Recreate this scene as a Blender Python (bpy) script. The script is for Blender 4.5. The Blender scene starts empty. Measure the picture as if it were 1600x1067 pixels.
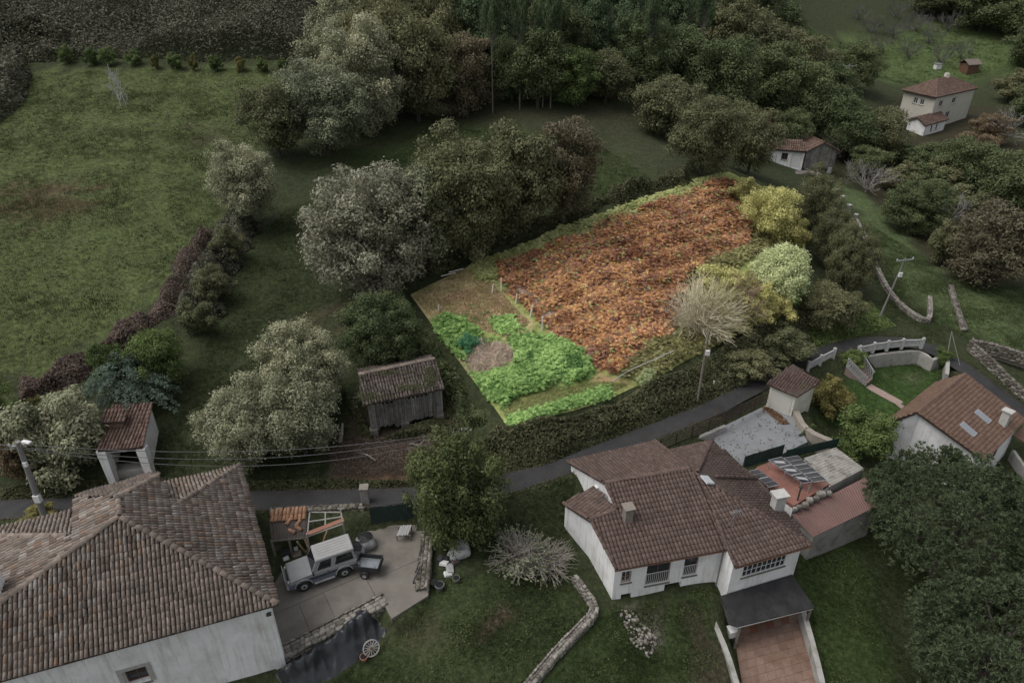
import bpy, math, random
import numpy as np
from mathutils import Vector, Matrix

# ------------------------------------------------------------------ camera, sky, sun, exposure
scene = bpy.context.scene
COL = scene.collection
CAM_H = 32.7
PITCH = math.radians(31)
FPX = 1100.0                      # focal length in pixels of a 1600 px wide picture
cam_data = bpy.data.cameras.new('drone_camera')
cam_data.sensor_fit = 'HORIZONTAL'
cam_data.sensor_width = 36
cam_data.lens = FPX / 1600 * 36
cam_data.clip_start = 0.5
cam_data.clip_end = 6000
cam = bpy.data.objects.new('drone_camera', cam_data)
cam.location = (0, 0, CAM_H)
cam.rotation_euler = (math.pi / 2 - PITCH, 0, 0)
COL.objects.link(cam)
scene.camera = cam

SUN_EL, SUN_AZ = math.radians(60), math.radians(-95)      # azimuth from +Y (away from the camera) towards -X
world = bpy.data.worlds.new('World')
scene.world = world
world.use_nodes = True
wn = world.node_tree
wn.nodes.clear()
sky = wn.nodes.new('ShaderNodeTexSky')
sky.sky_type = 'NISHITA'
sky.sun_disc = False
sky.sun_elevation = SUN_EL
sky.sun_rotation = SUN_AZ
sky.dust_density = 4.0
sky.air_density = 1.0
hsv = wn.nodes.new('ShaderNodeHueSaturation')
hsv.inputs['Saturation'].default_value = 0.22
bg = wn.nodes.new('ShaderNodeBackground')
bg.inputs['Strength'].default_value = 0.15
wo = wn.nodes.new('ShaderNodeOutputWorld')
wn.links.new(sky.outputs[0], hsv.inputs['Color'])
wn.links.new(hsv.outputs[0], bg.inputs['Color'])
wn.links.new(bg.outputs[0], wo.inputs['Surface'])
sl = bpy.data.lights.new('sun', 'SUN')
sl.energy = 1.0
sl.angle = math.radians(40)
sl.color = (1.0, 0.965, 0.92)
so = bpy.data.objects.new('sun', sl)
sd = Vector((math.sin(SUN_AZ) * math.cos(SUN_EL), math.cos(SUN_AZ) * math.cos(SUN_EL), math.sin(SUN_EL)))
so.rotation_euler = (-sd).to_track_quat('-Z', 'Y').to_euler()
so.location = sd * 150
COL.objects.link(so)
vs = scene.view_settings
vs.view_transform = 'Standard'
vs.look = 'None'
vs.gamma = 1
vs.use_curve_mapping = False
vs.exposure = 0.2

rng = np.random.default_rng(7)
random.seed(7)

# ------------------------------------------------------------------ from a place in the picture to a place in the world
def ray(px, py):
    u = (px - 800) / FPX
    v = (533.5 - py) / FPX
    return np.array([u, math.cos(PITCH) + v * math.sin(PITCH), -math.sin(PITCH) + v * math.cos(PITCH)])

def W(px, py, z):
    d = ray(px, py)
    return np.array([0, 0, CAM_H]) + d * ((z - CAM_H) / d[2])

def PR(p):
    x, y, z = p[0], p[1], p[2] - CAM_H
    zc = y * math.cos(PITCH) - z * math.sin(PITCH)
    yc = y * math.sin(PITCH) + z * math.cos(PITCH)
    return 800 + FPX * x / zc, 533.5 - FPX * yc / zc, FPX / zc

# ------------------------------------------------------------------ terrain heights
CTRL = [(0,1067,0),(300,1067,-.2),(450,1000,0),(600,850,0),(470,900,0),(640,850,.1),(560,880,0),
 (700,880,-.1),(690,940,-.3),(800,1000,-.9),(720,1000,-.8),(620,1000,-1.2),(560,1060,-1.35),(640,1067,-1.3),(900,1060,-1.6),(880,890,-.8),(830,860,-.5),(920,960,-1.5),
 (970,950,-2),(1130,925,-2.1),(1060,1060,-2.7),(1100,1000,-2.6),(1200,1000,-4.2),(1220,1067,-4.3),(1310,900,-3.4),(1330,1060,-4.4),(1600,1060,-6),(1590,780,-5),(1450,900,-4.6),
 (0,790,.8),(300,780,.9),(600,775,1),(740,765,1.2),(850,735,1.2),(960,690,1.0),(1100,640,.7),(1190,600,.3),(1250,555,0),(1330,540,-.3),(1440,533,-.7),(1500,570,-1.6),(1600,640,-3.2),
 (1420,590,-2.2),(1400,645,-2.8),(1500,700,-4.5),(1320,620,-2.2),(1345,690,-3),
 (795,670,2.5),(870,650,2.5),(950,625,2.5),(1110,545,2.3),(1200,500,2.1),(1262,420,2.2),(640,460,4.6),(780,400,5.4),(935,335,6.2),(1140,275,6.2),(1240,340,3.8),(950,480,4.6),(840,560,3.5),
 (630,665,1.7),(400,720,1.6),(250,730,1.5),(100,720,1.5),(500,650,2.2),(400,500,4.4),(250,520,5),(0,620,4),(450,350,6.2),(0,350,8.6),(300,300,9),(100,180,12.2),(300,112,14.2),(450,112,14.2),(0,100,14.6),(170,450,6.2),(300,400,6.8),
 (600,220,8.6),(800,190,9),(960,250,7.6),(1000,185,8.2),(540,330,7),(700,160,9.6),
 (800,70,15.5),(1000,70,14),(800,0,20),(1000,0,19),(250,55,17.6),(0,40,18.6),(450,40,18.6),(250,0,21.5),(1100,120,8),(1150,60,11),
 (1255,268,.3),(1200,250,1.5),(1340,350,-1.2),(1450,505,-1.2),(1400,440,-1),(1350,480,-.4),(1310,510,.2),(1500,460,-1.8),(1600,470,-2.6),(1560,540,-2.2),(1420,320,-3.5),(1330,300,-1.5),
 (1450,215,-4),(1560,350,-4),(1380,200,-3.5),(1290,180,0),(1400,120,-2.5),(1500,180,-3.5),(1580,200,-4),(1560,110,-1.5),(1300,60,5),(1400,60,4),(1500,60,3.4),(1250,20,10),(1450,10,9),(1600,0,10.5)]
XTRA = [(0,-30,-1),(-40,0,-.5),(40,0,-4),(-80,20,2),(80,10,-6),(-60,60,8.5),(-90,90,12),(70,60,-4),(120,100,-5),(150,160,-2),(-160,60,16),(-180,160,34),(-60,180,38),(40,190,36),(110,290,30),(200,320,34),(260,180,14),(220,60,-2),(0,260,55),(-120,260,60)]
cp = np.array([W(*c)[:3] for c in CTRL] + [list(map(float, c)) for c in XTRA])

def _phi(r2):
    return 0.5 * r2 * np.log(r2 + 1e-9)
def _fit(P, z, lam=6.0):
    n = len(P)
    d2 = ((P[:, None] - P[None]) ** 2).sum(-1)
    A = np.zeros((n + 3, n + 3))
    A[:n, :n] = _phi(d2) + lam * np.eye(n)
    A[:n, n] = 1; A[:n, n + 1:] = P
    A[n, :n] = 1; A[n + 1:, :n] = P.T
    b = np.zeros(n + 3); b[:n] = z
    return np.linalg.solve(A, b)
_w = _fit(cp[:, :2], cp[:, 2])
def hz_base(x, y):
    x = np.asarray(x, float); y = np.asarray(y, float)
    cx = np.clip(x, -200, 270); cy = np.clip(y, -40, 330)
    out = np.full(x.shape, _w[-3]) + _w[-2] * cx + _w[-1] * cy
    for (px, py), k in zip(cp[:, :2], _w[:len(cp)]):
        out += k * _phi((cx - px) ** 2 + (cy - py) ** 2)
    return out

def in_poly(x, y, poly):
    x = np.asarray(x); inside = np.zeros(x.shape, bool)
    n = len(poly)
    for i in range(n):
        x1, y1 = poly[i][:2]; x2, y2 = poly[(i + 1) % n][:2]
        c = ((y1 > y) != (y2 > y)) & (x < (x2 - x1) * (y - y1) / (y2 - y1 + 1e-12) + x1)
        inside ^= c
    return inside

def seg_dist(x, y, a, b):
    ax, ay = a[:2]; dx, dy = b[0] - ax, b[1] - ay
    t = np.clip(((x - ax) * dx + (y - ay) * dy) / (dx * dx + dy * dy + 1e-12), 0, 1)
    return np.hypot(x - ax - t * dx, y - ay - t * dy), t

def poly_sd(x, y, poly):
    d = np.full(np.shape(x), 1e9)
    for i in range(len(poly)):
        d = np.minimum(d, seg_dist(x, y, poly[i], poly[(i + 1) % len(poly)])[0])
    return np.where(in_poly(x, y, poly), -d, d)

def smooth(t):
    t = np.clip(t, 0, 1)
    return t * t * (3 - 2 * t)

ROAD = [W(*p) for p in [(-260,812,.7),(0,795,.8),(300,783,.9),(470,780,1),(600,776,1),(740,766,1.15),(850,737,1.2),(960,694,1),(1100,641,.7),(1185,598,.35),(1225,572,.15),(1262,555,0),(1305,542,-.15),(1370,535,-.4),(1432,538,-.7),(1482,560,-1.3),(1540,600,-2.1),(1610,650,-3.2),(1750,740,-5)]]
def densify(pts, step=1.0):
    P = np.array(pts, float); out = []
    for i in range(len(P) - 1):
        p0 = P[max(i - 1, 0)]; p1 = P[i]; p2 = P[i + 1]; p3 = P[min(i + 2, len(P) - 1)]
        n = max(2, int(np.linalg.norm(p2 - p1) / step))
        for k in range(n):
            t = k / n
            out.append(.5 * ((2 * p1) + (p2 - p0) * t + (2 * p0 - 5 * p1 + 4 * p2 - p3) * t * t + (3 * p1 - p0 - 3 * p2 + p3) * t ** 3))
    out.append(P[-1])
    return np.array(out)
ROADC = densify(ROAD, 1.2)
ROAD_HW = .95
YARD = [W(*p, 0)[:2] for p in [(415,935),(440,893),(560,846),(572,826),(645,816),(672,835),(669,930),(612,966),(597,938),(438,1016)]]
PATIO = [W(*p, -4.25)[:2] for p in [(1140,985),(1262,950),(1300,1120),(1166,1120)]]
ZONES = [(YARD, 0.0, .35), (PATIO, -4.3, .5),
         ([W(*p, -2.2)[:2] for p in [(1362,585),(1385,560),(1440,556),(1475,580),(1472,610),(1430,635),(1385,625),(1358,605)]], -2.2, 1.2),
         ([W(*p, 1.35)[:2] for p in [(570,690),(585,672),(650,655),(700,640),(735,655),(710,680),(640,700)]], 1.35, 1.6),
         ([W(*p, -.2)[:2] for p in [(1110,690),(1150,655),(1200,630),(1265,640),(1268,700),(1160,735)]], -.35, 1.0)]
def hz_full(x, y):
    x = np.asarray(x, float); y = np.asarray(y, float)
    z = hz_base(x, y)
    d = np.full(x.shape, 1e9); rz = np.zeros(x.shape)
    for i in range(len(ROADC) - 1):
        dd, t = seg_dist(x, y, ROADC[i], ROADC[i + 1])
        m = dd < d
        d = np.where(m, dd, d); rz = np.where(m, ROADC[i][2] * (1 - t) + ROADC[i + 1][2] * t, rz)
    k = smooth((d - ROAD_HW - .25) / 1.6)
    z = rz * (1 - k) + z * k
    for poly, zt, bl in ZONES:
        k = smooth(poly_sd(x, y, poly) / bl)
        z = (zt - .06) * (1 - k) + z * k
    return z

def axis(lo, hi, step, far_lo, far_hi, g=1.07):
    a = list(np.arange(lo, hi + 1e-6, step))
    s = step
    while a[-1] < far_hi:
        s = min(s * g, 90); a.append(a[-1] + s)
    s = step
    while a[0] > far_lo:
        s = min(s * g, 90); a.insert(0, a[0] - s)
    return np.array(a)
GX = axis(-42, 50, .5, -900, 1000, 1.055)
GY = axis(12, 74, .5, -300, 1500, 1.04)
_gx, _gy = np.meshgrid(GX, GY)
GZ = hz_full(_gx, _gy)
# small unevenness of the ground, none where it is paved
def wob(x, y, f, seed):
    r = np.random.default_rng(seed); o = 0
    for i in range(9):
        a = r.uniform(0, 6.28); k = f * r.uniform(.5, 1.9); o = o + np.sin((x * math.cos(a) + y * math.sin(a)) * k + r.uniform(0, 6.28))
    return o / 4.0
_rd = np.full(_gx.shape, 1e9)
for i in range(0, len(ROADC) - 1):
    _rd = np.minimum(_rd, seg_dist(_gx, _gy, ROADC[i], ROADC[i + 1])[0])
_k = smooth((_rd - 1.8) / 1.5)
for poly, zt, bl in ZONES:
    _k = _k * smooth(poly_sd(_gx, _gy, poly) / 1.5)
GZ = GZ + _k * (.07 * wob(_gx, _gy, 1.1, 3) + .12 * wob(_gx, _gy, .35, 4))

def hz(x, y):
    x = np.asarray(x, float); y = np.asarray(y, float)
    i = np.clip(np.searchsorted(GX, x) - 1, 0, len(GX) - 2)
    j = np.clip(np.searchsorted(GY, y) - 1, 0, len(GY) - 2)
    u = np.clip((x - GX[i]) / (GX[i + 1] - GX[i]), 0, 1); v = np.clip((y - GY[j]) / (GY[j + 1] - GY[j]), 0, 1)
    return GZ[j, i] * (1 - u) * (1 - v) + GZ[j, i + 1] * u * (1 - v) + GZ[j + 1, i] * (1 - u) * v + GZ[j + 1, i + 1] * u * v

def G(px, py):
    """the spot of ground that shows at a place in the picture"""
    d = ray(px, py)
    t = np.linspace(15, 420, 1600)
    P = np.array([0, 0, CAM_H]) + d[None] * t[:, None]
    below = P[:, 2] < hz(P[:, 0], P[:, 1])
    k = int(np.argmax(below)) if below.any() else len(t) - 1
    a, b = t[max(k - 1, 0)], t[k]
    for _ in range(24):
        m = .5 * (a + b); p = np.array([0, 0, CAM_H]) + d * m
        if p[2] < float(hz(p[0], p[1])): b = m
        else: a = m
    p = np.array([0, 0, CAM_H]) + d * b
    return np.array([p[0], p[1], float(hz(p[0], p[1]))])

# ------------------------------------------------------------------ materials
MATS = {}
def _ramp(nt, stops):
    r = nt.nodes.new('ShaderNodeValToRGB')
    e = r.color_ramp.elements
    e[0].position, e[0].color = stops[0][0], (*stops[0][1], 1)
    e[1].position, e[1].color = stops[-1][0], (*stops[-1][1], 1)
    for p, c in stops[1:-1]:
        n = e.new(p); n.color = (*c, 1)
    return r
def g3(v): return (v, v, v)

def mat(name, c1, c2=None, scale=2.0, rough=.85, bump=0.0, bscale=None, rnd=False, objrnd=0.0, stain=None, sscale=.4, samt=.5, vcol=False, metal=0.0, spec=.3, detail=6, dist=.02, streak=None, fine=None):
    if name in MATS: return MATS[name]
    m = bpy.data.materials.new(name); m.use_nodes = True
    nt = m.node_tree; N = nt.nodes; L = nt.links
    b = N['Principled BSDF']
    b.inputs['Roughness'].default_value = rough
    b.inputs['Metallic'].default_value = metal
    b.inputs['Specular IOR Level'].default_value = spec
    geo = N.new('ShaderNodeNewGeometry')
    no = N.new('ShaderNodeTexNoise'); no.inputs['Scale'].default_value = scale; no.inputs['Detail'].default_value = detail
    no.inputs['Roughness'].default_value = .65
    L.new(geo.outputs['Position'], no.inputs['Vector'])
    c2 = c2 or c1
    rp = _ramp(nt, [(.3, c1), (.7, c2)])
    L.new(no.outputs['Fac'], rp.inputs['Fac'])
    out = rp.outputs['Color']
    def mul(col, fac_socket=None, color=None, mode='MULTIPLY', fac=1.0):
        mx = N.new('ShaderNodeMix'); mx.data_type = 'RGBA'; mx.blend_type = mode
        mx.inputs[0].default_value = fac
        L.new(col, mx.inputs[6])
        return mx
    if vcol:
        at = N.new('ShaderNodeAttribute'); at.attribute_name = 'Col'
        mx = mul(out); L.new(at.outputs['Color'], mx.inputs[7]); out = mx.outputs[2]
    if rnd:
        at = N.new('ShaderNodeAttribute'); at.attribute_name = 'rnd'
        r2 = _ramp(nt, rnd)
        L.new(at.outputs['Fac'], r2.inputs['Fac'])
        mx = mul(out); L.new(r2.outputs['Color'], mx.inputs[7]); out = mx.outputs[2]
    if objrnd:
        oi = N.new('ShaderNodeObjectInfo')
        r3 = _ramp(nt, [(0, g3(1 - objrnd)), (1, g3(1 + objrnd))])
        L.new(oi.outputs['Random'], r3.inputs['Fac'])
        mx = mul(out); L.new(r3.outputs['Color'], mx.inputs[7]); out = mx.outputs[2]
    if stain:
        n2 = N.new('ShaderNodeTexNoise'); n2.inputs['Scale'].default_value = sscale; n2.inputs['Detail'].default_value = 8; n2.inputs['Roughness'].default_value = .7
        L.new(geo.outputs['Position'], n2.inputs['Vector'])
        r4 = _ramp(nt, [(.48, g3(0)), (.66, g3(samt))])
        L.new(n2.outputs['Fac'], r4.inputs['Fac'])
        mx = N.new('ShaderNodeMix'); mx.data_type = 'RGBA'
        L.new(r4.outputs['Color'], mx.inputs[0]); L.new(out, mx.inputs[6]); mx.inputs[7].default_value = (*stain, 1); out = mx.outputs[2]
    if streak:
        mp = N.new('ShaderNodeMapping'); mp.inputs['Scale'].default_value = (2.6, 2.6, .22)
        L.new(geo.outputs['Position'], mp.inputs['Vector'])
        n5 = N.new('ShaderNodeTexNoise'); n5.inputs['Scale'].default_value = 1.6; n5.inputs['Detail'].default_value = 7; n5.inputs['Roughness'].default_value = .7
        L.new(mp.outputs[0], n5.inputs['Vector'])
        r5 = _ramp(nt, [(.5, g3(0)), (.75, g3(.75))]); L.new(n5.outputs['Fac'], r5.inputs['Fac'])
        mx = N.new('ShaderNodeMix'); mx.data_type = 'RGBA'
        L.new(r5.outputs['Color'], mx.inputs[0]); L.new(out, mx.inputs[6]); mx.inputs[7].default_value = (*streak, 1); out = mx.outputs[2]
    if fine:
        n6 = N.new('ShaderNodeTexNoise'); n6.inputs['Scale'].default_value = fine; n6.inputs['Detail'].default_value = 4; n6.inputs['Roughness'].default_value = .6
        L.new(geo.outputs['Position'], n6.inputs['Vector'])
        r6 = _ramp(nt, [(.36, g3(.72)), (.64, g3(1.22))]); L.new(n6.outputs['Fac'], r6.inputs['Fac'])
        mx = mul(out); L.new(r6.outputs['Color'], mx.inputs[7]); out = mx.outputs[2]
    L.new(out, b.inputs['Base Color'])
    if bump:
        n3 = N.new('ShaderNodeTexNoise'); n3.inputs['Scale'].default_value = bscale or scale * 3; n3.inputs['Detail'].default_value = 5
        L.new(geo.outputs['Position'], n3.inputs['Vector'])
        bp = N.new('ShaderNodeBump'); bp.inputs['Strength'].default_value = bump; bp.inputs['Distance'].default_value = dist
        L.new(n3.outputs['Fac'], bp.inputs['Height']); L.new(bp.outputs['Normal'], b.inputs['Normal'])
    MATS[name] = m
    return m

def leafmat(name, dark, light, rough=.55, trans=.25, objrnd=.22, scale=.5):
    """foliage: every leaf has its own tone between two colours"""
    if name in MATS: return MATS[name]
    m = bpy.data.materials.new(name); m.use_nodes = True
    nt = m.node_tree; N = nt.nodes; L = nt.links
    b = N['Principled BSDF']; b.inputs['Roughness'].default_value = rough; b.inputs['Specular IOR Level'].default_value = .15
    at = N.new('ShaderNodeAttribute'); at.attribute_name = 'rnd'
    geo = N.new('ShaderNodeNewGeometry')
    no = N.new('ShaderNodeTexNoise'); no.inputs['Scale'].default_value = scale; no.inputs['Detail'].default_value = 3
    L.new(geo.outputs['Position'], no.inputs['Vector'])
    ad = N.new('ShaderNodeMath'); ad.operation = 'ADD'
    L.new(at.outputs['Fac'], ad.inputs[0]); L.new(no.outputs['Fac'], ad.inputs[1])
    rp = _ramp(nt, [(.25, dark), (1.0, light)])
    hv = N.new('ShaderNodeMath'); hv.operation = 'MULTIPLY'; hv.inputs[1].default_value = .66
    L.new(ad.outputs[0], hv.inputs[0]); L.new(hv.outputs[0], rp.inputs['Fac'])
    out = rp.outputs['Color']
    oi = N.new('ShaderNodeObjectInfo')
    r3 = _ramp(nt, [(0, (1 - objrnd, 1 - objrnd * .8, 1 - objrnd)), (1, (1 + objrnd, 1 + objrnd * .8, 1 + objrnd * .6))])
    L.new(oi.outputs['Random'], r3.inputs['Fac'])
    mx = N.new('ShaderNodeMix'); mx.data_type = 'RGBA'; mx.blend_type = 'MULTIPLY'; mx.inputs[0].default_value = 1
    L.new(out, mx.inputs[6]); L.new(r3.outputs['Color'], mx.inputs[7])
    L.new(mx.outputs[2], b.inputs['Base Color'])
    tr = N.new('ShaderNodeBsdfTranslucent'); L.new(mx.outputs[2], tr.inputs['Color'])
    ms = N.new('ShaderNodeMixShader'); ms.inputs[0].default_value = trans
    L.new(b.outputs[0], ms.inputs[1]); L.new(tr.outputs[0], ms.inputs[2])
    L.new(ms.outputs[0], N['Material Output'].inputs['Surface'])
    MATS[name] = m
    return m

def glass(name, c):
    m = mat(name, c, rough=.12, spec=.6)
    return m

# ------------------------------------------------------------------ mesh helpers
def np_mesh(name, V, F, rnd=None, col=None, smooth_sh=False):
    """V (n,3); F list of int arrays each (m,k)"""
    me = bpy.data.meshes.new(name)
    if isinstance(F, np.ndarray): F = [F]
    F = [np.asarray(f, np.int32) for f in F if len(f)]
    nl = sum(f.size for f in F); nf = sum(len(f) for f in F)
    me.vertices.add(len(V)); me.vertices.foreach_set('co', np.asarray(V, np.float32).ravel())
    me.loops.add(nl); me.loops.foreach_set('vertex_index', np.concatenate([f.ravel() for f in F]))
    tot = np.concatenate([np.full(len(f), f.shape[1], np.int32) for f in F])
    st = np.concatenate([[0], np.cumsum(tot)[:-1]]).astype(np.int32)
    me.polygons.add(nf)
    me.polygons.foreach_set('loop_start', st)
    me.polygons.foreach_set('loop_total', tot)
    if smooth_sh: me.polygons.foreach_set('use_smooth', np.ones(nf, bool))
    me.update(calc_edges=True)
    if rnd is not None:
        a = me.attributes.new('rnd', 'FLOAT', 'FACE'); a.data.foreach_set('value', np.asarray(rnd, np.float32))
    if col is not None:
        a = me.attributes.new('Col', 'FLOAT_COLOR', 'POINT'); a.data.foreach_set('color', np.asarray(col, np.float32).ravel())
    return me

def addobj(name, me, material=None, parent=None):
    o = bpy.data.objects.new(name, me)
    COL.objects.link(o)
    if material is not None and me is not None:
        if len(me.materials) == 0: me.materials.append(material)
    if parent is not None: o.parent = parent
    return o

def thing(name, label, cat, loc=(0, 0, 0), group=None):
    o = bpy.data.objects.new(name, None)
    o.empty_display_size = .3
    COL.objects.link(o)
    o.location = tuple(float(v) for v in loc)
    o['label'] = label; o['category'] = cat
    if group: o['group'] = group
    return o
def tag(o, label, cat, group=None):
    o['label'] = label; o['category'] = cat
    if group: o['group'] = group
    return o
def kind(o, k):
    o['kind'] = k
    return o

class MB:
    def __init__(s): s.v = []; s.f = []; s.r = []
    def add(s, verts, faces, r=None):
        n = len(s.v); s.v.extend([tuple(map(float, v)) for v in verts])
        rr = random.random() if r is None else r
        for f in faces: s.f.append([i + n for i in f]); s.r.append(rr)
        return s
    def hexa(s, b, t, r=None):
        """bottom quad and top quad, both counter-clockwise from above"""
        return s.add(list(b) + list(t), [(3, 2, 1, 0), (4, 5, 6, 7), (0, 1, 5, 4), (1, 2, 6, 5), (2, 3, 7, 6), (3, 0, 4, 7)], r)
    def obox(s, c, ax, ay, az, r=None):
        c, ax, ay, az = [np.array(q, float) for q in (c, ax, ay, az)]
        b = [c - ax - ay - az, c + ax - ay - az, c + ax + ay - az, c - ax + ay - az]
        return s.hexa(b, [q + 2 * az for q in b], r)
    def box(s, c, dx, dy, dz, rz=0, r=None):
        ca, sa = math.cos(rz), math.sin(rz)
        return s.obox(c, (ca * dx / 2, sa * dx / 2, 0), (-sa * dy / 2, ca * dy / 2, 0), (0, 0, dz / 2), r)
    def bar(s, a, b, w, h=None, r=None):
        """a straight square bar from a to b"""
        a = np.array(a, float); b = np.array(b, float); d = b - a; l = np.linalg.norm(d)
        if l < 1e-6: return s
        d /= l; up = np.array([0, 0, 1.]) if abs(d[2]) < .95 else np.array([0, 1., 0])
        sx = np.cross(d, up); sx /= np.linalg.norm(sx); sy = np.cross(sx, d)
        return s.obox((a + b) / 2, sx * w / 2, d * l / 2, sy * (h or w) / 2, r)
    def tube(s, pts, radii, n=6, cap=True, r=None):
        P = [np.array(p, float) for p in pts]
        if not hasattr(radii, '__len__'): radii = [radii] * len(P)
        vs_, fs = [], []
        prev = None
        for i, p in enumerate(P):
            d = P[min(i + 1, len(P) - 1)] - P[max(i - 1, 0)]; d = d / (np.linalg.norm(d) + 1e-9)
            if prev is None:
                ref = np.array([0, 0, 1.]) if abs(d[2]) < .9 else np.array([1., 0, 0])
                sx = np.cross(d, ref)
            else: sx = prev - d * np.dot(prev, d)
            sx /= np.linalg.norm(sx) + 1e-9; prev = sx; sy = np.cross(d, sx)
            for k in range(n):
                a = 2 * math.pi * k / n
                vs_.append(p + radii[i] * (math.cos(a) * sx + math.sin(a) * sy))
        for i in range(len(P) - 1):
            for k in range(n):
                k2 = (k + 1) % n
                fs.append((i * n + k, i * n + k2, (i + 1) * n + k2, (i + 1) * n + k))
        if cap:
            fs.append(tuple(range(n))[::-1]); fs.append(tuple((len(P) - 1) * n + k for k in range(n)))
        return s.add(vs_, fs, r)
    def poly(s, pts, r=None):
        return s.add(pts, [tuple(range(len(pts)))], r)
    def slab(s, pts, th, r=None):
        """a planar polygon given thickness downwards"""
        n = len(pts); P = [np.array(p, float) for p in pts]; B = [p - np.array([0, 0, th]) for p in P]
        fs = [tuple(range(n)), tuple(range(2 * n - 1, n - 1, -1))] + [(i, i + n, (i + 1) % n + n, (i + 1) % n) for i in range(n)]
        return s.add(P + B, fs, r)
    def build(s, name, material, parent=None, bevel=0, smooth_sh=False):
        off = np.array(parent.matrix_world.translation if parent is None else world_loc(parent)) if parent is not None else np.zeros(3)
        me = bpy.data.meshes.new(name)
        me.from_pydata([tuple(np.array(v) - off) for v in s.v], [], s.f)
        me.update()
        a = me.attributes.new('rnd', 'FLOAT', 'FACE'); a.data.foreach_set('value', np.array(s.r, np.float32))
        if smooth_sh: me.polygons.foreach_set('use_smooth', np.ones(len(me.polygons), bool))
        o = addobj(name, me, material, parent)
        if bevel:
            md = o.modifiers.new('edge', 'BEVEL'); md.width = bevel; md.segments = 2; md.limit_method = 'ANGLE'
        return o

def world_loc(o):
    v = Vector((0, 0, 0))
    while o is not None:
        v = v + o.location; o = o.parent
    return v

def scatter(PV, PF, M, T):
    """copies of a small shape: PV (n,3), PF (m,k), M (c,3,3), T (c,3)"""
    V = np.einsum('cij,nj->cni', M, PV) + T[:, None, :]
    c, n = len(T), len(PV)
    F = PF[None] + (np.arange(c) * n)[:, None, None]
    return V.reshape(-1, 3), F.reshape(-1, PF.shape[1])

def rotz(a):
    a = np.asarray(a); c, s = np.cos(a), np.sin(a); z = np.zeros_like(c); o = np.ones_like(c)
    return np.stack([np.stack([c, -s, z], -1), np.stack([s, c, z], -1), np.stack([z, z, o], -1)], -2)
def rand_rot(n, r=rng):
    q = r.normal(size=(n, 4)); q /= np.linalg.norm(q, axis=1)[:, None]
    w, x, y, z = q.T
    return np.stack([np.stack([1 - 2 * (y * y + z * z), 2 * (x * y - z * w), 2 * (x * z + y * w)], -1),
                     np.stack([2 * (x * y + z * w), 1 - 2 * (x * x + z * z), 2 * (y * z - x * w)], -1),
                     np.stack([2 * (x * z - y * w), 2 * (y * z + x * w), 1 - 2 * (x * x + y * y)], -1)], -2)
def frames(Nn, r=rng):
    """random frames whose third axis is the given normals"""
    n = Nn / (np.linalg.norm(Nn, axis=1)[:, None] + 1e-9)
    t = r.normal(size=n.shape); t -= n * (t * n).sum(1)[:, None]; t /= np.linalg.norm(t, axis=1)[:, None] + 1e-9
    b = np.cross(n, t)
    return np.stack([t, b, n], -1)
LEAF_V = np.array([[-1, 0, 0], [0, -.48, .12], [1, 0, 0], [0, .48, .12]])
LEAF_F = np.array([[0, 1, 2, 3]])
def pts_in(poly, n, r=rng):
    P = np.array([p[:2] for p in poly]); lo, hi = P.min(0), P.max(0)
    out = []; got = 0
    for _ in range(60):
        q = r.uniform(lo, hi, (max(n, 200), 2)); q = q[in_poly(q[:, 0], q[:, 1], poly)]
        out.append(q); got += len(q)
        if got >= n: break
    return np.concatenate(out)[:n]
def area(poly):
    P = np.array([p[:2] for p in poly]); x, y = P.T
    return .5 * abs(np.dot(x, np.roll(y, -1)) - np.dot(y, np.roll(x, -1)))
def GP(*pts): return [G(*p) for p in pts]

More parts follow.
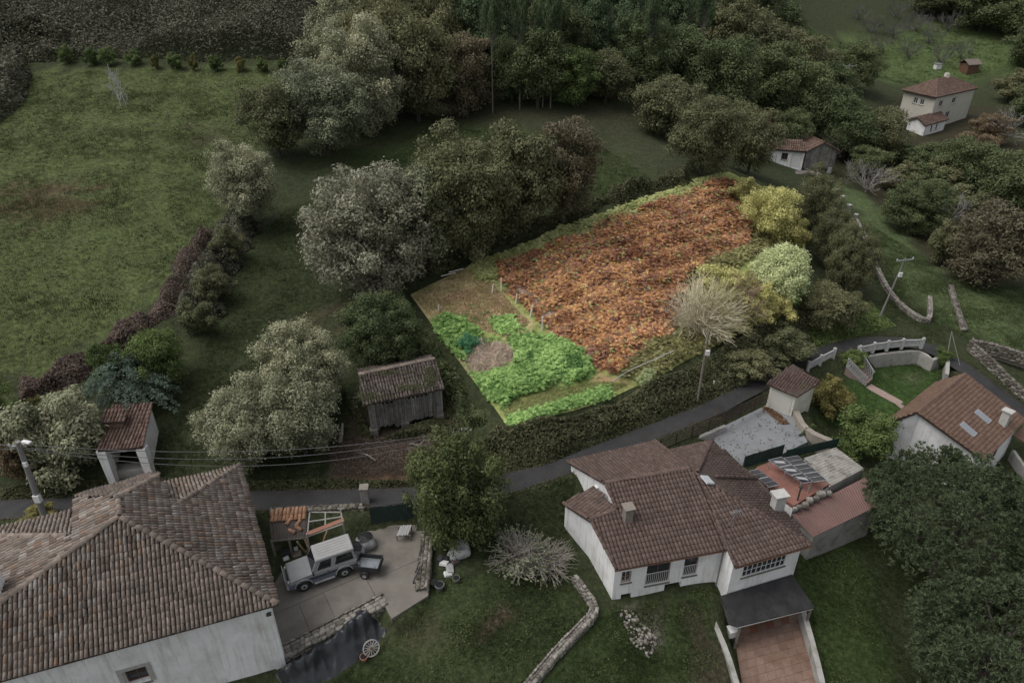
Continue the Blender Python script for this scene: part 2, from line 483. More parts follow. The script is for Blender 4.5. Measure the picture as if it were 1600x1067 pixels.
# ------------------------------------------------------------------ ground
GRASS_A = (.078, .096, .039)
def ground_colours():
    P = np.stack([_gx.ravel(), _gy.ravel()], 1)
    C = np.tile(np.array([.040, .048, .024]), (len(P), 1))
    def zone(pts, c, soft, kk=1.0, world_pts=False):
        nonlocal C
        poly = pts if world_pts else [G(*p)[:2] for p in pts]
        lo = np.min([q[:2] for q in poly], 0) - soft; hi = np.max([q[:2] for q in poly], 0) + soft
        m = (P[:, 0] > lo[0]) & (P[:, 0] < hi[0]) & (P[:, 1] > lo[1]) & (P[:, 1] < hi[1])
        q = P[m]
        sdv = poly_sd(q[:, 0], q[:, 1], poly) + soft * .5 * wob(q[:, 0], q[:, 1], 1.3, 9)
        k = (smooth(.5 - sdv / soft) * kk)[:, None]
        C[m] = C[m] * (1 - k) + np.array(c) * k
    zone([(600,210),(620,150),(800,140),(960,140),(1000,100),(1180,150),(1300,200),(1300,60),(1150,0),(500,0),(480,80)], (.035, .027, .018), 6)
    zone([(1300,190),(1420,150),(1600,170),(1600,440),(1460,420),(1380,330),(1320,280)], (.04, .036, .022), 4)
    zone([(60,112),(450,112),(430,180),(400,240),(350,330),(290,420),(200,500),(80,580),(0,605),(-200,600),(-150,200)], GRASS_A, 3)
    zone([(0,300),(60,285),(140,300),(130,330),(40,345),(0,335)], (.075, .048, .032), 5, .8)
    zone([(300,200),(345,205),(345,228),(305,228)], (.06, .05, .035), 4, .7)
    zone([(370,480),(540,470),(540,500),(400,520)], (.065, .05, .034), 4, .8)
    zone([(320,545),(370,420),(440,330),(520,300),(500,420),(520,470),(440,520),(330,600),(240,690),(250,640)], (.034, .043, .019), 3)
    zone([(950,190),(1040,200),(1060,270),(980,310),(930,280)], (.048, .053, .029), 6)
    zone([(470,250),(700,190),(940,230),(1020,280),(900,330),(700,260)], (.040, .054, .021), 5)
    zone([(900,165),(1010,175),(960,210),(640,180),(640,165)], (.055, .048, .032), 5, .45)
    zone([(1215,0),(1600,0),(1600,110),(1380,125),(1300,90)], (.082, .112, .044), 8)
    zone([(1290,300),(1340,330),(1400,440),(1460,500),(1600,560),(1600,450),(1480,440),(1440,400),(1380,330),(1330,290)], (.078, .104, .046), 3)
    zone([(680,905),(900,880),(935,960),(840,1080),(500,1080),(612,968)], (.047, .061, .027), .8)
    zone([(610,985),(680,970),(720,1000),(640,1020)], (.07, .062, .04), 1.2, .6)
    zone([(745,985),(790,945),(808,958),(790,975),(752,998)], (.095, .07, .052), .5, .95)
    zone([(935,960),(970,955),(1110,930),(1150,1080),(840,1080)], (.038, .054, .021), .8)
    zone([(985,960),(1040,950),(1035,1010),(1010,1010)], (.12, .105, .09), .8, .9)
    zone([(1065,950),(1100,945),(1145,1080),(1095,1080),(1075,1000)], (.07, .055, .04), .8, .85)
    zone([(1240,860),(1340,830),(1400,1080),(1280,1080)], (.038, .056, .020), 1)
    zone([(1360,590),(1385,560),(1440,556),(1475,580),(1470,612),(1430,640),(1385,680),(1280,660),(1300,600)], (.045, .078, .024), 1)
    zone([(1395,590),(1440,582),(1450,600),(1400,605)], (.085, .09, .05), 1.5, .6)
    zone([(500,700),(560,660),(720,655),(740,735),(500,760)], (.06, .044, .034), 1.5, .95)
    zone([(0,770),(380,765),(640,750),(640,765),(380,775),(0,785)], (.10, .058, .032), .5, .9)
    return np.clip(C, 0, 1)
C = ground_colours()
ny, nx = _gx.shape
idx = np.arange(nx * ny).reshape(ny, nx)
F = np.stack([idx[:-1, :-1], idx[:-1, 1:], idx[1:, 1:], idx[1:, :-1]], -1).reshape(-1, 4)
me = np_mesh('ground', np.stack([_gx.ravel(), _gy.ravel(), GZ.ravel()], 1), F, col=np.concatenate([C, np.ones((len(C), 1))], 1), smooth_sh=True)
M_ground = mat('meadow_soil_and_grass', (.74, .74, .74), (1.22, 1.22, 1.18), scale=1.1, rough=.95, bump=.9, bscale=5, vcol=True, detail=10, dist=.14, spec=.1, fine=3.2)
kind(addobj('ground', me, M_ground), 'structure')

def ribbon(name, C, hw, material, dz=.03, parent=None, crown=.03):
    """a strip of paving that follows a centre line"""
    V, F = [], []
    C = np.array(C)
    for i in range(len(C)):
        d = C[min(i + 1, len(C) - 1)] - C[max(i - 1, 0)]; n = np.array([-d[1], d[0]]); n /= np.linalg.norm(n)
        for k in (-1, -.5, 0, .5, 1):
            p = C[i][:2] + n * hw * k * (1 + .04 * math.sin(i * 1.7 + k))
            V.append((p[0], p[1], C[i][2] + dz + crown * (1 - k * k)))
    for i in range(len(C) - 1):
        for k in range(4):
            a = i * 5 + k; F.append((a, a + 5, a + 6, a + 1))
    me = np_mesh(name, np.array(V), np.array(F), smooth_sh=True)
    return addobj(name, me, material, parent)
M_asph = mat('worn_asphalt', (.026, .026, .027), (.042, .042, .042), scale=1.2, rough=.7, bump=.35, bscale=40, stain=(.021, .021, .021), sscale=.5, samt=.7, dist=.01)
kind(ribbon('road', ROADC, ROAD_HW, M_asph), 'structure')

# pieces of the concrete yard, parted by joints
M_conc = mat('yard_concrete', (.125, .112, .097), (.185, .168, .147), scale=.7, rough=.75, bump=.2, bscale=30, stain=(.11, .096, .08), sscale=.6, samt=.7, objrnd=.06)
yard = kind(addobj('yard', None), 'structure')
def clip_half(poly, p, n):
    out = []
    for i in range(len(poly)):
        a, b = np.array(poly[i]), np.array(poly[(i + 1) % len(poly)])
        da, db = np.dot(a - p, n), np.dot(b - p, n)
        if da >= 0: out.append(a)
        if (da >= 0) != (db >= 0): out.append(a + (b - a) * da / (da - db))
    return out
J1a, J1b = W(437, 955, 0)[:2], W(575, 895, 0)[:2]
n1 = np.array([-(J1b - J1a)[1], (J1b - J1a)[0]]); n1 /= np.linalg.norm(n1)
u1 = (J1b - J1a) / np.linalg.norm(J1b - J1a)
J2 = W(570, 900, 0)[:2]
slabs = [clip_half(clip_half(YARD, J1a + n1 * .012, n1), J2 - u1 * .012, -u1), clip_half(clip_half(YARD, J1a - n1 * .012, -n1), J2 - u1 * .012, -u1)]
rest = clip_half(YARD, J2 + u1 * .012, u1)
Jm = W(640, 880, 0)[:2]
slabs += [clip_half(rest, Jm + n1 * .01, n1), clip_half(rest, Jm - n1 * .01, -n1)]
lo = slabs.pop(1)
cuts = [(W(px, py, 0)[:2]) for px, py in ((480, 975), (520, 957))]
s1 = clip_half(lo, cuts[0] - u1 * .01, -u1); s2 = clip_half(clip_half(lo, cuts[0] + u1 * .01, u1), cuts[1] - u1 * .01, -u1); s3 = clip_half(lo, cuts[1] + u1 * .01, u1)
for sl_ in slabs + [s1, s2, s3]:
    if len(sl_) > 2:
        b = MB(); b.slab([(p[0], p[1], .0) for p in sl_], .25); b.build('concrete_slab', M_conc, yard)

# ------------------------------------------------------------------ general building helpers
M_white = mat('old_whitewash', (.68, .68, .675), (.80, .80, .79), scale=.9, rough=.9, bump=.25, bscale=9, stain=(.50, .475, .44), sscale=.7, samt=.6, streak=(.36, .34, .31))
M_cream = mat('cream_render', (.55, .53, .46), (.64, .61, .53), scale=.8, rough=.9, bump=.2, bscale=9, stain=(.3, .28, .23), sscale=.6, samt=.5)
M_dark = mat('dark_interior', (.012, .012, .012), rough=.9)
M_glass = glass('window_glass', (.03, .034, .04))
M_frame_w = mat('white_painted_frame', (.55, .55, .54), (.62, .62, .61), scale=3, rough=.5)
M_frame_b = mat('brown_wood_frame', (.10, .055, .035), (.15, .085, .055), scale=4, rough=.6)
M_tile_old = mat('old_barrel_tile', (.75, .75, .75), (1.2, 1.2, 1.2), scale=6, rough=.9, bump=.4, bscale=25,
    rnd=[(0, (.11, .080, .064)), (.18, (.165, .125, .102)), (.4, (.21, .168, .142)), (.62, (.2, .168, .146)), (.8, (.26, .23, .205)), (.9, (.235, .155, .105)), (1, (.34, .32, .295))], stain=(.11, .10, .085), sscale=1.3, samt=.6)
M_tile_old_o = mat('old_barrel_tile_single', (.75, .75, .75), (1.2, 1.2, 1.2), scale=6, rough=.9, bump=.4, bscale=25,
    rnd=[(0, (.175, .136, .113)), (1, (.225, .183, .156))], objrnd=.3, stain=(.11, .10, .085), sscale=1.3, samt=.6)
M_tile_mid = mat('brown_roof_tile', (.85, .85, .85), (1.15, 1.15, 1.15), scale=3, rough=.8, bump=.3, bscale=25,
    rnd=[(0, (.088, .058, .047)), (.5, (.108, .074, .062)), (1, (.13, .094, .081))], stain=(.066, .050, .042), sscale=.9, samt=.5)
M_tile_mid_o = mat('brown_roof_tile_single', (.85, .85, .85), (1.15, 1.15, 1.15), scale=3, rough=.8, bump=.3, bscale=25,
    rnd=[(0, (.106, .072, .060)), (1, (.11, .076, .064))], objrnd=.2, stain=(.075, .055, .047), sscale=.9, samt=.5)
M_tile_red = mat('red_roof_tile', (.85, .85, .85), (1.15, 1.15, 1.15), scale=3, rough=.8, bump=.3, bscale=25,
    rnd=[(0, (.09, .056, .044)), (.5, (.122, .078, .062)), (1, (.16, .112, .09))])
M_tile_far = mat('far_roof_tile', (.85, .85, .85), (1.15, 1.15, 1.15), scale=2, rough=.85,
    rnd=[(0, (.105, .067, .052)), (.5, (.135, .088, .069)), (1, (.17, .117, .095))])
M_soffit = mat('dark_soffit', (.05, .038, .03), (.08, .06, .05), scale=3, rough=.9)

def tile_proto(p, l, h=.5, k0=1.0, step=.035):
    """one barrel tile: across x (pitch p), along y (0 at its lower end, l at its upper end)"""
    V, F = [], []
    n = 4
    for j, (y, k, dz) in enumerate(((0, k0, step), (l * 1.16, k0 * .86, .0))):
        for i in range(n + 1):
            a = math.pi * i / n
            V.append((-math.cos(a) * p * .5 * k, y, math.sin(a) * p * h * k + dz))
    for i in range(n):
        F.append((i, i + 1, n + 2 + i, n + 1 + i))
    for i in range(n + 1):
        V.append((V[i][0] * .8, 0, V[i][2] * .72 - .005))
    b = 2 * (n + 1)
    for i in range(n):
        F.append((i + 1, i, b + i, b + i + 1))
    return np.array(V), np.array(F)

def plane_frame(poly, eave):
    P = np.array(poly, float)
    e = np.array(eave[1]) - np.array(eave[0]); e /= np.linalg.norm(e)
    c = P.mean(0)
    n = np.zeros(3)
    for i in range(len(P)):
        n += np.cross(P[i] - c, P[(i + 1) % len(P)] - c)
    n /= np.linalg.norm(n)
    if n[2] < 0: n = -n
    e = e - n * np.dot(e, n); e /= np.linalg.norm(e)
    v = np.cross(n, e)
    if v[2] < 0: v = -v; e = -e
    # e x v = n, v goes up the slope
    return e, v, n

def roof_face(parent, poly, eave, p=.22, l=.34, h=.5, material=None, single=0, single_mat=None, deck=True, jit=.02, near=None, deck_mat=None):
    """one plane of a tiled roof: a deck and its tiles (the nearest `single` ones as parts of their own)"""
    e, v, n = plane_frame(poly, eave)
    P = np.array(poly, float)
    o = np.array(eave[0], float)
    uv = np.stack([(P - o) @ e, (P - o) @ v], 1)
    if deck:
        b = MB(); b.slab([q + n * -.03 for q in P], .14); b.build('roof_deck', deck_mat or M_soffit, parent)
    us = np.arange(uv[:, 0].min() + p / 2, uv[:, 0].max(), p)
    vs_ = np.arange(uv[:, 1].min() - .06, uv[:, 1].max(), l)
    A, B = np.meshgrid(us, vs_)
    A, B = A.ravel(), B.ravel()
    k = in_poly(A, B + l * .5, uv)
    A, B = A[k], B[k]
    T = o + A[:, None] * e + B[:, None] * v + n * .012
    T = T + n * rng.uniform(0, jit, len(A))[:, None] + e * rng.normal(0, jit * .45, len(A))[:, None] + v * rng.normal(0, jit * .8, len(A))[:, None]
    if jit > .01: T = T + n * (.05 * wob(T[:, 0], T[:, 1], .8, 12) + .02 * wob(T[:, 0], T[:, 1], 2.5, 13))[:, None]
    R = np.stack([e, v, n], -1)
    rot = rotz(rng.normal(0, jit * 1.6, len(A)))
    M = np.einsum('ij,cjk->cik', R, rot)
    PV, PF = tile_proto(p, l, h, *((.88, .02) if h >= .5 else (1.0, .035)))
    off = np.array(world_loc(parent))
    idx_single = np.array([], int)
    if single:
        d = ((T - np.array([0, 0, CAM_H])) ** 2).sum(1)
        pr = np.array([PR(t)[:2] for t in T])
        d = d + 1e6 * ((pr[:, 0] < -10) | (pr[:, 0] > 1610) | (pr[:, 1] > 1077))
        idx_single = np.argsort(d)[:single]
        tm = np_mesh('roof_tile', PV, PF, rnd=np.full(len(PF), .5))
        tm.materials.append(single_mat)
        for i in idx_single:
            ob = bpy.data.objects.new('roof_tile', tm); COL.objects.link(ob); ob.parent = parent
            ob.matrix_local = Matrix.Translation(T[i] - off) @ Matrix(M[i].tolist()).to_4x4()
    keep = np.ones(len(T), bool); keep[idx_single] = False
    if keep.any():
        V, Fc = scatter(PV, PF, M[keep], T[keep] - off)
        me = np_mesh('roof_tiling', V, Fc, rnd=np.repeat(rng.random(keep.sum()), len(PF)))
        kind(addobj('roof_tiling', me, material, parent), 'stuff')

def ridge_tiles(parent, a, b, material, r=.13, l=.42, name='ridge_tile', sag=0):
    a, b = np.array(a, float), np.array(b, float); d = b - a; L_ = np.linalg.norm(d); d /= L_
    up = np.array([0, 0, 1.]); sx = np.cross(d, up); sx /= np.linalg.norm(sx); n = np.cross(sx, d)
    PV, PF = tile_proto(r * 2, l, .42)
    tm = np_mesh(name, PV, PF, rnd=np.full(len(PF), .5)); tm.materials.append(material)
    off = np.array(world_loc(parent))
    for i in range(max(1, int(L_ / l))):
        t = a + d * (i * l) + n * (.03 + random.uniform(0, .015))
        ob = bpy.data.objects.new(name, tm); COL.objects.link(ob); ob.parent = parent
        Mx = np.stack([sx, d, n], -1)
        ob.matrix_local = Matrix.Translation(t - off) @ Matrix(Mx.tolist()).to_4x4() @ Matrix.Rotation(random.gauss(0, .03), 4, 'Z')

def wall(mb, A, B, z0, zA, zB=None, t=.3, openings=()):
    """upright wall whose outer face runs from A to B (the inside lies to the left of that direction)"""
    zB = zA if zB is None else zB
    A = np.array(A[:2], float); B = np.array(B[:2], float)
    d = B - A; L_ = np.linalg.norm(d); d /= L_; nin = np.array([-d[1], d[0]])
    zt = min(zA, zB)
    us = sorted({0.0, L_} | {q for o in openings for q in o[:2]})
    zs = sorted({z0, zt} | {q for o in openings for q in o[2:4]})
    def pt(u, z, k): q = A + d * u + nin * k; return (q[0], q[1], z)
    for i in range(len(us) - 1):
        for j in range(len(zs) - 1):
            um, zm = (us[i] + us[i + 1]) / 2, (zs[j] + zs[j + 1]) / 2
            if any(o[0] < um < o[1] and o[2] < zm < o[3] for o in openings): continue
            mb.add([pt(us[i], zs[j], 0), pt(us[i + 1], zs[j], 0), pt(us[i + 1], zs[j + 1], 0), pt(us[i], zs[j + 1], 0)], [(0, 1, 2, 3)], .5)
    for u0, u1_, a, b in [o[:4] for o in openings]:
        for (p, q) in (((u0, a), (u1_, a)), ((u1_, a), (u1_, b)), ((u1_, b), (u0, b)), ((u0, b), (u0, a))):
            mb.add([pt(*p, 0), pt(*p, t), pt(*q, t), pt(*q, 0)], [(0, 1, 2, 3)], .5)
    # top, ends and back
    if zA != zB:
        hi = [(0, zA)] if zA > zB else [(L_, zB)]
        mb.add([pt(0, zt, 0), pt(L_, zt, 0), pt(*hi[0], 0), pt(0, zt, t), pt(L_, zt, t), pt(*hi[0], t)], [(0, 1, 2), (5, 4, 3), (0, 2, 5, 3), (1, 4, 5, 2)], .5)
    else:
        mb.add([pt(0, zt, 0), pt(L_, zt, 0), pt(L_, zt, t), pt(0, zt, t)], [(0, 1, 2, 3)], .5)
    mb.add([pt(0, z0, 0), pt(0, zt, 0), pt(0, zt, t), pt(0, z0, t)], [(0, 1, 2, 3)], .5)
    mb.add([pt(L_, z0, 0), pt(L_, z0, t), pt(L_, zt, t), pt(L_, zt, 0)], [(0, 1, 2, 3)], .5)
    return mb

def window(parent, A, B, u0, u1_, z0, z1, cols=2, rows=2, fm=None, depth=.14, fw=.07, bars=0, bar_mat=None, pane=None, name='window', sill=True, shut=None):
    A = np.array(A[:2], float); B = np.array(B[:2], float); d = B - A; d /= np.linalg.norm(d); nin = np.array([-d[1], d[0]])
    def pt(u, z, k): q = A + d * u + nin * k; return np.array((q[0], q[1], z))
    D3 = np.array([d[0], d[1], 0]); N3 = np.array([nin[0], nin[1], 0]); Z3 = np.array([0, 0, 1.])
    m = MB()
    def bar(ua, ub, za, zb, k, th):
        m.obox((pt(ua, za, k) + pt(ub, zb, k)) / 2, D3 * abs(ub - ua) / 2, N3 * th / 2, Z3 * abs(zb - za) / 2)
    bar(u0, u1_, z0, z0 + fw, depth, .06); bar(u0, u1_, z1 - fw, z1, depth, .06)
    bar(u0, u0 + fw, z0 + fw, z1 - fw, depth, .06); bar(u1_ - fw, u1_, z0 + fw, z1 - fw, depth, .06)
    for i in range(1, cols):
        c = u0 + (u1_ - u0) * i / cols; bar(c - fw * .35, c + fw * .35, z0 + fw, z1 - fw, depth, .05)
    for j in range(1, rows):
        c = z0 + (z1 - z0) * j / rows
        for i in range(cols):
            bar(u0 + (u1_ - u0) * i / cols + fw * .36, u0 + (u1_ - u0) * (i + 1) / cols - fw * .36, c - fw * .3, c + fw * .3, depth, .045)
    w = m.build(name, fm or M_frame_w, parent)
    g = MB()
    for i in range(cols):
        for j in range(rows):
            ua, ub = u0 + (u1_ - u0) * i / cols, u0 + (u1_ - u0) * (i + 1) / cols
            za, zb = z0 + (z1 - z0) * j / rows, z0 + (z1 - z0) * (j + 1) / rows
            g = MB(); g.obox((pt(ua, za, depth + .012) + pt(ub, zb, depth + .012)) / 2, D3 * (ub - ua) * .485, N3 * .005, Z3 * (zb - za) * .485)
            g.build('pane', pane or M_glass, w)
    if sill:
        s_ = MB(); s_.obox(pt((u0 + u1_) / 2, z0 - .035, .02), D3 * ((u1_ - u0) / 2 + .06), N3 * .1, Z3 * .033); s_.build('sill', M_conc, w)
    if bars:
        gb = MB()
        for i in range(bars):
            c = u0 + (u1_ - u0) * (i + .5) / bars
            gb.bar(pt(c, z0 + .02, .03), pt(c, z1 - .02 if bars < 5 else z0 + (z1 - z0) * .55, .03), .022)
        gb.bar(pt(u0, z0 + (z1 - z0) * .55, .03), pt(u1_, z0 + (z1 - z0) * .55, .03), .03)
        gb.bar(pt(u0, z0 + .08, .03), pt(u1_, z0 + .08, .03), .025)
        gb.build('window_bars', bar_mat or M_frame_w, w)
    return w

def plane3(a, b, c):
    a, b, c = map(np.array, (a, b, c)); n = np.cross(b - a, c - a); return n / np.linalg.norm(n), a
def on_plane(px, py, pl):
    d = ray(px, py); o = np.array([0, 0, CAM_H]); n, a = pl
    return o + d * (np.dot(a - o, n) / np.dot(d, n))

# ------------------------------------------------------------------ big old farmhouse at the lower left
Ap = W(186, 807, 7.6); FR = W(434, 943, 4.5); BR = W(375, 727, 4.5); FL = W(-60, 1079, 4.5)
dF = (FL - FR); dF[2] = 0; dF /= np.linalg.norm(dF)
FL2 = FR + dF * 17.5
plR = plane3(Ap, FR, BR); 
Bp = on_plane(184, 777, plR); Ep = on_plane(275, 790, plR); Cp = on_plane(250, 742, plR); Dp = on_plane(257, 758, plR)
BL_dir = BR - FR; BL_dir[2] = 0; BL_dir /= np.linalg.norm(BL_dir)
BLw = FL2 + BL_dir * 9.0
plL = plane3(Ap, FL2, BLw)
E2 = on_plane(112, 838, plL); K2 = on_plane(114, 781, plL); H2 = on_plane(-40, 838, plL)
H = thing('farmhouse', 'big old stone farmhouse with a grey-brown hipped barrel tile roof, lower left', 'house', (FR + FL2) / 2 * np.array([1, 1, 0]))
faceF = [Ap, FL2, FR]
faceR = [Ap, FR, BR, Ep, Dp, Cp, Bp]
faceL = [Ap, Bp, K2, E2, H2, BLw, FL2]
roof_face(H, faceF, (FL2, FR), .2, .36, .62, M_tile_old, single=300, single_mat=M_tile_old_o, jit=.016)
roof_face(H, faceR, (BR, FR), .2, .36, .62, M_tile_old, jit=.016)
roof_face(H, faceL, (FL2, BLw), .2, .36, .62, M_tile_old, jit=.016)
K3 = W(112, 776, 4.9); C3 = W(249, 741, 4.9)
back1 = [Bp, Cp, C3 + np.array([0, .3, -.1]), K3, K2]
pl1 = plane3(Bp, Cp, K3)
back1 = [Bp, Cp, on_plane(240, 739, pl1), on_plane(112, 777, pl1)]
roof_face(H, back1, (back1[3], back1[2]), .2, .36, .62, M_tile_old, jit=.016)
pl2 = plane3(Ep, BR, W(258, 757, 5.0))
back2 = [Ep, BR, on_plane(257, 755, pl2)]
roof_face(H, back2, (back2[2], BR), .2, .36, .62, M_tile_old, jit=.016)
pl3 = plane3(E2, H2, W(112, 800, 5.1))
back3 = [E2, on_plane(113, 798, pl3), on_plane(-40, 834, pl3), H2]
roof_face(H, back3, (back3[2], back3[1]), .2, .36, .62, M_tile_old, jit=.016)
for a, b in ((FR, Ap), (FL2, Ap), (Ap, Bp), (Bp, Cp), (BR, Ep), (H2, E2)):
    ridge_tiles(H, a, b, M_tile_old_o, .16, .4)
off_in = 0.28
cen = (FR + FL2 + BR + BLw) / 4
def inset(p, k=.3):
    d = cen[:2] - p[:2]; d = d / np.linalg.norm(d); return p[:2] + d * k
wFL, wFR, wBR, wBL = [inset(p, .42) for p in (FL2, FR, BR, BLw)]
m = MB()
Lw = np.linalg.norm(wFR - wFL)
wp = W(210, 1060, 2.35)
uu = np.dot(wp[:2] - wFL, (wFR - wFL) / Lw)
wall(m, wFL, wFR, -.6, 4.42, t=.5, openings=[(uu - .5, uu + .5, 1.5, 2.6)])
wall(m, wFR, wBR, -.6, 4.42, t=.5)
wall(m, wBR, wBL, -.6, 4.42, t=.5); wall(m, wBL, wFL, -.6, 4.42, t=.5)
m.build('wall', M_white, H)
window(H, wFL, wFR, uu - .5, uu + .5, 1.5, 2.6, 2, 2, M_frame_b, depth=.3)
b = MB()
dw = (wFR - wFL) / Lw; nw = np.array([dw[1], -dw[0]])
for (ua, ub, za, zb) in ((uu - .72, uu + .72, 2.6, 2.82), (uu - .72, uu - .5, 1.5, 2.6), (uu + .5, uu + .72, 1.5, 2.6)):
    c = wFL + dw * (ua + ub) / 2 + nw * .015
    b.obox((c[0], c[1], (za + zb) / 2), (dw[0] * (ub - ua) / 2, dw[1] * (ub - ua) / 2, 0), (nw[0] * .02, nw[1] * .02, 0), (0, 0, (zb - za) / 2))
b.build('window_surround', mat('grey_stone_surround', (.3, .29, .27), (.4, .39, .37), scale=5, rough=.9), H)
lp = W(420, 962, 3.9); ul = np.dot(lp[:2] - wFL, dw); lc = wFL + dw * ul + nw * .1
b = MB(); b.box((lc[0], lc[1], 3.85), .22, .16, .12, math.atan2(dw[1], dw[0])); b.bar((lc[0], lc[1], 3.9), (lc[0] - nw[0] * .12, lc[1] - nw[1] * .12, 3.95), .03)
b.build('wall_lamp', mat('dark_lamp_metal', (.05, .05, .05), rough=.5), H)
# chimney on the left slope
pc = on_plane(-4, 925, plL)
b = MB(); b.box((pc[0] - .1, pc[1], pc[2] + .55), .75, .75, 2.0, .35); b.build('chimney', M_white, H)
b = MB(); b.box((pc[0] - .1, pc[1], pc[2] + 1.6), .95, .95, .09, .35); b.build('chimney_cap', M_tile_red, H)

# ------------------------------------------------------------------ middle house with the brown tile roof
O2 = W(963, 889.5, 1.2); TH = math.radians(14.5)
hX = np.array([math.cos(TH), math.sin(TH)]); hY = np.array([-hX[1], hX[0]])
def L2(x, y, z):
    q = O2[:2] + hX * x + hY * y
    return np.array([q[0], q[1], z])
Hm = thing('house', 'white house with brown tile roof, front garden windows and black canopy, lower middle', 'house', L2(5, 4, -2))
f_, e_, c_, d_, h_, g_ = L2(0, 0, 1.2), L2(6.8, -.2, 1.2), L2(6.8, 4.95, 3), L2(1.1, 5, 3), L2(1.25, 3.3, 2.39), L2(-.55, 3.0, 2.28)
roof_face(Hm, [f_, e_, c_, d_, h_, g_], (f_, e_), .235, .33, .34, M_tile_mid, single=300, single_mat=M_tile_mid_o, jit=.006)
a_, b_ = L2(0, 8.8, 1.8), L2(6.5, 9.35, 1.8)
roof_face(Hm, [d_ + [0, 0, .0], c_, b_, a_], (a_, b_), .235, .33, .34, M_tile_mid, jit=.006)
i_, j_ = L2(-1.5, 5.1, 1.85), L2(.75, 5.9, 2.12)
roof_face(Hm, [g_ + [0, 0, -.08], h_ + [0, 0, -.08], j_, i_], (i_, g_), .235, .33, .34, M_tile_mid, jit=.006)
k_ = L2(6.95, 4.4, 2.93); n_ = L2(10.8, 9.0, 1.2); l_ = L2(11.8, -1.15, 1.2); m_ = L2(6.6, -1.5, 1.2)
roof_face(Hm, [m_, l_, k_, L2(6.9, 2, 2.25)], (m_, l_), .235, .33, .34, M_tile_mid, jit=.006)
roof_face(Hm, [l_, L2(11.85, 4.7, 1.2), n_, k_], (l_, n_), .235, .33, .34, M_tile_mid, jit=.006)
roof_face(Hm, [k_, n_, L2(6.6, 8.7, 1.25), L2(6.6, 4.4, 2.9)], (n_, L2(6.6, 8.7, 1.25)), .235, .33, .34, M_tile_mid, jit=.006)
for a, b in ((d_, c_), (e_, c_), (l_, k_), (n_, k_), (f_, g_), (h_, d_), (a_, d_), (b_, c_), (i_, g_), (g_, h_), (m_, L2(6.9, 2, 2.25)), (L2(11.85, 4.75, 1.22), L2(8.0, 4.35, 2.55))):
    ridge_tiles(Hm, a, b, M_tile_mid_o, .12, .42)
m = MB()
fl, fr = L2(.1, .35, 0)[:2], L2(6.75, .15, 0)[:2]
gfl, bkl = L2(-.4, 3.1, 0)[:2], L2(-1.35, 5.15, 0)[:2]
def ux(x): return (x - .1)
ops = [(.45, 1.05, -.5, .45, ), (2.0, 3.5, -1.12, .6), (4.35, 5.25, -.95, .6), (.55, 1.2, -2.2, -1.5), (3.3, 4.35, -2.2, -1.35)]
wall(m, fl, fr, -3, 1.12, t=.3, openings=ops)
wall(m, gfl, fl, -3, 2.1, 1.15, t=.3)
wall(m, bkl, gfl, -3, 1.72, 2.1, t=.3)
wall(m, L2(.95, 6.05, 0)[:2], bkl, -2, 2.0, 1.72, t=.3)
ga, gd, gh = L2(.2, 8.65, 0)[:2], L2(1.25, 5.0, 0)[:2], L2(1.4, 3.4, 0)[:2]
wall(m, ga, gd, -2, 1.72, 2.9, t=.25, openings=[(2.55, 3.05, 1.15, 1.85) if False else (2.7, 3.15, 1.0, 1.65)])
wall(m, gd, gh, 1.5, 2.9, 2.36, t=.25)
wall(m, L2(11.4, 8.6, 0)[:2] * 0 + L2(10.6, 8.7, 0)[:2], ga, -1.5, 1.2, t=.3)
wall(m, fr, L2(6.78, -1.1, 0)[:2], -3.5, 1.12, t=.25)
sl0, sr0 = L2(6.8, -1.1, 0)[:2], L2(11.45, -.8, 0)[:2]
wall(m, sl0, sr0, -4.6, 1.12, t=.3, openings=[(.75, 3.75, -.5, .95)])
wall(m, sr0, L2(11.4, 8.5, 0)[:2] * 0 + L2(11.3, 4.6, 0)[:2], -4.6, 1.12, t=.3)
wall(m, L2(11.3, 4.6, 0)[:2], L2(10.6, 8.7, 0)[:2], -3, 1.12, t=.3)
m.build('wall', M_white, Hm)
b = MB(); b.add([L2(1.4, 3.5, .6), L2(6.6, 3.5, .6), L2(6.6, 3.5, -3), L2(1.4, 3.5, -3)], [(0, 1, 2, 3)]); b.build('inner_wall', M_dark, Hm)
M_rust = mat('rusty_bars', (.22, .12, .08), (.3, .2, .15), scale=12, rough=.8)
window(Hm, fl, fr, .45, 1.05, -.5, .45, 2, 1, M_frame_w, bars=4, bar_mat=M_rust)
window(Hm, fl, fr, 2.0, 3.5, -1.12, .6, 2, 2, M_frame_b, bars=12)
window(Hm, fl, fr, 4.35, 5.25, -.95, .6, 1, 2, M_frame_b, bars=8)
window(Hm, ga, gd, 2.7, 3.15, 1.0, 1.65, 1, 2, M_frame_b)
window(Hm, sl0, sr0, .75, 3.75, -.5, .95, 9, 3, M_frame_w, depth=.05, fw=.055)
# raw cellar openings: dark boards set back
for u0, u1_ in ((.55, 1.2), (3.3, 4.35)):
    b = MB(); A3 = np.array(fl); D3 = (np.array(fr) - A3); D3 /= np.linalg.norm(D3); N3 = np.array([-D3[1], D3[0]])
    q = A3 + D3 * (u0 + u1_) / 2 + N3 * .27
    b.obox((q[0], q[1], -1.85), (D3[0] * (u1_ - u0) / 2, D3[1] * (u1_ - u0) / 2, 0), (N3[0] * .02, N3[1] * .02, 0), (0, 0, .5)); b.build('cellar_opening', M_dark, Hm)
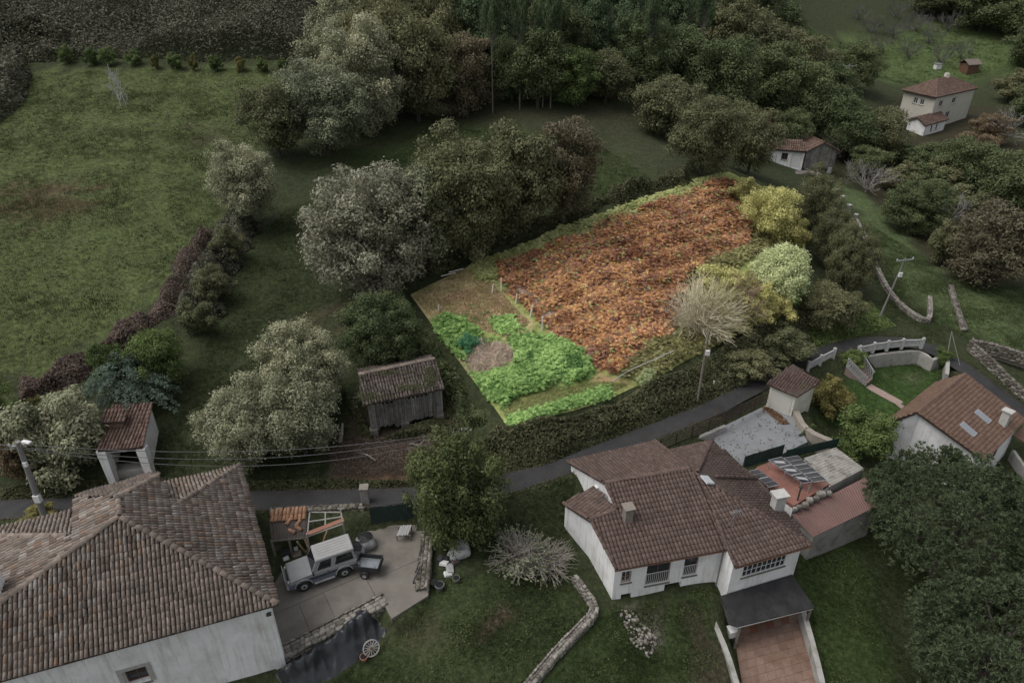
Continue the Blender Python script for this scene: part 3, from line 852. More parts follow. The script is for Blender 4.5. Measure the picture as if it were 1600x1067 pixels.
# roof light, chimneys, gutter, drainpipe
pl_r = plane3(l_, n_, k_)
e3, v3, n3 = plane_frame([l_, n_, k_], (l_, n_))
q = on_plane(1104, 752, pl_r)
b = MB(); b.obox(q + n3 * .12, e3 * .38, v3 * .3, n3 * .06); b.build('roof_light', mat('pale_skylight', (.42, .44, .46), rough=.2, spec=.5), Hm)
def chimney(parent, base, w, d, h, rz, m1, cap=True, name='chimney'):
    b = MB(); b.box((base[0], base[1], base[2] + h / 2 - .4), w, d, h + .8, rz); ch = b.build(name, m1, parent, bevel=.02)
    if cap:
        b = MB(); b.box((base[0], base[1], base[2] + h + .06), w * 1.35, d * 1.35, .08, rz)
        b.build('chimney_cap', m1, ch)
        b = MB()
        for sx in (-1, 1):
            for sy in (-1, 1):
                b.box((base[0] + sx * w * .35, base[1] + sy * d * .35, base[2] + h), .08, .08, .08, rz)
        b.build('chimney_pot_leg', m1, ch)
    return ch
plS = plane3(f_, e_, c_)
q = on_plane(980, 812, plS); chimney(Hm, q, .5, .5, 1.0, TH, mat('weathered_chimney', (.17, .15, .13), (.24, .21, .18), scale=4, rough=.95, bump=.4))
q = on_plane(1213, 795, pl_r); chimney(Hm, q, .7, .55, 1.2, TH, mat('grey_chimney_render', (.36, .35, .33), (.45, .44, .42), scale=3, rough=.9, stain=(.22, .21, .19), sscale=2))
b = MB(); b.tube([L2(6.72, -.05, 1.0), L2(6.72, -.05, -2.5)], .05, 8); b.build('drainpipe', mat('grey_pipe', (.2, .2, .19), rough=.6), Hm)
b = MB(); b.tube([L2(-.1, -.02, 1.12), L2(6.75, -.25, 1.12)], .06, 6); b.tube([L2(6.6, -1.55, 1.12), L2(11.8, -1.22, 1.12)], .06, 6); b.build('gutter', M_frame_b, Hm)
# television aerial
plSf = plane3(m_, l_, k_)
q = on_plane(1144, 824, plSf)
an = thing('roof_aerial', 'thin metal television aerial on the brown tile roof', 'aerial', q)
M_galv = mat('galvanised_metal', (.32, .33, .34), (.42, .43, .44), scale=8, rough=.4, metal=.6)
b = MB(); b.tube([q - [0, 0, .1], q + [0, 0, 2.0]], .02, 6); b.build('mast', M_galv, an)
b = MB(); b.bar(q + [-.35, -.1, 1.25], q + [.35, .1, 1.25], .025)
for k in range(6):
    x = -.32 + k * .13; b.bar(q + [x + .06, x * .28 - .18, 1.25], q + [x - .06, x * .28 + .18, 1.25], .014)
b.build('antenna_rods', M_galv, an)
b = MB(); b.bar(q, q + [-.45, .1, -.02], .02); b.bar(q + [0, 0, .9], q + [-.4, -.1, .02], .012); b.bar(q + [0, 0, .9], q + [.35, .25, -.02], .012); b.build('stay', M_galv, an)

# black canopy over the terrace in front of the sun room
cv = thing('canopy', 'sloping black felt canopy on timber posts below the sun room', 'canopy', W(1200, 980, -4.25))
tl, tr, br, bl = L2(6.3, -1.18, -1.55), L2(11.3, -.88, -1.5), W(1273, 949, -2.1), W(1151, 979, -2.15)
b = MB(); b.slab([tl, bl, br, tr], .06)
b.slab([tl + [0, 0, -.08], W(1138, 975, -2.35), bl + [0, 0, -.02], tl + [.2, -.2, -.04]], .03)
b.build('felt_roof', mat('black_roofing_felt', (.014, .014, .015), (.026, .026, .027), scale=1.6, rough=.75, bump=.35, bscale=4, stain=(.045, .045, .046), sscale=.9, samt=.6), cv)
M_wood = mat('weathered_wood', (.13, .11, .09), (.21, .185, .155), scale=5, rough=.9, bump=.3)
M_wood_n = mat('new_wood', (.26, .165, .09), (.34, .225, .13), scale=5, rough=.8)
for px, py in ((1157, 978), (1268, 950)):
    t = W(px, py, -2.25); b = MB(); b.bar((t[0], t[1] + .05, -4.3), (t[0], t[1] + .05, -2.25), .12); b.build('post', M_wood, cv)
b = MB(); b.bar(bl + [.05, .08, -.12], br + [-.05, .08, -.12], .1, .14); b.build('beam', M_frame_w, cv)
# terrace tiles under and in front of the canopy
patio = kind(addobj('terrace', None), 'structure')
pA, pB = W(1150, 1008, -4.2), W(1262, 978, -4.2)
pu = (pB - pA) / np.linalg.norm(pB - pA); pv = W(1291, 1085, -4.2) - pB; pv /= np.linalg.norm(pv)
b = MB(); b.slab([pA + [0, 0, -.03] - pv * 3, pA + pv * 6 + [0, 0, -.03], pB + pv * 6 + [0, 0, -.03], pB - pv * 3 + [0, 0, -.03]], .3); b.build('terrace_bed', mat('terrace_grout', (.16, .10, .075), (.22, .14, .1), scale=3, rough=.9), patio)
M_ptile = mat('terracotta_floor_tile', (.155, .098, .074), (.22, .148, .118), scale=2.5, rough=.6, objrnd=.10, stain=(.10, .055, .03), sscale=.45, samt=.7)
M_ptile2 = mat('dark_terracotta_insert', (.16, .07, .045), (.2, .09, .06), scale=2.5, rough=.6)
TW = np.linalg.norm(pB - pA) - .02
nt_ = 9; ts = TW / nt_
tb = MB(); tb.slab([tuple((pu * a + pv * b_)[:2] * ts * .485) + (.012,) for a, b_ in ((-1, 1), (1, 1), (1, -1), (-1, -1))], .03)
tme = bpy.data.meshes.new('floor_tile'); tme.from_pydata(tb.v, [], tb.f); tme.materials.append(M_ptile)
tme2 = tme.copy(); tme2.materials.clear(); tme2.materials.append(M_ptile2)
for i in range(nt_):
    for j in range(-4, 9):
        c = pA + pu * (i + .5) * ts + pv * (j + .5) * ts
        ob = bpy.data.objects.new('floor_tile', tme2 if (j in (-3, -2) and (i + j) % 2 == 0 and 1 < i < 7) else tme); COL.objects.link(ob); ob.parent = patio
        ob.location = c + np.array([0, 0, random.uniform(-.003, .003) - .02]); ob.rotation_euler = (random.gauss(0, .004), random.gauss(0, .004), 0)
# low rendered walls either side of the terrace
M_rend = mat('grey_render_wall', (.27, .26, .24), (.36, .35, .33), scale=1.5, rough=.9, bump=.3, bscale=10, stain=(.12, .12, .09), sscale=1.1, samt=.7)
def low_wall(name, label, cat, pts, th, h, material, sink=.5, coping=None):
    P = densify(np.array(pts), .8)
    t = thing(name, label, cat, P[0])
    m = MB()
    n = len(P); L_, R_ = [], []
    for i in range(n):
        d = P[min(i + 1, n - 1)][:2] - P[max(i - 1, 0)][:2]; d /= np.linalg.norm(d) + 1e-9
        q = np.array([-d[1], d[0]])
        L_.append(P[i][:2] + q * th / 2); R_.append(P[i][:2] - q * th / 2)
    for i in range(n - 1):
        z0, z1 = P[i][2], P[i + 1][2]
        m.hexa([(*L_[i], z0 - sink), (*R_[i], z0 - sink), (*R_[i + 1], z1 - sink), (*L_[i + 1], z1 - sink)],
               [(*L_[i], z0 + h), (*R_[i], z0 + h), (*R_[i + 1], z1 + h), (*L_[i + 1], z1 + h)], .5)
    m.build('wall_body', material, t)
    if coping:
        m = MB()
        for i in range(n - 1):
            z0, z1 = P[i][2] + h + .005, P[i + 1][2] + h + .005
            k = 1.12
            l0, r0 = P[i][:2] + (L_[i] - P[i][:2]) * k, P[i][:2] + (R_[i] - P[i][:2]) * k
            l1, r1 = P[i + 1][:2] + (L_[i + 1] - P[i + 1][:2]) * k, P[i + 1][:2] + (R_[i + 1] - P[i + 1][:2]) * k
            m.hexa([(*l0, z0), (*r0, z0), (*r1, z1), (*l1, z1)], [(*l0, z0 + .07), (*r0, z0 + .07), (*r1, z1 + .07), (*l1, z1 + .07)])
        m.build('coping', coping, t)
    return t
low_wall('terrace_wall', 'pale rendered wall along the right side of the tiled terrace', 'wall', [W(1254, 952, -3.4) + [0, 0, -.6], W(1268, 1000, -3.5) + [0, 0, -.6], W(1283, 1060, -3.6) + [0, 0, -.6], W(1292, 1110, -3.7) + [0, 0, -.6]], .28, .6, M_rend, sink=.6, coping=M_rend)
low_wall('terrace_wall', 'mossy rendered wall left of the tiled terrace beside the dirt path', 'wall', [W(1103, 945, -2.4) + [0, 0, -.5], W(1122, 985, -2.7) + [0, 0, -.5], W(1140, 1030, -3) + [0, 0, -.5], W(1158, 1090, -3.3) + [0, 0, -.5]], .3, .5, M_rend, sink=1.6)
bx = thing('planter_box', 'small white wooden box under the edge of the black canopy', 'box', W(1145, 985, -3.6))
q = W(1145, 985, -3.2); b = MB(); b.box((q[0], q[1], -3.3), .55, .45, .5, TH); b.build('crate_side', M_frame_w, bx)
b = MB(); b.box((q[0], q[1], -3.02), .62, .52, .05, TH); b.build('lid', M_frame_w, bx)
b = MB()
for sx in (-.2, .2):
    for sy in (-.15, .15): b.bar((q[0] + sx, q[1] + sy, -4.3), (q[0] + sx, q[1] + sy, -3.5), .06)
b.build('stand', M_wood, bx)

# ------------------------------------------------------------------ stone walls
STONE_V = np.array([[-.5,-.5,0],[.5,-.5,0],[.5,.5,0],[-.5,.5,0],[-.5,-.42,.8],[.44,-.5,.75],[.5,.42,.8],[-.42,.5,.72],[-.3,-.26,1],[.27,-.3,.97],[.3,.25,1],[-.26,.3,.95]])
STONE_F = np.array([[0,1,5,4],[1,2,6,5],[2,3,7,6],[3,0,4,7],[4,5,9,8],[5,6,10,9],[6,7,11,10],[7,4,8,11],[8,9,10,11]])
M_stone = mat('field_stone', (.7, .7, .7), (1.25, 1.25, 1.25), scale=5, rough=.95, bump=.5, bscale=18,
    rnd=[(0, (.075, .066, .056)), (.35, (.13, .115, .098)), (.7, (.18, .162, .14)), (1, (.25, .23, .20))], stain=(.055, .06, .035), sscale=1.2, samt=.6)
M_stone_l = mat('pale_stone', (.75, .75, .75), (1.2, 1.2, 1.2), scale=5, rough=.95, bump=.5, bscale=18,
    rnd=[(0, (.13, .118, .102)), (.5, (.21, .19, .165)), (1, (.3, .28, .25))], stain=(.09, .085, .06), sscale=1.0, samt=.5)
M_mortar = mat('wall_core', (.07, .06, .05), (.10, .09, .075), scale=3, rough=1)
def stone_wall(name, label, pts, th, h, material, size=.28, sink=.5, cat='stone wall', group=None, top_drop=0.0):
    """pts carry the height of the wall foot"""
    P = densify(np.array(pts, float), .7)
    t = thing(name, label, cat, P[0], group)
    m = MB(); n = len(P); Q = []
    for i in range(n):
        d = P[min(i + 1, n - 1)][:2] - P[max(i - 1, 0)][:2]; d /= np.linalg.norm(d) + 1e-9
        Q.append((d, np.array([-d[1], d[0]])))
    k = th / 2 - .05
    for i in range(n - 1):
        a, b = P[i], P[i + 1]; qa, qb = Q[i][1], Q[i + 1][1]
        pts4 = [a[:2] + qa * k, a[:2] - qa * k, b[:2] - qb * k, b[:2] + qb * k]; zz = [a[2], a[2], b[2], b[2]]
        m.hexa([(*p, z - sink) for p, z in zip(pts4, zz)], [(*p, z + h - .06) for p, z in zip(pts4, zz)], .5)
    m.build('wall_core', M_mortar, t)
    Ms, Ts = [], []
    seg = np.linalg.norm(np.diff(P[:, :2], axis=0), axis=1); cum = np.concatenate([[0], np.cumsum(seg)])
    L_ = cum[-1]
    def at(s):
        i = min(int(np.searchsorted(cum, s, 'right')) - 1, n - 2); i = max(i, 0); u = (s - cum[i]) / (seg[i] + 1e-9)
        return P[i] * (1 - u) + P[i + 1] * u, Q[i]
    def put(c, ax, ay, az, sx, sy, sz):
        Ms.append(np.stack([ax * sx, ay * sy, az * sz], -1)); Ts.append(c)
    Z = np.array([0, 0, 1.])
    for side in (-1, 1):
        z = -sink * .4
        while z < h - .03:
            hh = size * random.uniform(.5, .85); s = random.uniform(-.1, .1)
            while s < L_:
                w = size * random.uniform(.7, 1.7); c, (d, q) = at(min(max(s + w / 2, 0), L_))
                d3 = np.array([*d, 0]); q3 = np.array([*q, 0]) * side
                put(np.array([*(c[:2] + q3[:2] * (th / 2 - .09)), c[2] + z + hh / 2]), d3, Z * 1.0, q3, w * .94, hh * .92, .09 + random.uniform(0, .05))
                s += w
            z += hh
    w_rows = max(1, int(round(th / (size * 1.05)))); rw = th / w_rows
    for r_ in range(w_rows):
        s = random.uniform(-.1, .1)
        while s < L_:
            w = size * random.uniform(.7, 1.8); c, (d, q) = at(min(max(s + w / 2, 0), L_))
            d3 = np.array([*d, 0]); q3 = np.array([*q, 0])
            put(np.array([*(c[:2] + q3[:2] * (-th / 2 + (r_ + .5) * rw)), c[2] + h - .1 + random.uniform(-.03, .03)]), d3, q3, Z, w * .95, rw * .95, .1 + random.uniform(0, .05))
            s += w
    for s0 in (0, L_):
        c, (d, q) = at(s0); sg = -1 if s0 == 0 else 1
        z = -sink * .4
        while z < h - .05:
            hh = size * random.uniform(.6, .9); x = -th / 2
            while x < th / 2 - .05:
                w = min(size * random.uniform(.7, 1.3), th / 2 - x)
                put(np.array([*(c[:2] + q * (x + w / 2) - d * sg * .06), c[2] + z + hh / 2]), np.array([*q, 0]), Z, np.array([*d, 0]) * sg, w * .94, hh * .93, .12)
                x += w
            z += hh
    Ms, Ts = np.array(Ms), np.array(Ts)
    rr = rotz(rng.normal(0, .06, len(Ts)))
    Ms = np.einsum('cij,cjk->cik', Ms, rr)
    V, Fc = scatter(STONE_V, STONE_F, Ms, Ts - P[0])
    V = V + rng.normal(0, size * .035, V.shape)
    me = np_mesh('stones', V, Fc, rnd=np.repeat(rng.random(len(Ts)), len(STONE_F)))
    kind(addobj('stones', me, material, t), 'stuff')
    return t

def gpt(px, py, dz=0): p = G(px, py); return p + np.array([0, 0, dz])
# yard walls
stone_wall('stone_wall', 'rough dry stone wall between the concrete yard and the road', [W(424, 800, 1) + [0, 0, -1], W(480, 797, 1) + [0, 0, -1], W(566, 791, 1.1) + [0, 0, -1.1]], .5, 1.15, M_stone)
stone_wall('stone_wall', 'thick stone retaining wall between the concrete yard and the black tarpaulin', [W(437, 1022, 0) + [0, 0, -1.3], W(520, 979, 0) + [0, 0, -1.3], W(598, 938, 0) + [0, 0, -1.3]], .8, 1.35, M_stone_l, size=.3)
stone_wall('stone_wall', 'stub of stone wall at the right edge of the concrete yard', [W(668, 838, .2) + [0, 0, -.9], W(664, 880, .15) + [0, 0, -.9], W(660, 918, .1) + [0, 0, -.9]], .75, 1.05, M_stone)
stone_wall('stone_wall', 'bent low stone wall across the lawn in front of the middle house', [gpt(897, 908, -.1), gpt(917, 934, -.1), gpt(929, 958, -.1), gpt(905, 988, -.1), gpt(868, 1026, -.1), gpt(820, 1085, -.1)], .45, .55, M_stone_l, size=.22)
# gate pillar
q = W(573, 793, .5)
t = thing('gate_pillar', 'square stone gate pillar beside the dark green gate', 'pillar', (q[0], q[1], .4))
b = MB(); b.box((q[0], q[1], 1.25), .5, .5, 1.9, .1); b.build('shaft', mat('pillar_stone', (.2, .19, .175), (.3, .285, .26), scale=3, rough=.95, bump=.4, stain=(.1, .1, .08), sscale=2), t, bevel=.03)
b = MB(); b.box((q[0], q[1], 2.24), .58, .58, .12, .1); b.build('cap', M_stone_l, t, bevel=.03)
# green gate
ga_, gb_ = W(581, 820, .3), W(648, 811, .3)
t = thing('yard_gate', 'dark green sheeted gate closing the concrete yard off from the road', 'gate', ga_)
M_green = mat('dark_green_mesh', (.012, .024, .02), (.022, .038, .032), scale=5, rough=.7, bump=.3, bscale=3)
d = gb_ - ga_; L_ = np.linalg.norm(d); d /= L_; nn = np.array([-d[1], d[0], 0])
V, Fc = [], []
for i in range(25):
    for j in range(7):
        V.append(ga_ + d * L_ * i / 24 + [0, 0, .1 + 1.3 * j / 6] + nn * .03 * math.sin(i * 1.3 + j))
for i in range(24):
    for j in range(6): a = i * 7 + j; Fc.append((a, a + 7, a + 8, a + 1))
b = MB(); b.add(V, Fc); b.build('sheeting', M_green, t)
b = MB()
for k in range(5): p = ga_ + d * L_ * k / 4; b.bar(p + nn * .05, p + nn * .05 + [0, 0, 1.5], .06)
b.build('gate_post', mat('dark_steel', (.03, .03, .03), (.05, .05, .05), rough=.6), t)
b = MB(); b.bar(ga_ + [0, 0, 1.45] + nn * .05, gb_ + [0, 0, 1.45] + nn * .05, .05); b.bar(ga_ + [0, 0, .12] + nn * .05, gb_ + [0, 0, .12] + nn * .05, .05); b.build('rail', MATS['dark_steel'], t)

# lean-to and timber frame in the yard corner
s1, s2, s3, s4 = W(420, 805, 2.2), W(481, 800, 2.2), W(478, 838, 1.75), W(424, 843, 1.75)
t = thing('lean_to', 'ramshackle lean-to with dark sheet roof and one row of orange tiles', 'shed', (s1[0], s1[1], 0))
M_sheet = mat('dark_corrugated_sheet', (.045, .04, .038), (.075, .068, .062), scale=3, rough=.8, stain=(.10, .06, .04), sscale=2)
def corr(parent, quad, name, material, pitch=.18, amp=.025, across=True):
    """corrugated sheet: quad a-b along the ridge, d-c along the eave; waves run down the slope"""
    a, b_, c, d_ = [np.array(x, float) for x in quad]
    n = max(4, int(np.linalg.norm(b_ - a) / pitch * 4)); V, Fc = [], []
    nrm = np.cross(b_ - a, d_ - a); nrm /= np.linalg.norm(nrm)
    if nrm[2] < 0: nrm = -nrm
    for i in range(n + 1):
        u = i / n; w = amp * math.sin(i * math.pi / 2)
        for v in (0, .5, 1): V.append(a * (1 - u) * (1 - v) + b_ * u * (1 - v) + c * u * v + d_ * (1 - u) * v + nrm * w)
    for i in range(n):
        for v in range(2): k = i * 3 + v; Fc.append((k, k + 3, k + 4, k + 1))
    m = MB(); m.add(V, Fc, .5); o = m.build(name, material, parent, smooth_sh=False)
    md = o.modifiers.new('sheet', 'SOLIDIFY'); md.thickness = .02
    return o
m1, m2 = s1 * .72 + s4 * .28, s2 * .72 + s3 * .28
corr(t, (m1, m2, s3, s4), 'sheet_roof', M_sheet)
M_tile_or = mat('orange_tile', (.24, .13, .08), (.33, .19, .12), scale=5, rough=.85, objrnd=.2)
e, v, n = plane_frame([s1, s2, m2, m1], (m1, m2))
PV, PF = tile_proto(.24, .42)
tm = np_mesh('tile', PV, PF, rnd=np.full(len(PF), .5)); tm.materials.append(M_tile_or)
for k in range(int(np.linalg.norm(s2 - s1) / .235)):
    for jj in range(2):
        ob = bpy.data.objects.new('tile', tm); COL.objects.link(ob); ob.parent = t
        ob.matrix_local = Matrix.Translation(m1 + e * (.12 + k * .235) + v * (jj * .38 - .05) + n * .02 - np.array(world_loc(t))) @ Matrix(np.stack([e, v, n], -1).tolist()).to_4x4() @ Matrix.Rotation(random.gauss(0, .05), 4, 'Z')
for k in range(4):
    ob = bpy.data.objects.new('tile', tm); COL.objects.link(ob); ob.parent = t
    u_ = random.uniform(.15, .9); p = m1 * (1 - u_) + m2 * u_ - v * random.uniform(.3, 1.0) + n * .05
    ob.matrix_local = Matrix.Translation(p - np.array(world_loc(t))) @ Matrix(np.stack([e, v, n], -1).tolist()).to_4x4() @ Matrix.Rotation(random.uniform(-1, 1), 4, 'Z')
for p in (s3, s4, s4 * .5 + s3 * .5):
    b = MB(); b.bar((p[0], p[1], -.1), (p[0], p[1], p[2] - .05), .11); b.build('post', M_wood, t)
b = MB(); b.bar(s4 - [0, 0, .08], s3 - [0, 0, .08], .1, .12); b.build('beam', M_wood, t)
b = MB(); b.bar(s3 + [0, -.05, -1.7], s3 + [-.5, -.2, -.2], .08); b.bar(s3 + [.3, -.3, -1.7], s3 + [-.1, 0, -.1], .1); b.build('brace', M_wood_n, t)
# back wall of rubble behind the lean-to
f1, f2, f3, f4 = W(484, 800, 2.2), W(533, 800, 2.2), W(536, 818, 2.1), W(480, 838, 1.9)
t = thing('timber_frame', 'open frame of grey poles with a reddish plank beside the lean-to', 'timber frame', (f1[0], f1[1], 0))
M_pole = mat('grey_poles', (.22, .21, .19), (.3, .29, .265), scale=6, rough=.9)
for a, bb in ((f1, f2), (f4, f3), (f1, f4), (f2, f3), (f1 * .5 + f2 * .5, f4 * .5 + f3 * .5), (f1 * .6 + f4 * .4, f2 * .6 + f3 * .4)):
    b = MB(); b.tube([a, bb], .045, 6); b.build('pole', M_pole, t)
for p in (f1, f2, f3, f4):
    b = MB(); b.tube([(p[0], p[1], -.1), (p[0], p[1], p[2] + .25)], .055, 6); b.build('post', M_pole, t)
b = MB(); b.bar(f4 * .93 + f1 * .07 + [0, 0, .08], f3 + [0, .25, .08], .3, .04); b.build('plank', mat('reddish_plank', (.2, .095, .065), (.26, .13, .09), scale=4, rough=.8), t)
b = MB(); b.bar((f4[0] + .3, f4[1] - .3, .05), (f4[0] + 1.0, f4[1] + .9, 1.7), .09); b.build('leaning_plank', M_wood_n, t)
junk = thing('scrap_heap', 'jumble of dark and white scrap under the lean-to roof', 'scrap', W(448, 868, .1))
q = W(448, 868, .15)
for k, (dx, dy, w, h, mt) in enumerate(((0, 0, .5, .35, 'dark_steel'), (-.5, .2, .4, .5, 'dark_corrugated_sheet'), (.45, .3, .35, .25, 'white_painted_frame'), (.1, -.35, .3, .2, 'white_painted_frame'), (.7, -.1, .5, .3, 'weathered_wood'))):
    b = MB(); b.obox(q + [dx, dy, h / 2], (w / 2, .06, .05), (-.05, w / 3, .04), (-.03, 0, h / 2)); b.build('scrap_piece', MATS[mt], junk, bevel=.03)

# ------------------------------------------------------------------ 4x4 car
def car():
    w1, w2 = W(478, 921, .0), W(538, 900, .0)
    hd = w1 - w2; hd[2] = 0; hd /= np.linalg.norm(hd)
    side = np.array([-hd[1], hd[0], 0])           # to the left of the car when driving forwards
    WB = 2.31
    mid = (w1 + w2) / 2 - side * .72            # wheels seen are those on the left side
    t = thing('off_road_car', 'silver grey boxy three-door off-road car parked in the concrete yard', 'car', (mid[0], mid[1], 0))
    def T(x, y, z): return mid + hd * x + side * y + np.array([0, 0, z])
    M_sil = mat('silver_paint', (.22, .225, .23), (.26, .265, .27), scale=2, rough=.45, spec=.4)
    M_blue = mat('blue_grey_paint_band', (.09, .11, .14), (.11, .13, .16), scale=2, rough=.4, spec=.5)
    M_blk = mat('black_rubber_plastic', (.018, .018, .018), (.028, .028, .028), scale=6, rough=.7)
    M_cgl = mat('car_glass', (.012, .014, .016), rough=.06, spec=.6)
    M_rim = mat('pale_wheel_rim', (.24, .24, .24), (.3, .3, .3), scale=6, rough=.5)
    xf, xr, hw = 1.93, -1.95, .8
    # lower body: side profile with wheel arches, lofted across
    def arch(cx, r, n=7):
        return [(cx + r * math.cos(a), .42 + r * math.sin(a)) for a in np.linspace(0, math.pi, n)]
    low = [(xf, .5)] + arch(WB / 2, .46) + arch(-WB / 2, .46) + [(xr, .5)]
    def body(z0f, z1, name, material, prof, inset_top=.0):
        m = MB(); n = len(prof)
        V = []
        for y, s in ((-hw, -1), (hw, 1)):
            for x, z in prof: V.append(T(x, y, z))
            V.append(T(xr, y * (1 - inset_top), z1)); V.append(T(xf if z1 < 1.0 else xf, y * (1 - inset_top), z1))
        k = n + 2
        fs = [tuple(range(k))[::-1], tuple(range(k, 2 * k))]
        for i in range(k): j = (i + 1) % k; fs.append((i, j, j + k, i + k))
        m.add(V, fs, .5)
        return m.build(name, material, t)
    body(.5, .74, 'body_band', M_blue, low)
    m = MB()
    # upper belt of the body and bonnet
    belt = [(xf - .02, .742), (xr, .742), (xr, 1.08), (.78, 1.08), (xf - .1, 1.0)]
    V = [T(x, s * (hw - .01 - (.03 if z > .8 else 0)), z) for s in (-1, 1) for x, z in belt]
    m.add(V, [(4, 3, 2, 1, 0), (5, 6, 7, 8, 9)] + [(i, (i + 1) % 5, (i + 1) % 5 + 5, i + 5) for i in range(5)], .5); m.build('body_shell', M_sil, t, bevel=.03)
    m = MB(); m.hexa([T(.82, -.66, 1.06), T(1.8, -.66, .99), T(1.8, .66, .99), T(.82, .66, 1.06)], [T(.84, -.62, 1.1), T(1.78, -.62, 1.035), T(1.78, .62, 1.035), T(.84, .62, 1.1)]); m.build('bonnet', M_sil, t, bevel=.02)
    # cabin
    cb = [T(.62, -.74, 1.085), T(.62, .74, 1.085), T(xr + .03, .74, 1.085), T(xr + .03, -.74, 1.085)]
    ct = [T(.28, -.62, 1.78), T(.28, .62, 1.78), T(xr + .1, .62, 1.8), T(xr + .1, -.62, 1.8)]
    m = MB(); m.hexa([cb[0], cb[3], cb[2], cb[1]][::-1], [ct[0], ct[3], ct[2], ct[1]][::-1], .5); m.build('cabin', M_sil, t, bevel=.03)
    m = MB(); m.hexa([T(.32, -.66, 1.8), T(.32, .66, 1.8), T(xr + .04, .66, 1.81), T(xr + .04, -.66, 1.81)][::-1][::-1], [T(.26, -.6, 1.88), T(.26, .6, 1.88), T(xr + .1, .6, 1.89), T(xr + .1, -.6, 1.89)]); rf = m.build('roof', mat('pale_roof_paint', (.27, .27, .265), (.31, .31, .305), scale=2, rough=.6), t, bevel=.025)
    m = MB()
    for k in range(5):
        y = -.4 + k * .2; m.bar(T(.1, y, 1.893), T(xr + .25, y, 1.903), .03, .012)
    m.build('roof_rib', MATS['pale_roof_paint'], rf)
    def quad(name, p, out, material=M_cgl):
        m = MB(); p = [np.array(x) for x in p]; nrm = np.cross(p[1] - p[0], p[2] - p[0]); nrm /= np.linalg.norm(nrm)
        if np.dot(nrm, out) < 0: p = p[::-1]; nrm = -nrm
        m.hexa([x + nrm * .002 for x in p], [x + nrm * .014 for x in p]); return m.build(name, material, t)
    def lerp4(P, u, v): return (P[0] * (1 - u) + P[1] * u) * (1 - v) + (P[3] * (1 - u) + P[2] * u) * v
    ws = [cb[0], cb[1], ct[1], ct[0]]
    quad('windscreen', [lerp4(ws, .06, .12), lerp4(ws, .94, .12), lerp4(ws, .94, .93), lerp4(ws, .06, .93)], hd)
    for s, A in ((1, [cb[1], cb[2], ct[2], ct[1]]), (-1, [cb[0], cb[3], ct[3], ct[0]])):
        for u0, u1_ in ((.09, .42), (.5, .95)):
            quad('side_window', [lerp4(A, u0 + .02, .14), lerp4(A, u1_, .14), lerp4(A, u1_ - .01, .84), lerp4(A, u0 + .05, .84)], side * s)
    rw_ = [cb[2], cb[3], ct[3], ct[2]]
    quad('rear_window', [lerp4(rw_, .1, .2), lerp4(rw_, .9, .2), lerp4(rw_, .9, .85), lerp4(rw_, .1, .85)], -hd)
    for x, z, nm in ((xf + .07, .56, 'front_bumper'), (xr - .07, .56, 'rear_bumper')):
        m = MB(); m.obox(T(x, 0, z), hd * .07, side * .8, (0, 0, .085)); m.build(nm, M_rim, t, bevel=.03)
    m = MB()
    for y in (-.5, 0, .5): m.tube([T(xf + .12, y, .5), T(xf + .14, y, 1.05)], .025, 6)
    m.tube([T(xf + .14, -.62, 1.05), T(xf + .14, .62, 1.05)], .028, 6); m.tube([T(xf + .14, -.62, .78), T(xf + .14, .62, .78)], .022, 6); m.build('bull_bar', M_rim, t)
    m = MB(); m.obox(T(xf - .01, 0, .84), hd * .02, side * .42, (0, 0, .1)); m.build('grille', M_blk, t)
    for y in (-.58, .58):
        m = MB(); m.tube([T(xf - .06, y, .86), T(xf + .02, y, .86)], .09, 12); m.build('headlight', mat('headlight_glass', (.5, .5, .5), rough=.1), t)
    for s in (-1, 1):
        m = MB(); m.obox(T(0, s * .84, .4), hd * .58, side * .07, (0, 0, .025)); m.build('side_step', M_rim, t)
        m = MB(); m.obox(T(.55, s * .87, 1.2), hd * .05, side * .09, (0, 0, .08)); m.build('mirror', M_blk, t)
        m = MB(); m.obox(T(-.28, s * .805, .95), hd * .06, side * .012, (0, 0, .02)); m.build('door_handle', M_blk, t)
    m = MB(); m.obox(T(0, 0, .52), hd * 1.7, side * .6, (0, 0, .14)); m.build('chassis', M_blk, t)
    for x in (WB / 2, -WB / 2):
        for s in (-1, 1):
            m = MB(); c = T(x, s * .72, .37)
            m.tube([c - side * .11, c - side * .1, c + side * .1, c + side * .11], [.3, .37, .37, .3], 18); wh = m.build('wheel', M_blk, t, smooth_sh=False)
            m = MB(); m.tube([c + side * s * .1, c + side * s * .118], [.21, .17], 14); m.build('rim', M_rim, wh)
            m = MB(); m.tube([c + side * s * .116, c + side * s * .15], .07, 8); m.build('hub', M_blk, wh)
        for s in (-1, 1):
            m = MB(); pr = [T(x + r * math.cos(a), s * (hw - .02), .42 + r * math.sin(a)) for r in (.46, .53) for a in np.linspace(.1, math.pi - .1, 8)]
            po = [p + side * s * .07 for p in pr]
            m.add(pr + po, [(i, i + 1, i + 9, i + 8) for i in range(7)] + [(i + 16, i + 24, i + 25, i + 17) for i in range(7)] + [(i + 8, i + 9, i + 25, i + 24) for i in range(7)] + [(i, i + 16, i + 17, i + 1) for i in range(7)]); m.build('wheel_arch', M_sil, t)
    return t, T, hd, side
CAR, CT, chd, csd = car()
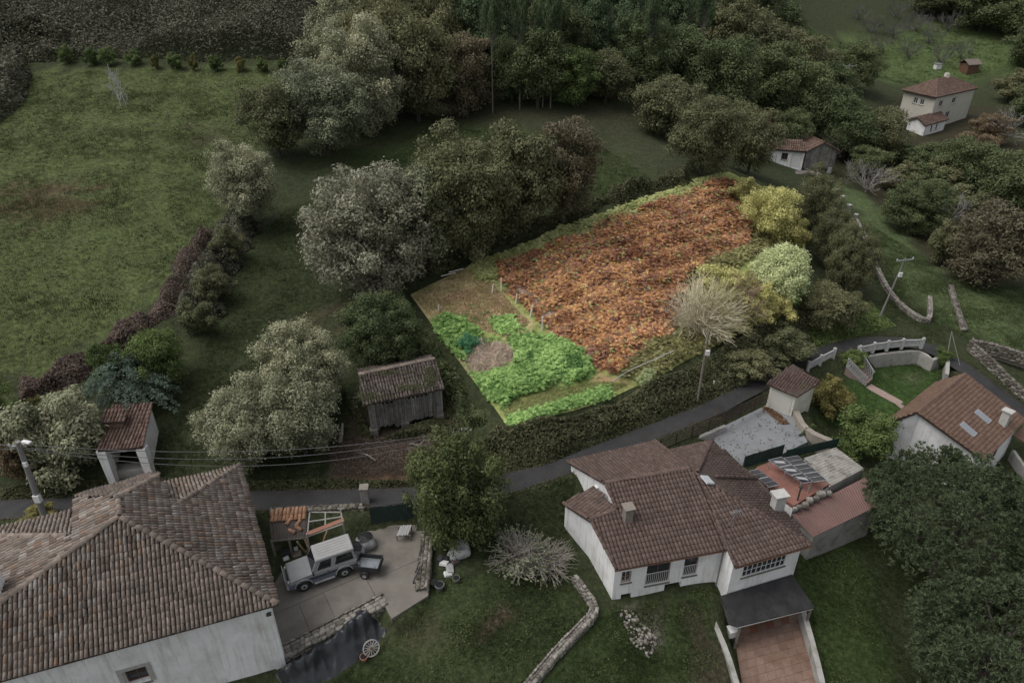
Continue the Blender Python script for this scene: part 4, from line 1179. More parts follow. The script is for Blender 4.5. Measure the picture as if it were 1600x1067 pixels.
# trailer
q = W(578, 893, 0)
t = thing('car_trailer', 'small black open trailer with a bare metal floor behind the silver car', 'trailer', (q[0], q[1], 0))
ra = math.radians(-8)
X3 = np.array([math.cos(ra), math.sin(ra), 0]); Y3 = np.array([-X3[1], X3[0], 0]); Z3 = np.array([0, 0, 1.])
c0 = np.array([q[0], q[1] + .1, 0])
M_tr = mat('black_trailer_paint', (.022, .023, .025), (.035, .036, .038), scale=5, rough=.6)
b = MB(); b.obox(c0 + Z3 * .48, X3 * .66, Y3 * .48, Z3 * .02); b.build('floor', mat('zinc_floor', (.2, .22, .24), (.3, .32, .34), scale=3, rough=.4, metal=.5), t)
for s in (-1, 1):
    b = MB(); b.obox(c0 + Z3 * .63 + Y3 * s * .5, X3 * .7, Y3 * .02, Z3 * .19); b.build('side_board', M_tr, t)
    b = MB(); b.obox(c0 + Z3 * .63 + X3 * s * .68, X3 * .02, Y3 * .475, Z3 * .19); b.build('end_board', M_tr, t)
    b = MB(); w = c0 + Y3 * s * .62 + Z3 * .26 - X3 * .1; b.tube([w - Y3 * .08, w - Y3 * .07, w + Y3 * .07, w + Y3 * .08], [.2, .26, .26, .2], 14); wh = b.build('wheel', MATS['black_rubber_plastic'], t)
    b = MB(); b.tube([w + Y3 * s * .07, w + Y3 * s * .088], .13, 10); b.build('rim', MATS['pale_wheel_rim'], wh)
b = MB(); b.bar(c0 + Z3 * .4 - X3 * .6, c0 + Z3 * .42 - X3 * 1.25 + Y3 * .25, .06); b.build('drawbar', M_tr, t)
b = MB(); b.obox(c0 + Z3 * .52 + X3 * .25 - Y3 * .15, X3 * .12, Y3 * .1, Z3 * .02); b.build('loose_plate', MATS['zinc_floor'], t)

# bulk bags
def bulk_bag(px, py, w, h, label, rot=.2, dark=True, z=None, slump=.0, group=None, name='bulk_bag'):
    q = G(px, py) if z is None else W(px, py, z)
    t = thing(name, label, 'bag', q, group)
    V, Fc = [], []; nseg, nl = 20, 8
    r_ = np.random.default_rng(int(px * 7 + py))
    ph = r_.uniform(0, 6.28, 6)
    for j in range(nl + 1):
        v = j / nl
        for i in range(nseg):
            a = 2 * math.pi * i / nseg
            sq = 1 / max(abs(math.cos(a)), abs(math.sin(a))) ** .55
            rr = w / 2 * sq * (.86 + .22 * math.sin(math.pi * min(1, v * 1.05))) * (1 + .07 * math.sin(3 * a + ph[0] + v * 4) + .05 * math.sin(7 * a + ph[1] - v * 6))
            x, y = rr * math.cos(a + rot), rr * math.sin(a + rot)
            V.append((q[0] + x + slump * v * v, q[1] + y, q[2] + h * v + .04 * math.sin(2 * a + ph[2]) * v))
    for j in range(nl):
        for i in range(nseg):
            i2 = (i + 1) % nseg; Fc.append((j * nseg + i, j * nseg + i2, (j + 1) * nseg + i2, (j + 1) * nseg + i))
    m = MB(); m.add(V, Fc, .5)
    if not dark:
        n0 = len(V); m.add([V[nl * nseg + i] for i in range(nseg)] + [(q[0] + slump, q[1], q[2] + h * 1.1)], [(i, (i + 1) % nseg, nseg) for i in range(nseg)], .5)
    m.build('sack', mat('white_woven_sack', (.30, .30, .295), (.38, .38, .375), scale=4, rough=.8, bump=.6, bscale=6, dist=.05), t, smooth_sh=True)
    if dark:
        m = MB(); top = [np.array(V[nl * nseg + i]) for i in range(nseg)]; c = np.mean(top, 0)
        m.add([c + (p - c) * .96 + [0, 0, -.08] for p in top] + [c + [0, 0, .02]], [(i, (i + 1) % nseg, nseg) for i in range(nseg)]); m.build('contents', mat('black_rubble_sacks', (.01, .01, .011), (.03, .03, .032), scale=7, rough=.5, bump=.8, bscale=9, dist=.08), t)
    return t
bulk_bag(557, 868, .95, .75, 'white bulk bag of black rubbish closest to the rear of the silver car', z=0)
bulk_bag(573, 853, 1.0, .75, 'white bulk bag of black rubbish further from the silver car, nearer the gate', .5, z=0)
bulk_bag(721, 865, 1.0, .7, 'round white filled sack topmost of the heap right of the yard', .3, dark=False)
bulk_bag(708, 872, .6, .5, 'small crumpled white sack beside the round one on the lawn', .9, dark=False)
hp = thing('rubbish_heap', 'heap of white and dark rubbish on the lawn beside the stone wall stub', 'rubbish', G(700, 885))
for k, (px, py, w, h, mt) in enumerate(((694, 882, .5, .25, 'white_painted_frame'), (703, 890, .6, .2, 'white_woven_sack'), (700, 898, .45, .15, 'white_painted_frame'), (688, 876, .4, .3, 'dark_steel'), (712, 880, .5, .25, 'dark_corrugated_sheet'), (698, 876, .35, .4, 'black_rubber_plastic'))):
    p = G(px, py); a = random.uniform(0, 3); b = MB(); b.obox(p + [0, 0, h / 2], (math.cos(a) * w / 2, math.sin(a) * w / 2, random.uniform(-.1, .1)), (-math.sin(a) * w / 3, math.cos(a) * w / 3, .05), (.03, .02, h / 2)); b.build('rubbish_piece', MATS[mt], hp, bevel=.04)
def pot(px, py, r, h, label, material, group=None):
    p = G(px, py); t = thing('plant_pot', label, 'pot', p, group)
    b = MB(); b.tube([p, p + [0, 0, h * .85], p + [0, 0, h * .86], p + [0, 0, h]], [r * .7, r, r * 1.12, r * 1.12], 14); b.build('pot', material, t)
    b = MB(); b.tube([p + [0, 0, h * .98], p + [0, 0, h + .012]], [r * .9, r * .9], 14); b.build('soil', MATS['dark_interior'], t)
M_gpot = mat('grey_plastic_pot', (.09, .09, .09), (.13, .13, .13), scale=5, rough=.7)
pot(687, 920, .26, .4, 'dark grey plastic tub on the lawn by the end of the stone wall stub', M_gpot)
pot(679, 917, .2, .45, 'black plastic tub touching the stone wall stub', MATS['black_rubber_plastic'])
pot(713, 908, .2, .3, 'small grey tub alone on the lawn below the white sacks', M_gpot)
# stack of white boards by the gate
q = W(632, 836, .1); t = thing('board_stack', 'white painted boards lying on a trestle below the green gate', 'boards', q)
for k in range(5):
    b = MB(); a = math.radians(80 + random.uniform(-3, 3)); c = q + [(-.26 + k * .14), random.uniform(-.05, .05), .42 + random.uniform(0, .03)]
    b.obox(c, (math.cos(a) * .42, math.sin(a) * .42, .0), (-math.sin(a) * .06, math.cos(a) * .06, 0), (0, 0, .02)); b.build('board', mat('greyed_white_board', (.26, .26, .255), (.33, .33, .325), scale=6, rough=.8), t)
b = MB()
for dy in (-.35, .35):
    b.bar(q + [-.45, dy, .36], q + [.45, dy, .36], .07)
    for dx in (-.4, .4): b.bar(q + [dx, dy, -.05], q + [dx, dy, .36], .06)
b.build('trestle', M_wood, t)
# poles leaning on the wall stub
q = W(651, 893, 0); t = thing('leaning_bars', 'metal bars and boards leaning on the stone wall stub in the yard', 'metal bars', q)
for k in range(5):
    b = MB(); y = -.8 + k * .4; b.bar(q + [-.12 + .03 * k, y, .02], q + [.28, y + random.uniform(-.2, .3), 1.0], .05 if k % 2 else .14, .03); b.build('bar', MATS['galvanised_metal'] if k % 2 else MATS['dark_steel'], t)

# tarpaulin heap with cart wheel
t = thing('tarpaulin', 'crumpled black tarpaulin over long timber at the foot of the retaining wall', 'tarpaulin', G(540, 1040))
n1_, n2_ = 110, 44
A, B = W(470, 1075, -1.2), W(590, 985, -1.2); d = B - A; L_ = np.linalg.norm(d); d /= L_; nn = np.array([-d[1], d[0], 0])
V = []; 
for i in range(n1_ + 1):
    for j in range(n2_ + 1):
        u = -.15 + 1.2 * i / n1_; v = j / n2_
        wdt = 1.9 * (1 - .35 * max(0, u - .6)) ; yy = (v - .42) * wdt
        p = A + d * L_ * u + nn * yy
        prof = .95 * math.exp(-((v - .62) / .24) ** 2) + .18 * math.exp(-((v - .25) / .15) ** 2)
        wx_, wy_ = float(wob(p[0], p[1], 1.6, 71)), float(wob(p[0] * 1.3, p[1], 3.4, 72))
        cr = .30 * (.5 - abs(wx_)) + .16 * (.5 - abs(wy_)) + .05 * float(wob(p[0], p[1], 9, 73))
        z = hz(p[0], p[1]) + .02 + (prof * (1 - .3 * max(0, -u)) + cr * (.35 + prof)) * smooth((1.06 - u) / .12) * smooth((u + .15) / .08) * smooth(v / .06) * smooth((1 - v) / .06)
        V.append((p[0], p[1], float(z)))
Fc = [(i * (n2_ + 1) + j, (i + 1) * (n2_ + 1) + j, (i + 1) * (n2_ + 1) + j + 1, i * (n2_ + 1) + j + 1) for i in range(n1_) for j in range(n2_)]
b = MB(); b.add(V, Fc, .5); b.build('sheet', mat('black_tarpaulin', (.014, .016, .019), (.034, .037, .042), scale=3, rough=.36, spec=.5), t, smooth_sh=True)
b = MB()
for k, (v0, z0, u0, u1_) in enumerate(((.28, .75, .05, .72), (.40, .72, .1, .8), (.5, .6, .0, .6))):
    p0 = A + d * L_ * u0 + nn * v0; p1 = A + d * L_ * u1_ + nn * v0
    b = MB(); b.bar((p0[0], p0[1], -1.2 + z0), (p1[0], p1[1], -1.2 + z0 + .05), .14, .1); b.build('timber', [MATS['dark_steel'], MATS['galvanised_metal'], M_frame_b][k], t)
wc = W(580, 1012, -.75)
t = thing('cart_wheel', 'old wooden spoked cart wheel leaning against the black tarpaulin', 'wheel', wc)
ax = np.array([.45, -.72, .5]); ax /= np.linalg.norm(ax); u_ = np.cross(ax, [0, 0, 1]); u_ /= np.linalg.norm(u_); v_ = np.cross(u_, ax)
M_wh = mat('grey_wheel_wood', (.3, .28, .26), (.38, .36, .34), scale=6, rough=.9)
R_ = .46
def ring(b, r0, r1, th, n=28):
    V = []
    for k in range(n):
        a = 2 * math.pi * k / n; e_ = u_ * math.cos(a) + v_ * math.sin(a)
        V += [wc + e_ * r0 - ax * th, wc + e_ * r1 - ax * th, wc + e_ * r1 + ax * th, wc + e_ * r0 + ax * th]
    Fc = []
    for k in range(n):
        k2 = (k + 1) % n
        for q_ in range(4): q2 = (q_ + 1) % 4; Fc.append((k * 4 + q_, k * 4 + q2, k2 * 4 + q2, k2 * 4 + q_))
    b.add(V, Fc, .5)
b = MB(); ring(b, R_ - .055, R_, .035); b.build('felloe', M_wh, t)
for k in range(14):
    a = 2 * math.pi * k / 14; e_ = u_ * math.cos(a) + v_ * math.sin(a)
    b = MB(); b.bar(wc + e_ * .06, wc + e_ * (R_ - .05), .032); b.build('spoke', M_wh, t)
b = MB(); b.tube([wc - ax * .1, wc + ax * .12], [.09, .075], 10); b.build('hub', M_frame_b, t)
pot(569, 1030, .2, .28, 'terracotta pot on the lawn just below the cart wheel', mat('terracotta_pot', (.24, .11, .07), (.3, .15, .1), scale=6, rough=.8))

# ------------------------------------------------------------------ barn on stone piers
R1, R2, E1, E2_ = W(560, 586, 5.5), W(679, 561, 5.5), W(567, 633, 4.3), W(695, 606, 4.3)
t = thing('barn', 'old plank barn with mossy barrel tile roof raised on stone piers', 'barn', W(630, 670, 1.7))
M_tile_barn = mat('mossy_barn_tile', (.75, .75, .75), (1.2, 1.2, 1.2), scale=5, rough=.95, bump=.4, bscale=25, rnd=[(0, (.085, .066, .058)), (.5, (.125, .098, .087)), (1, (.17, .142, .128))], stain=(.06, .065, .035), sscale=.8, samt=.8)
roof_face(t, [E1, E2_, R2, R1], (E1, E2_), .2, .34, .5, M_tile_barn, jit=.03)
dn = np.array([*(R1 - E1)[:2], 0]); dn /= np.linalg.norm(dn)
K1, K2_ = R1 + dn * 2.4 - [0, 0, 1.1], R2 + dn * 2.4 - [0, 0, 1.1]
roof_face(t, [R2, R1, K1, K2_], (K2_, K1), .2, .34, .5, M_tile_barn, jit=.03)
ridge_tiles(t, R1, R2, M_tile_old_o, .16, .42)
M_plank = mat('silver_grey_planks', (.13, .125, .113), (.23, .22, .2), scale=3, rough=.95, bump=.4, bscale=12, objrnd=.3, stain=(.05, .045, .035), sscale=1.0, samt=.6)
wl, wr = E1 + (E2_ - E1) * .06 + dn * .35, E2_ - (E2_ - E1) * .03 + dn * .35
ws_ = wr - wl; LW = np.linalg.norm(ws_[:2]); wd = ws_ / np.linalg.norm(ws_)
npl = 34
for k in range(npl):
    u0 = k / npl; p = wl + ws_ * (u0 + .5 / npl)
    zb = 1.6 + random.uniform(-.08, .08) + (.25 if .1 < u0 < .3 or .5 < u0 < .85 else 0)
    gap = .5 if (.15 < u0 < .3 or .5 < u0 < .78) and k % 2 == 0 else 0
    b = MB(); b.obox((p[0], p[1] + (k % 2) * .03, (zb + 4.25 - gap) / 2), (wd[0] * LW / npl * .45, wd[1] * LW / npl * .45, 0), (-wd[1] * .015, wd[0] * .015, 0), (random.gauss(0, .01), 0, (4.25 - gap - zb) / 2)); b.build('plank', M_plank, t)
for P0, P1 in ((wl, wl + dn * 3.6), (wr, wr + dn * 3.6)):
    for k in range(14):
        p = P0 + (P1 - P0) * (k + .5) / 14; zt = 4.2 + 1.0 * (1 - abs((k + .5) / 7 - 1))
        b = MB(); b.obox((p[0], p[1], (2.0 + zt) / 2), (dn[0] * .11, dn[1] * .11, 0), (-dn[1] * .015, dn[0] * .015, 0), (0, 0, (zt - 2.0) / 2)); b.build('plank', M_plank, t)
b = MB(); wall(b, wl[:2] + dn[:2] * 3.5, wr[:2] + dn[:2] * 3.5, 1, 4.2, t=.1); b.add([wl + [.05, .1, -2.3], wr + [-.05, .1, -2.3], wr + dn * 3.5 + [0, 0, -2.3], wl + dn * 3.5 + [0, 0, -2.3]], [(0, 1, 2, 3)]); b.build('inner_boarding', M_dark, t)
for k, u0 in enumerate((.03, .46, .95)):
    p = wl + ws_ * u0; g0 = float(hz(p[0], p[1]))
    b = MB(); b.box((p[0], p[1] + .1, (g0 + 1.75) / 2 - .1), .6, .5, 1.75 - g0 + .4, .2); b.build('stone_pier', mat('pier_stone', (.12, .11, .095), (.2, .185, .165), scale=4, rough=.95, bump=.6), t, bevel=.05)

# ------------------------------------------------------------------ wash-house with red tile roof
q1, q2, q3, q4 = W(237, 631, 4.6), W(222, 699, 3.9), W(152, 704, 3.9), W(176, 633, 4.6)
t = thing('wash_house', 'small open-fronted wash house with red tile roof and white pillars by the road', 'wash house', W(195, 738, 1.4))
roof_face(t, [q3, q2, q1, q4], (q3, q2), .22, .36, .5, M_tile_red, jit=.012)
ridge_tiles(t, q2, q1, M_tile_red, .12, .4)
gz = float(hz(q2[0], q2[1])) - .2
dn = q1 - q2; dn[2] = 0; dn /= np.linalg.norm(dn); de = q2 - q3; de[2] = 0; de /= np.linalg.norm(de)
fr_, fl_ = q2 - de * .12 + dn * .2, q3 + de * .2 + dn * .2
b = MB(); wall(b, (fr_ + dn * .45)[:2], (q1 - de * .12)[:2], gz, 3.8, 4.45, t=.3); wall(b, (q1 - de * .12)[:2], (q4 + de * .2)[:2], gz, 4.45, t=.3); wall(b, (q4 + de * .2)[:2], (fl_ + dn * .4)[:2], gz, 4.45, 3.8, t=.3); b.build('wall', M_white, t)
for p in (fr_ + de * .0, fl_):
    b = MB(); b.hexa([p + [-.22, -.2, gz - p[2]], p + [.22, -.2, gz - p[2]], p + [.22, .25, gz - p[2]], p + [-.22, .25, gz - p[2]]], [p + [-.3, -.22, -.12], p + [.3, -.22, -.12], p + [.3, .25, -.12], p + [-.3, .25, -.12]]); b.build('pillar', M_white, t)
b = MB(); b.bar(fl_ + [0, 0, -.18], fr_ + [0, 0, -.18], .25, .2); b.build('lintel', M_white, t)
b = MB(); p = (fl_ + fr_) / 2 + dn * .6; b.obox((p[0], p[1], gz + .55), de * 1.1, dn * .4, (0, 0, .45)); b.build('stone_trough', MATS['grey_render_wall'], t, bevel=.04)
cq = on_plane(183, 662, plane3(q1, q2, q3))
b = MB(); b.obox(cq + [0, 0, .1], de * .5, dn * .35, (0, 0, .4)); b.build('chimney', mat('brick_chimney', (.16, .10, .075), (.22, .15, .115), scale=5, rough=.95), t)
cu = [cq + de * -.7 + dn * -.5 + [0, 0, .52], cq + de * .7 + dn * -.5 + [0, 0, .52], cq + de * .7 + dn * .5 + [0, 0, .75], cq + de * -.7 + dn * .5 + [0, 0, .75]]
roof_face(t, cu, (cu[0], cu[1]), .22, .36, .5, M_tile_red, jit=.012)

# ------------------------------------------------------------------ garage hut and white terrace beside the road
hw_, hf, hr, hb = W(1198, 599, 2.1), W(1246, 619, 2.0), W(1282, 597, 2.1), W(1239, 568, 2.6)
t = thing('garage', 'cream garage with a dark brown pitched roof between road and pale terrace', 'garage', W(1238, 640, -.3))
hc = (hw_ + hf + hr + hb) / 4
M_tile_dk = mat('dark_brown_tile', (.85, .85, .85), (1.15, 1.15, 1.15), scale=3, rough=.85, rnd=[(0, (.055, .034, .03)), (1, (.095, .062, .054))], stain=(.06, .06, .03), sscale=.8, samt=.5)
roof_face(t, [hw_, hf, hr, hb], (hw_, hf), .2, .3, .35, M_tile_dk, jit=.008)
ins = [np.array(p[:2]) + (hc[:2] - p[:2]) / np.linalg.norm(hc[:2] - p[:2]) * .35 for p in (hw_, hf, hr, hb)]
b = MB()
wall(b, ins[0], ins[1], -.6, 1.95, 1.88, t=.2); wall(b, ins[1], ins[2], -1.6, 1.88, 1.95, t=.2); wall(b, ins[2], ins[3], -1.6, 1.95, 2.4, t=.2); wall(b, ins[3], ins[0], -.6, 2.4, 1.95, t=.2)
b.build('wall', M_cream, t)
d = ins[1] - ins[0]; L_ = np.linalg.norm(d); d /= L_; no_ = np.array([d[1], -d[0]])
c = ins[0] + d * L_ * .5 + no_ * .02
b = MB(); b.obox((c[0], c[1], .75), (d[0] * L_ * .4, d[1] * L_ * .4, 0), (no_[0] * .02, no_[1] * .02, 0), (0, 0, .95)); dr = b.build('door', mat('pale_garage_door', (.46, .45, .40), (.52, .51, .46), scale=1, rough=.7), t)
M_tw = mat('pale_painted_concrete', (.17, .178, .186), (.205, .213, .222), scale=.8, rough=.7, stain=(.12, .12, .118), sscale=1.2, samt=.5, bump=.15, bscale=20)
tp = [W(*p, -.12) for p in [(1197,633),(1238,648),(1262,690),(1222,709),(1157,728),(1104,690),(1134,664)]]
b = MB(); b.slab(tp, .6); ter = b.build('pale_terrace', M_tw); kind(ter, 'structure')
# fallen leaves on it
Pl = pts_in([W(*p, -.11) for p in [(1190,637),(1200,634),(1222,650),(1234,662),(1222,664),(1205,650)]], 500)
Pl2 = pts_in(tp, 160); Pl = np.concatenate([Pl, Pl2])
V, Fc = scatter(LEAF_V * .09, LEAF_F, frames(np.array([0, 0, 1.]) + rng.normal(0, .5, (len(Pl), 3))), np.concatenate([Pl, rng.uniform(-.11, -.05, (len(Pl), 1))], 1))
lv = addobj('fallen_leaves', np_mesh('fallen_leaves', V, Fc, rnd=rng.random(len(Pl))), leafmat('dead_leaf', (.11, .06, .035), (.22, .13, .07)))
tag(lv, 'brown dead leaves fallen on the pale terrace by the garage', 'leaves'); kind(lv, 'stuff')

def railing(name, label, pts, h, rails, material, post_every=2.0, bar_w=.05, wallmat=None, wall_h=0):
    P = np.array(pts, float); t = thing(name, label, 'fence', P[0])
    for i in range(len(P) - 1):
        a, b_ = P[i], P[i + 1]; n = max(1, int(round(np.linalg.norm(b_ - a) / post_every)))
        for k in range(n + (1 if i == len(P) - 2 else 0)):
            p = a + (b_ - a) * k / n; m = MB(); m.bar(p + [0, 0, -.1], p + [0, 0, h + .05], .08); m.build('post', material, t)
        for r in range(rails):
            z = h * (r + 1) / rails - .04
            m = MB(); m.bar(a + [0, 0, z], b_ + [0, 0, z], .03, .07); m.build('rail', material, t)
    return t
M_brn = mat('brown_painted_metal', (.035, .022, .02), (.055, .036, .032), scale=4, rough=.6)
railing('railing', 'dark brown metal railing of horizontal bars on the wall between road and pale terrace', [W(1030, 706, .55), W(1080, 685, .5), W(1132, 662, .4), W(1199, 630, .2)], 1.15, 5, M_brn, 1.9)
low_wall('road_wall', 'pale rendered wall under the brown metal railing along the road', 'wall', [W(1022, 710, .5) + [0, -.1, -1.2], W(1080, 686, .45) + [0, -.1, -1.2], W(1133, 663, .4) + [0, -.1, -1.2]], .25, 1.2, M_rend, sink=.8)
b_t = low_wall('terrace_wall', 'old patchy stone wall on the right edge of the pale terrace', 'wall', [W(1244, 640, .4) + [0, 0, -1], W(1253, 660, .4) + [0, 0, -1], W(1272, 676, .3) + [0, 0, -1], W(1300, 688, .1) + [0, 0, -1]], .45, 1.0, mat('patchy_stone_render', (.22, .19, .155), (.33, .3, .26), scale=3, rough=.95, bump=.5, stain=(.12, .10, .08), sscale=1.5), sink=1.5)
# green slatted screens
M_scr = mat('green_screen_slat', (.012, .03, .026), (.022, .045, .038), scale=6, rough=.6, objrnd=.2)
def screen(label, a, b_, h):
    t = thing('screen_fence', label, 'fence', a); d = b_ - a; L_ = np.linalg.norm(d); n = int(L_ / .16); d = d / L_
    for k in range(n):
        p = a + d * (k + .5) * L_ / n; m = MB(); m.obox(p + [0, 0, h / 2], d * L_ / n * .42, np.array([-d[1], d[0], 0]) * .015, (0, 0, h / 2 * random.uniform(.97, 1.03))); m.build('slat', M_scr, t)
    m = MB(); m.bar(a + [0, 0, h * .3], b_ + [0, 0, h * .3], .03); m.bar(a + [0, 0, h * .8], b_ + [0, 0, h * .8], .03); m.build('rail', MATS['dark_steel'], t)
screen('dark green slatted screen nearest the brown roof, along the pale terrace', W(1160, 731, -.1), W(1222, 712, -.1), 1.05)
screen('faded green slatted screen below the old stone wall of the terrace', W(1226, 716, -.2), W(1308, 697, -.2), .75)

# flat roofed outbuilding with solar panels, corrugated roofs
ob_ = thing('outbuilding', 'low outbuilding with red flat roof behind the chimney of the middle house', 'outbuilding', W(1230, 800, -2.5))
M_red = mat('red_roof_coating', (.17, .075, .055), (.23, .11, .085), scale=1.5, rough=.8, stain=(.11, .06, .05), sscale=1, samt=.6)
rp_ = [W(*p, .2) for p in [(1172,742),(1183,729),(1222,714),(1296,756),(1240,790)]]
b = MB(); b.slab(rp_, .25); b.build('flat_roof', M_red, ob_)
b = MB()
for i in range(len(rp_)):
    A, B = rp_[i], rp_[(i + 1) % len(rp_)]; b.hexa([A + [0, 0, -3], A + [.15, .1, -3], B + [.15, .1, -3], B + [0, 0, -3]], [A + [0, 0, -.26], A + [.15, .1, -.26], B + [.15, .1, -.26], B + [0, 0, -.26]])
b.build('wall', M_white, ob_)
M_cell = mat('solar_cells', (.008, .009, .013), (.014, .015, .02), scale=9, rough=.4, spec=.25)
M_alu = mat('aluminium_frame', (.24, .25, .26), (.3, .3, .31), scale=8, rough=.5)
def panels(label, quad, n, z_leg):
    a, b_, c, d_ = quad; t = thing('solar_panels', label, 'solar panels', (a[0], a[1], z_leg))
    for k in range(n):
        u0, u1_ = k / n + .006, (k + 1) / n - .006
        p = [a + (d_ - a) * u0, b_ + (c - b_) * u0, b_ + (c - b_) * u1_, a + (d_ - a) * u1_]
        nrm = np.cross(p[1] - p[0], p[3] - p[0]); nrm /= np.linalg.norm(nrm); 
        if nrm[2] < 0: nrm = -nrm
        cc = sum(p) / 4
        m = MB(); m.slab([x + nrm * .0 for x in p], .035); pn = m.build('panel_frame', M_alu, t)
        for i in range(2):
            q_ = [p[0] + (p[3] - p[0]) * (.03 + .48 * i), p[1] + (p[2] - p[1]) * (.03 + .48 * i), p[1] + (p[2] - p[1]) * (.49 + .48 * i), p[0] + (p[3] - p[0]) * (.49 + .48 * i)]
            c2 = sum(q_) / 4
            m = MB(); m.slab([c2 + (x - c2) * np.array([.97, .97, .97]) + nrm * .008 for x in q_], .007); m.build('cell_field', M_cell, pn)
    for u0 in (.05, .5, .95):
        for A, B in ((a, d_), (b_, c)):
            p = A + (B - A) * u0; m = MB(); m.bar((p[0], p[1], z_leg), p - [0, 0, .03], .04); m.build('leg', M_alu, t)
# tilted towards the left in the picture: nearer edge lower
panels('middle row of dark solar panels on legs over the red flat roof', (W(1200, 718, .95), W(1221, 713, 1.35), W(1270, 752, 1.35), W(1255, 755, .95)), 3, .2)
panels('row of three dark solar panels nearest the dirty corrugated roof', (W(1224, 715, .95), W(1246, 711, 1.35), W(1292, 750, 1.35), W(1272, 753, .95)), 3, .2)
panels('two dark solar panels tucked behind the brown roof edge and chimney', (W(1170, 735, .55), W(1184, 732, .8), W(1218, 757, .8), W(1202, 761, .55)), 2, .2)
ct_ = thing('corrugated_roof', 'dirty white corrugated sheet roof beside the solar panels', 'roof', W(1300, 740, -.5))
M_dirty = mat('dirty_fibre_cement', (.24, .225, .2), (.34, .325, .3), scale=2.5, rough=.9, stain=(.07, .06, .05), sscale=1.6, samt=.85)
qd = (W(1256, 716, .1), W(1306, 699, .1), W(1350, 732, .0), W(1299, 759, .0))
corr(ct_, (qd[1], qd[2], qd[3], qd[0]), 'sheet', M_dirty, .2, .03)
b = MB(); b.slab([q + [0, 0, -.12] for q in (qd[0], qd[3], qd[2], qd[1])], .1)
for A, B in ((qd[0], qd[3]), (qd[3], qd[2]), (qd[2], qd[1]), (qd[1], qd[0])): b.hexa([A + [0, 0, -3], A + [.1, .1, -3], B + [.1, .1, -3], B + [0, 0, -3]], [A + [0, 0, -.23], A + [.1, .1, -.23], B + [.1, .1, -.23], B + [0, 0, -.23]])
b.build('support_wall', M_rend, ct_)
lr = thing('lean_to_roof', 'dull red corrugated lean-to roof between the middle house and the big pine', 'roof', W(1300, 840, -3))
M_redc = mat('dull_red_sheet', (.13, .072, .062), (.18, .105, .092), scale=2, rough=.7, stain=(.09, .06, .05), sscale=1)
qa, qb, qc, qe = W(1237, 804, -.3), W(1353, 745, -.3), W(1372, 790, -.75), W(1270, 839, -.85)
corr(lr, (qa, qb, qc, qe), 'sheet', M_redc, .22, .035)
b = MB(); 
for A, B in ((qa, qe), (qe, qc), (qc, qb)): 
    A = A * .96 + (qa + qb + qc + qe) / 4 * .04; B = B * .96 + (qa + qb + qc + qe) / 4 * .04
    b.hexa([(A[0], A[1], -4), (A[0] + .12, A[1] + .1, -4), (B[0] + .12, B[1] + .1, -4), (B[0], B[1], -4)], [A + [0, 0, -.1], A + [.12, .1, -.1], B + [.12, .1, -.1], B + [0, 0, -.1]])
b.build('wall', M_rend, lr)
jk = thing('roof_clutter', 'stones and pale lumps lined up between the solar panels and the red lean-to roof', 'rubble', W(1270, 780, 0))
for k in range(9):
    u_ = k / 8; p = W(1243 + 50 * u_, 795 - 27 * u_, .05) + rng.normal(0, .1, 3) * [1, 1, 0]; s_ = random.uniform(.22, .4)
    m = MB(); m.v = [tuple(p + (np.array(v) - [0, 0, .2]) * s_ * [1.2, 1, .9]) for v in STONE_V]; m.f = [list(f) for f in STONE_F]; m.r = [random.random()] * len(STONE_F); m.build('lump', M_stone_l, jk, bevel=.04)
b = MB(); p = W(1245, 785, 0); b.tube([p, p + [0, 0, 1.3]], .05, 6); b.tube([p + [0, 0, 1.3], p + [0, 0, 1.42]], [.13, .09], 10); b.build('vent_pipe', MATS['dark_steel'], jk)

# ------------------------------------------------------------------ right-hand house with roof windows
r1, r2 = W(1508, 585, .9), W(1433, 644, .9)
ea, eb = W(1601, 656, -1.0), W(1538, 719, -1.0)
la, lb = W(1463, 598, -.2), W(1387, 661, -.2)
t = thing('house', 'white house with pink-brown tile roof, two roof windows and a chimney, right edge', 'house', W(1540, 735, -4.6))
M_tile_pk = mat('pink_brown_tile', (.88, .88, .88), (1.12, 1.12, 1.12), scale=3, rough=.85, rnd=[(0, (.135, .083, .06)), (.5, (.162, .101, .074)), (1, (.188, .124, .093))])
roof_face(t, [eb, ea, r1, r2], (eb, ea), .2, .3, .4, M_tile_pk, jit=.006)
roof_face(t, [la, lb, r2, r1], (la, lb), .2, .3, .4, M_tile_pk, jit=.006)
ridge_tiles(t, r1, r2, M_tile_pk, .13, .4); ridge_tiles(t, eb, r2, M_tile_pk, .1, .4); ridge_tiles(t, ea, r1, M_tile_pk, .1, .4)
hc = (r1 + r2 + ea + eb) / 4
def ins_(p, k=.4): dd = hc[:2] - p[:2]; return p[:2] + dd / np.linalg.norm(dd) * k
b = MB()
wl_ = [ins_(p) for p in (eb, ea, r1, r2, la, lb)]
L_ = np.linalg.norm(wl_[1] - wl_[0])
opn = [(.5, 1.3, -2.6, -1.45), (2.2, 3.0, -2.6, -1.45)]
wall(b, wl_[0], wl_[1], -5.4, -1.1, t=.25, openings=opn)
wall(b, wl_[1], wl_[2], -5, -1.1, .8, t=.25); wall(b, wl_[3], wl_[0], -5, .8, -1.1, t=.25)
wall(b, wl_[2], wl_[4], -5, .8, -.3, t=.25); wall(b, wl_[4], wl_[5], -5, -.3, t=.25); wall(b, wl_[5], wl_[3], -5, -.3, .8, t=.25)
b.build('wall', M_white, t)
M_shut = mat('dark_red_shutter', (.10, .035, .03), (.13, .05, .042), scale=5, rough=.7)
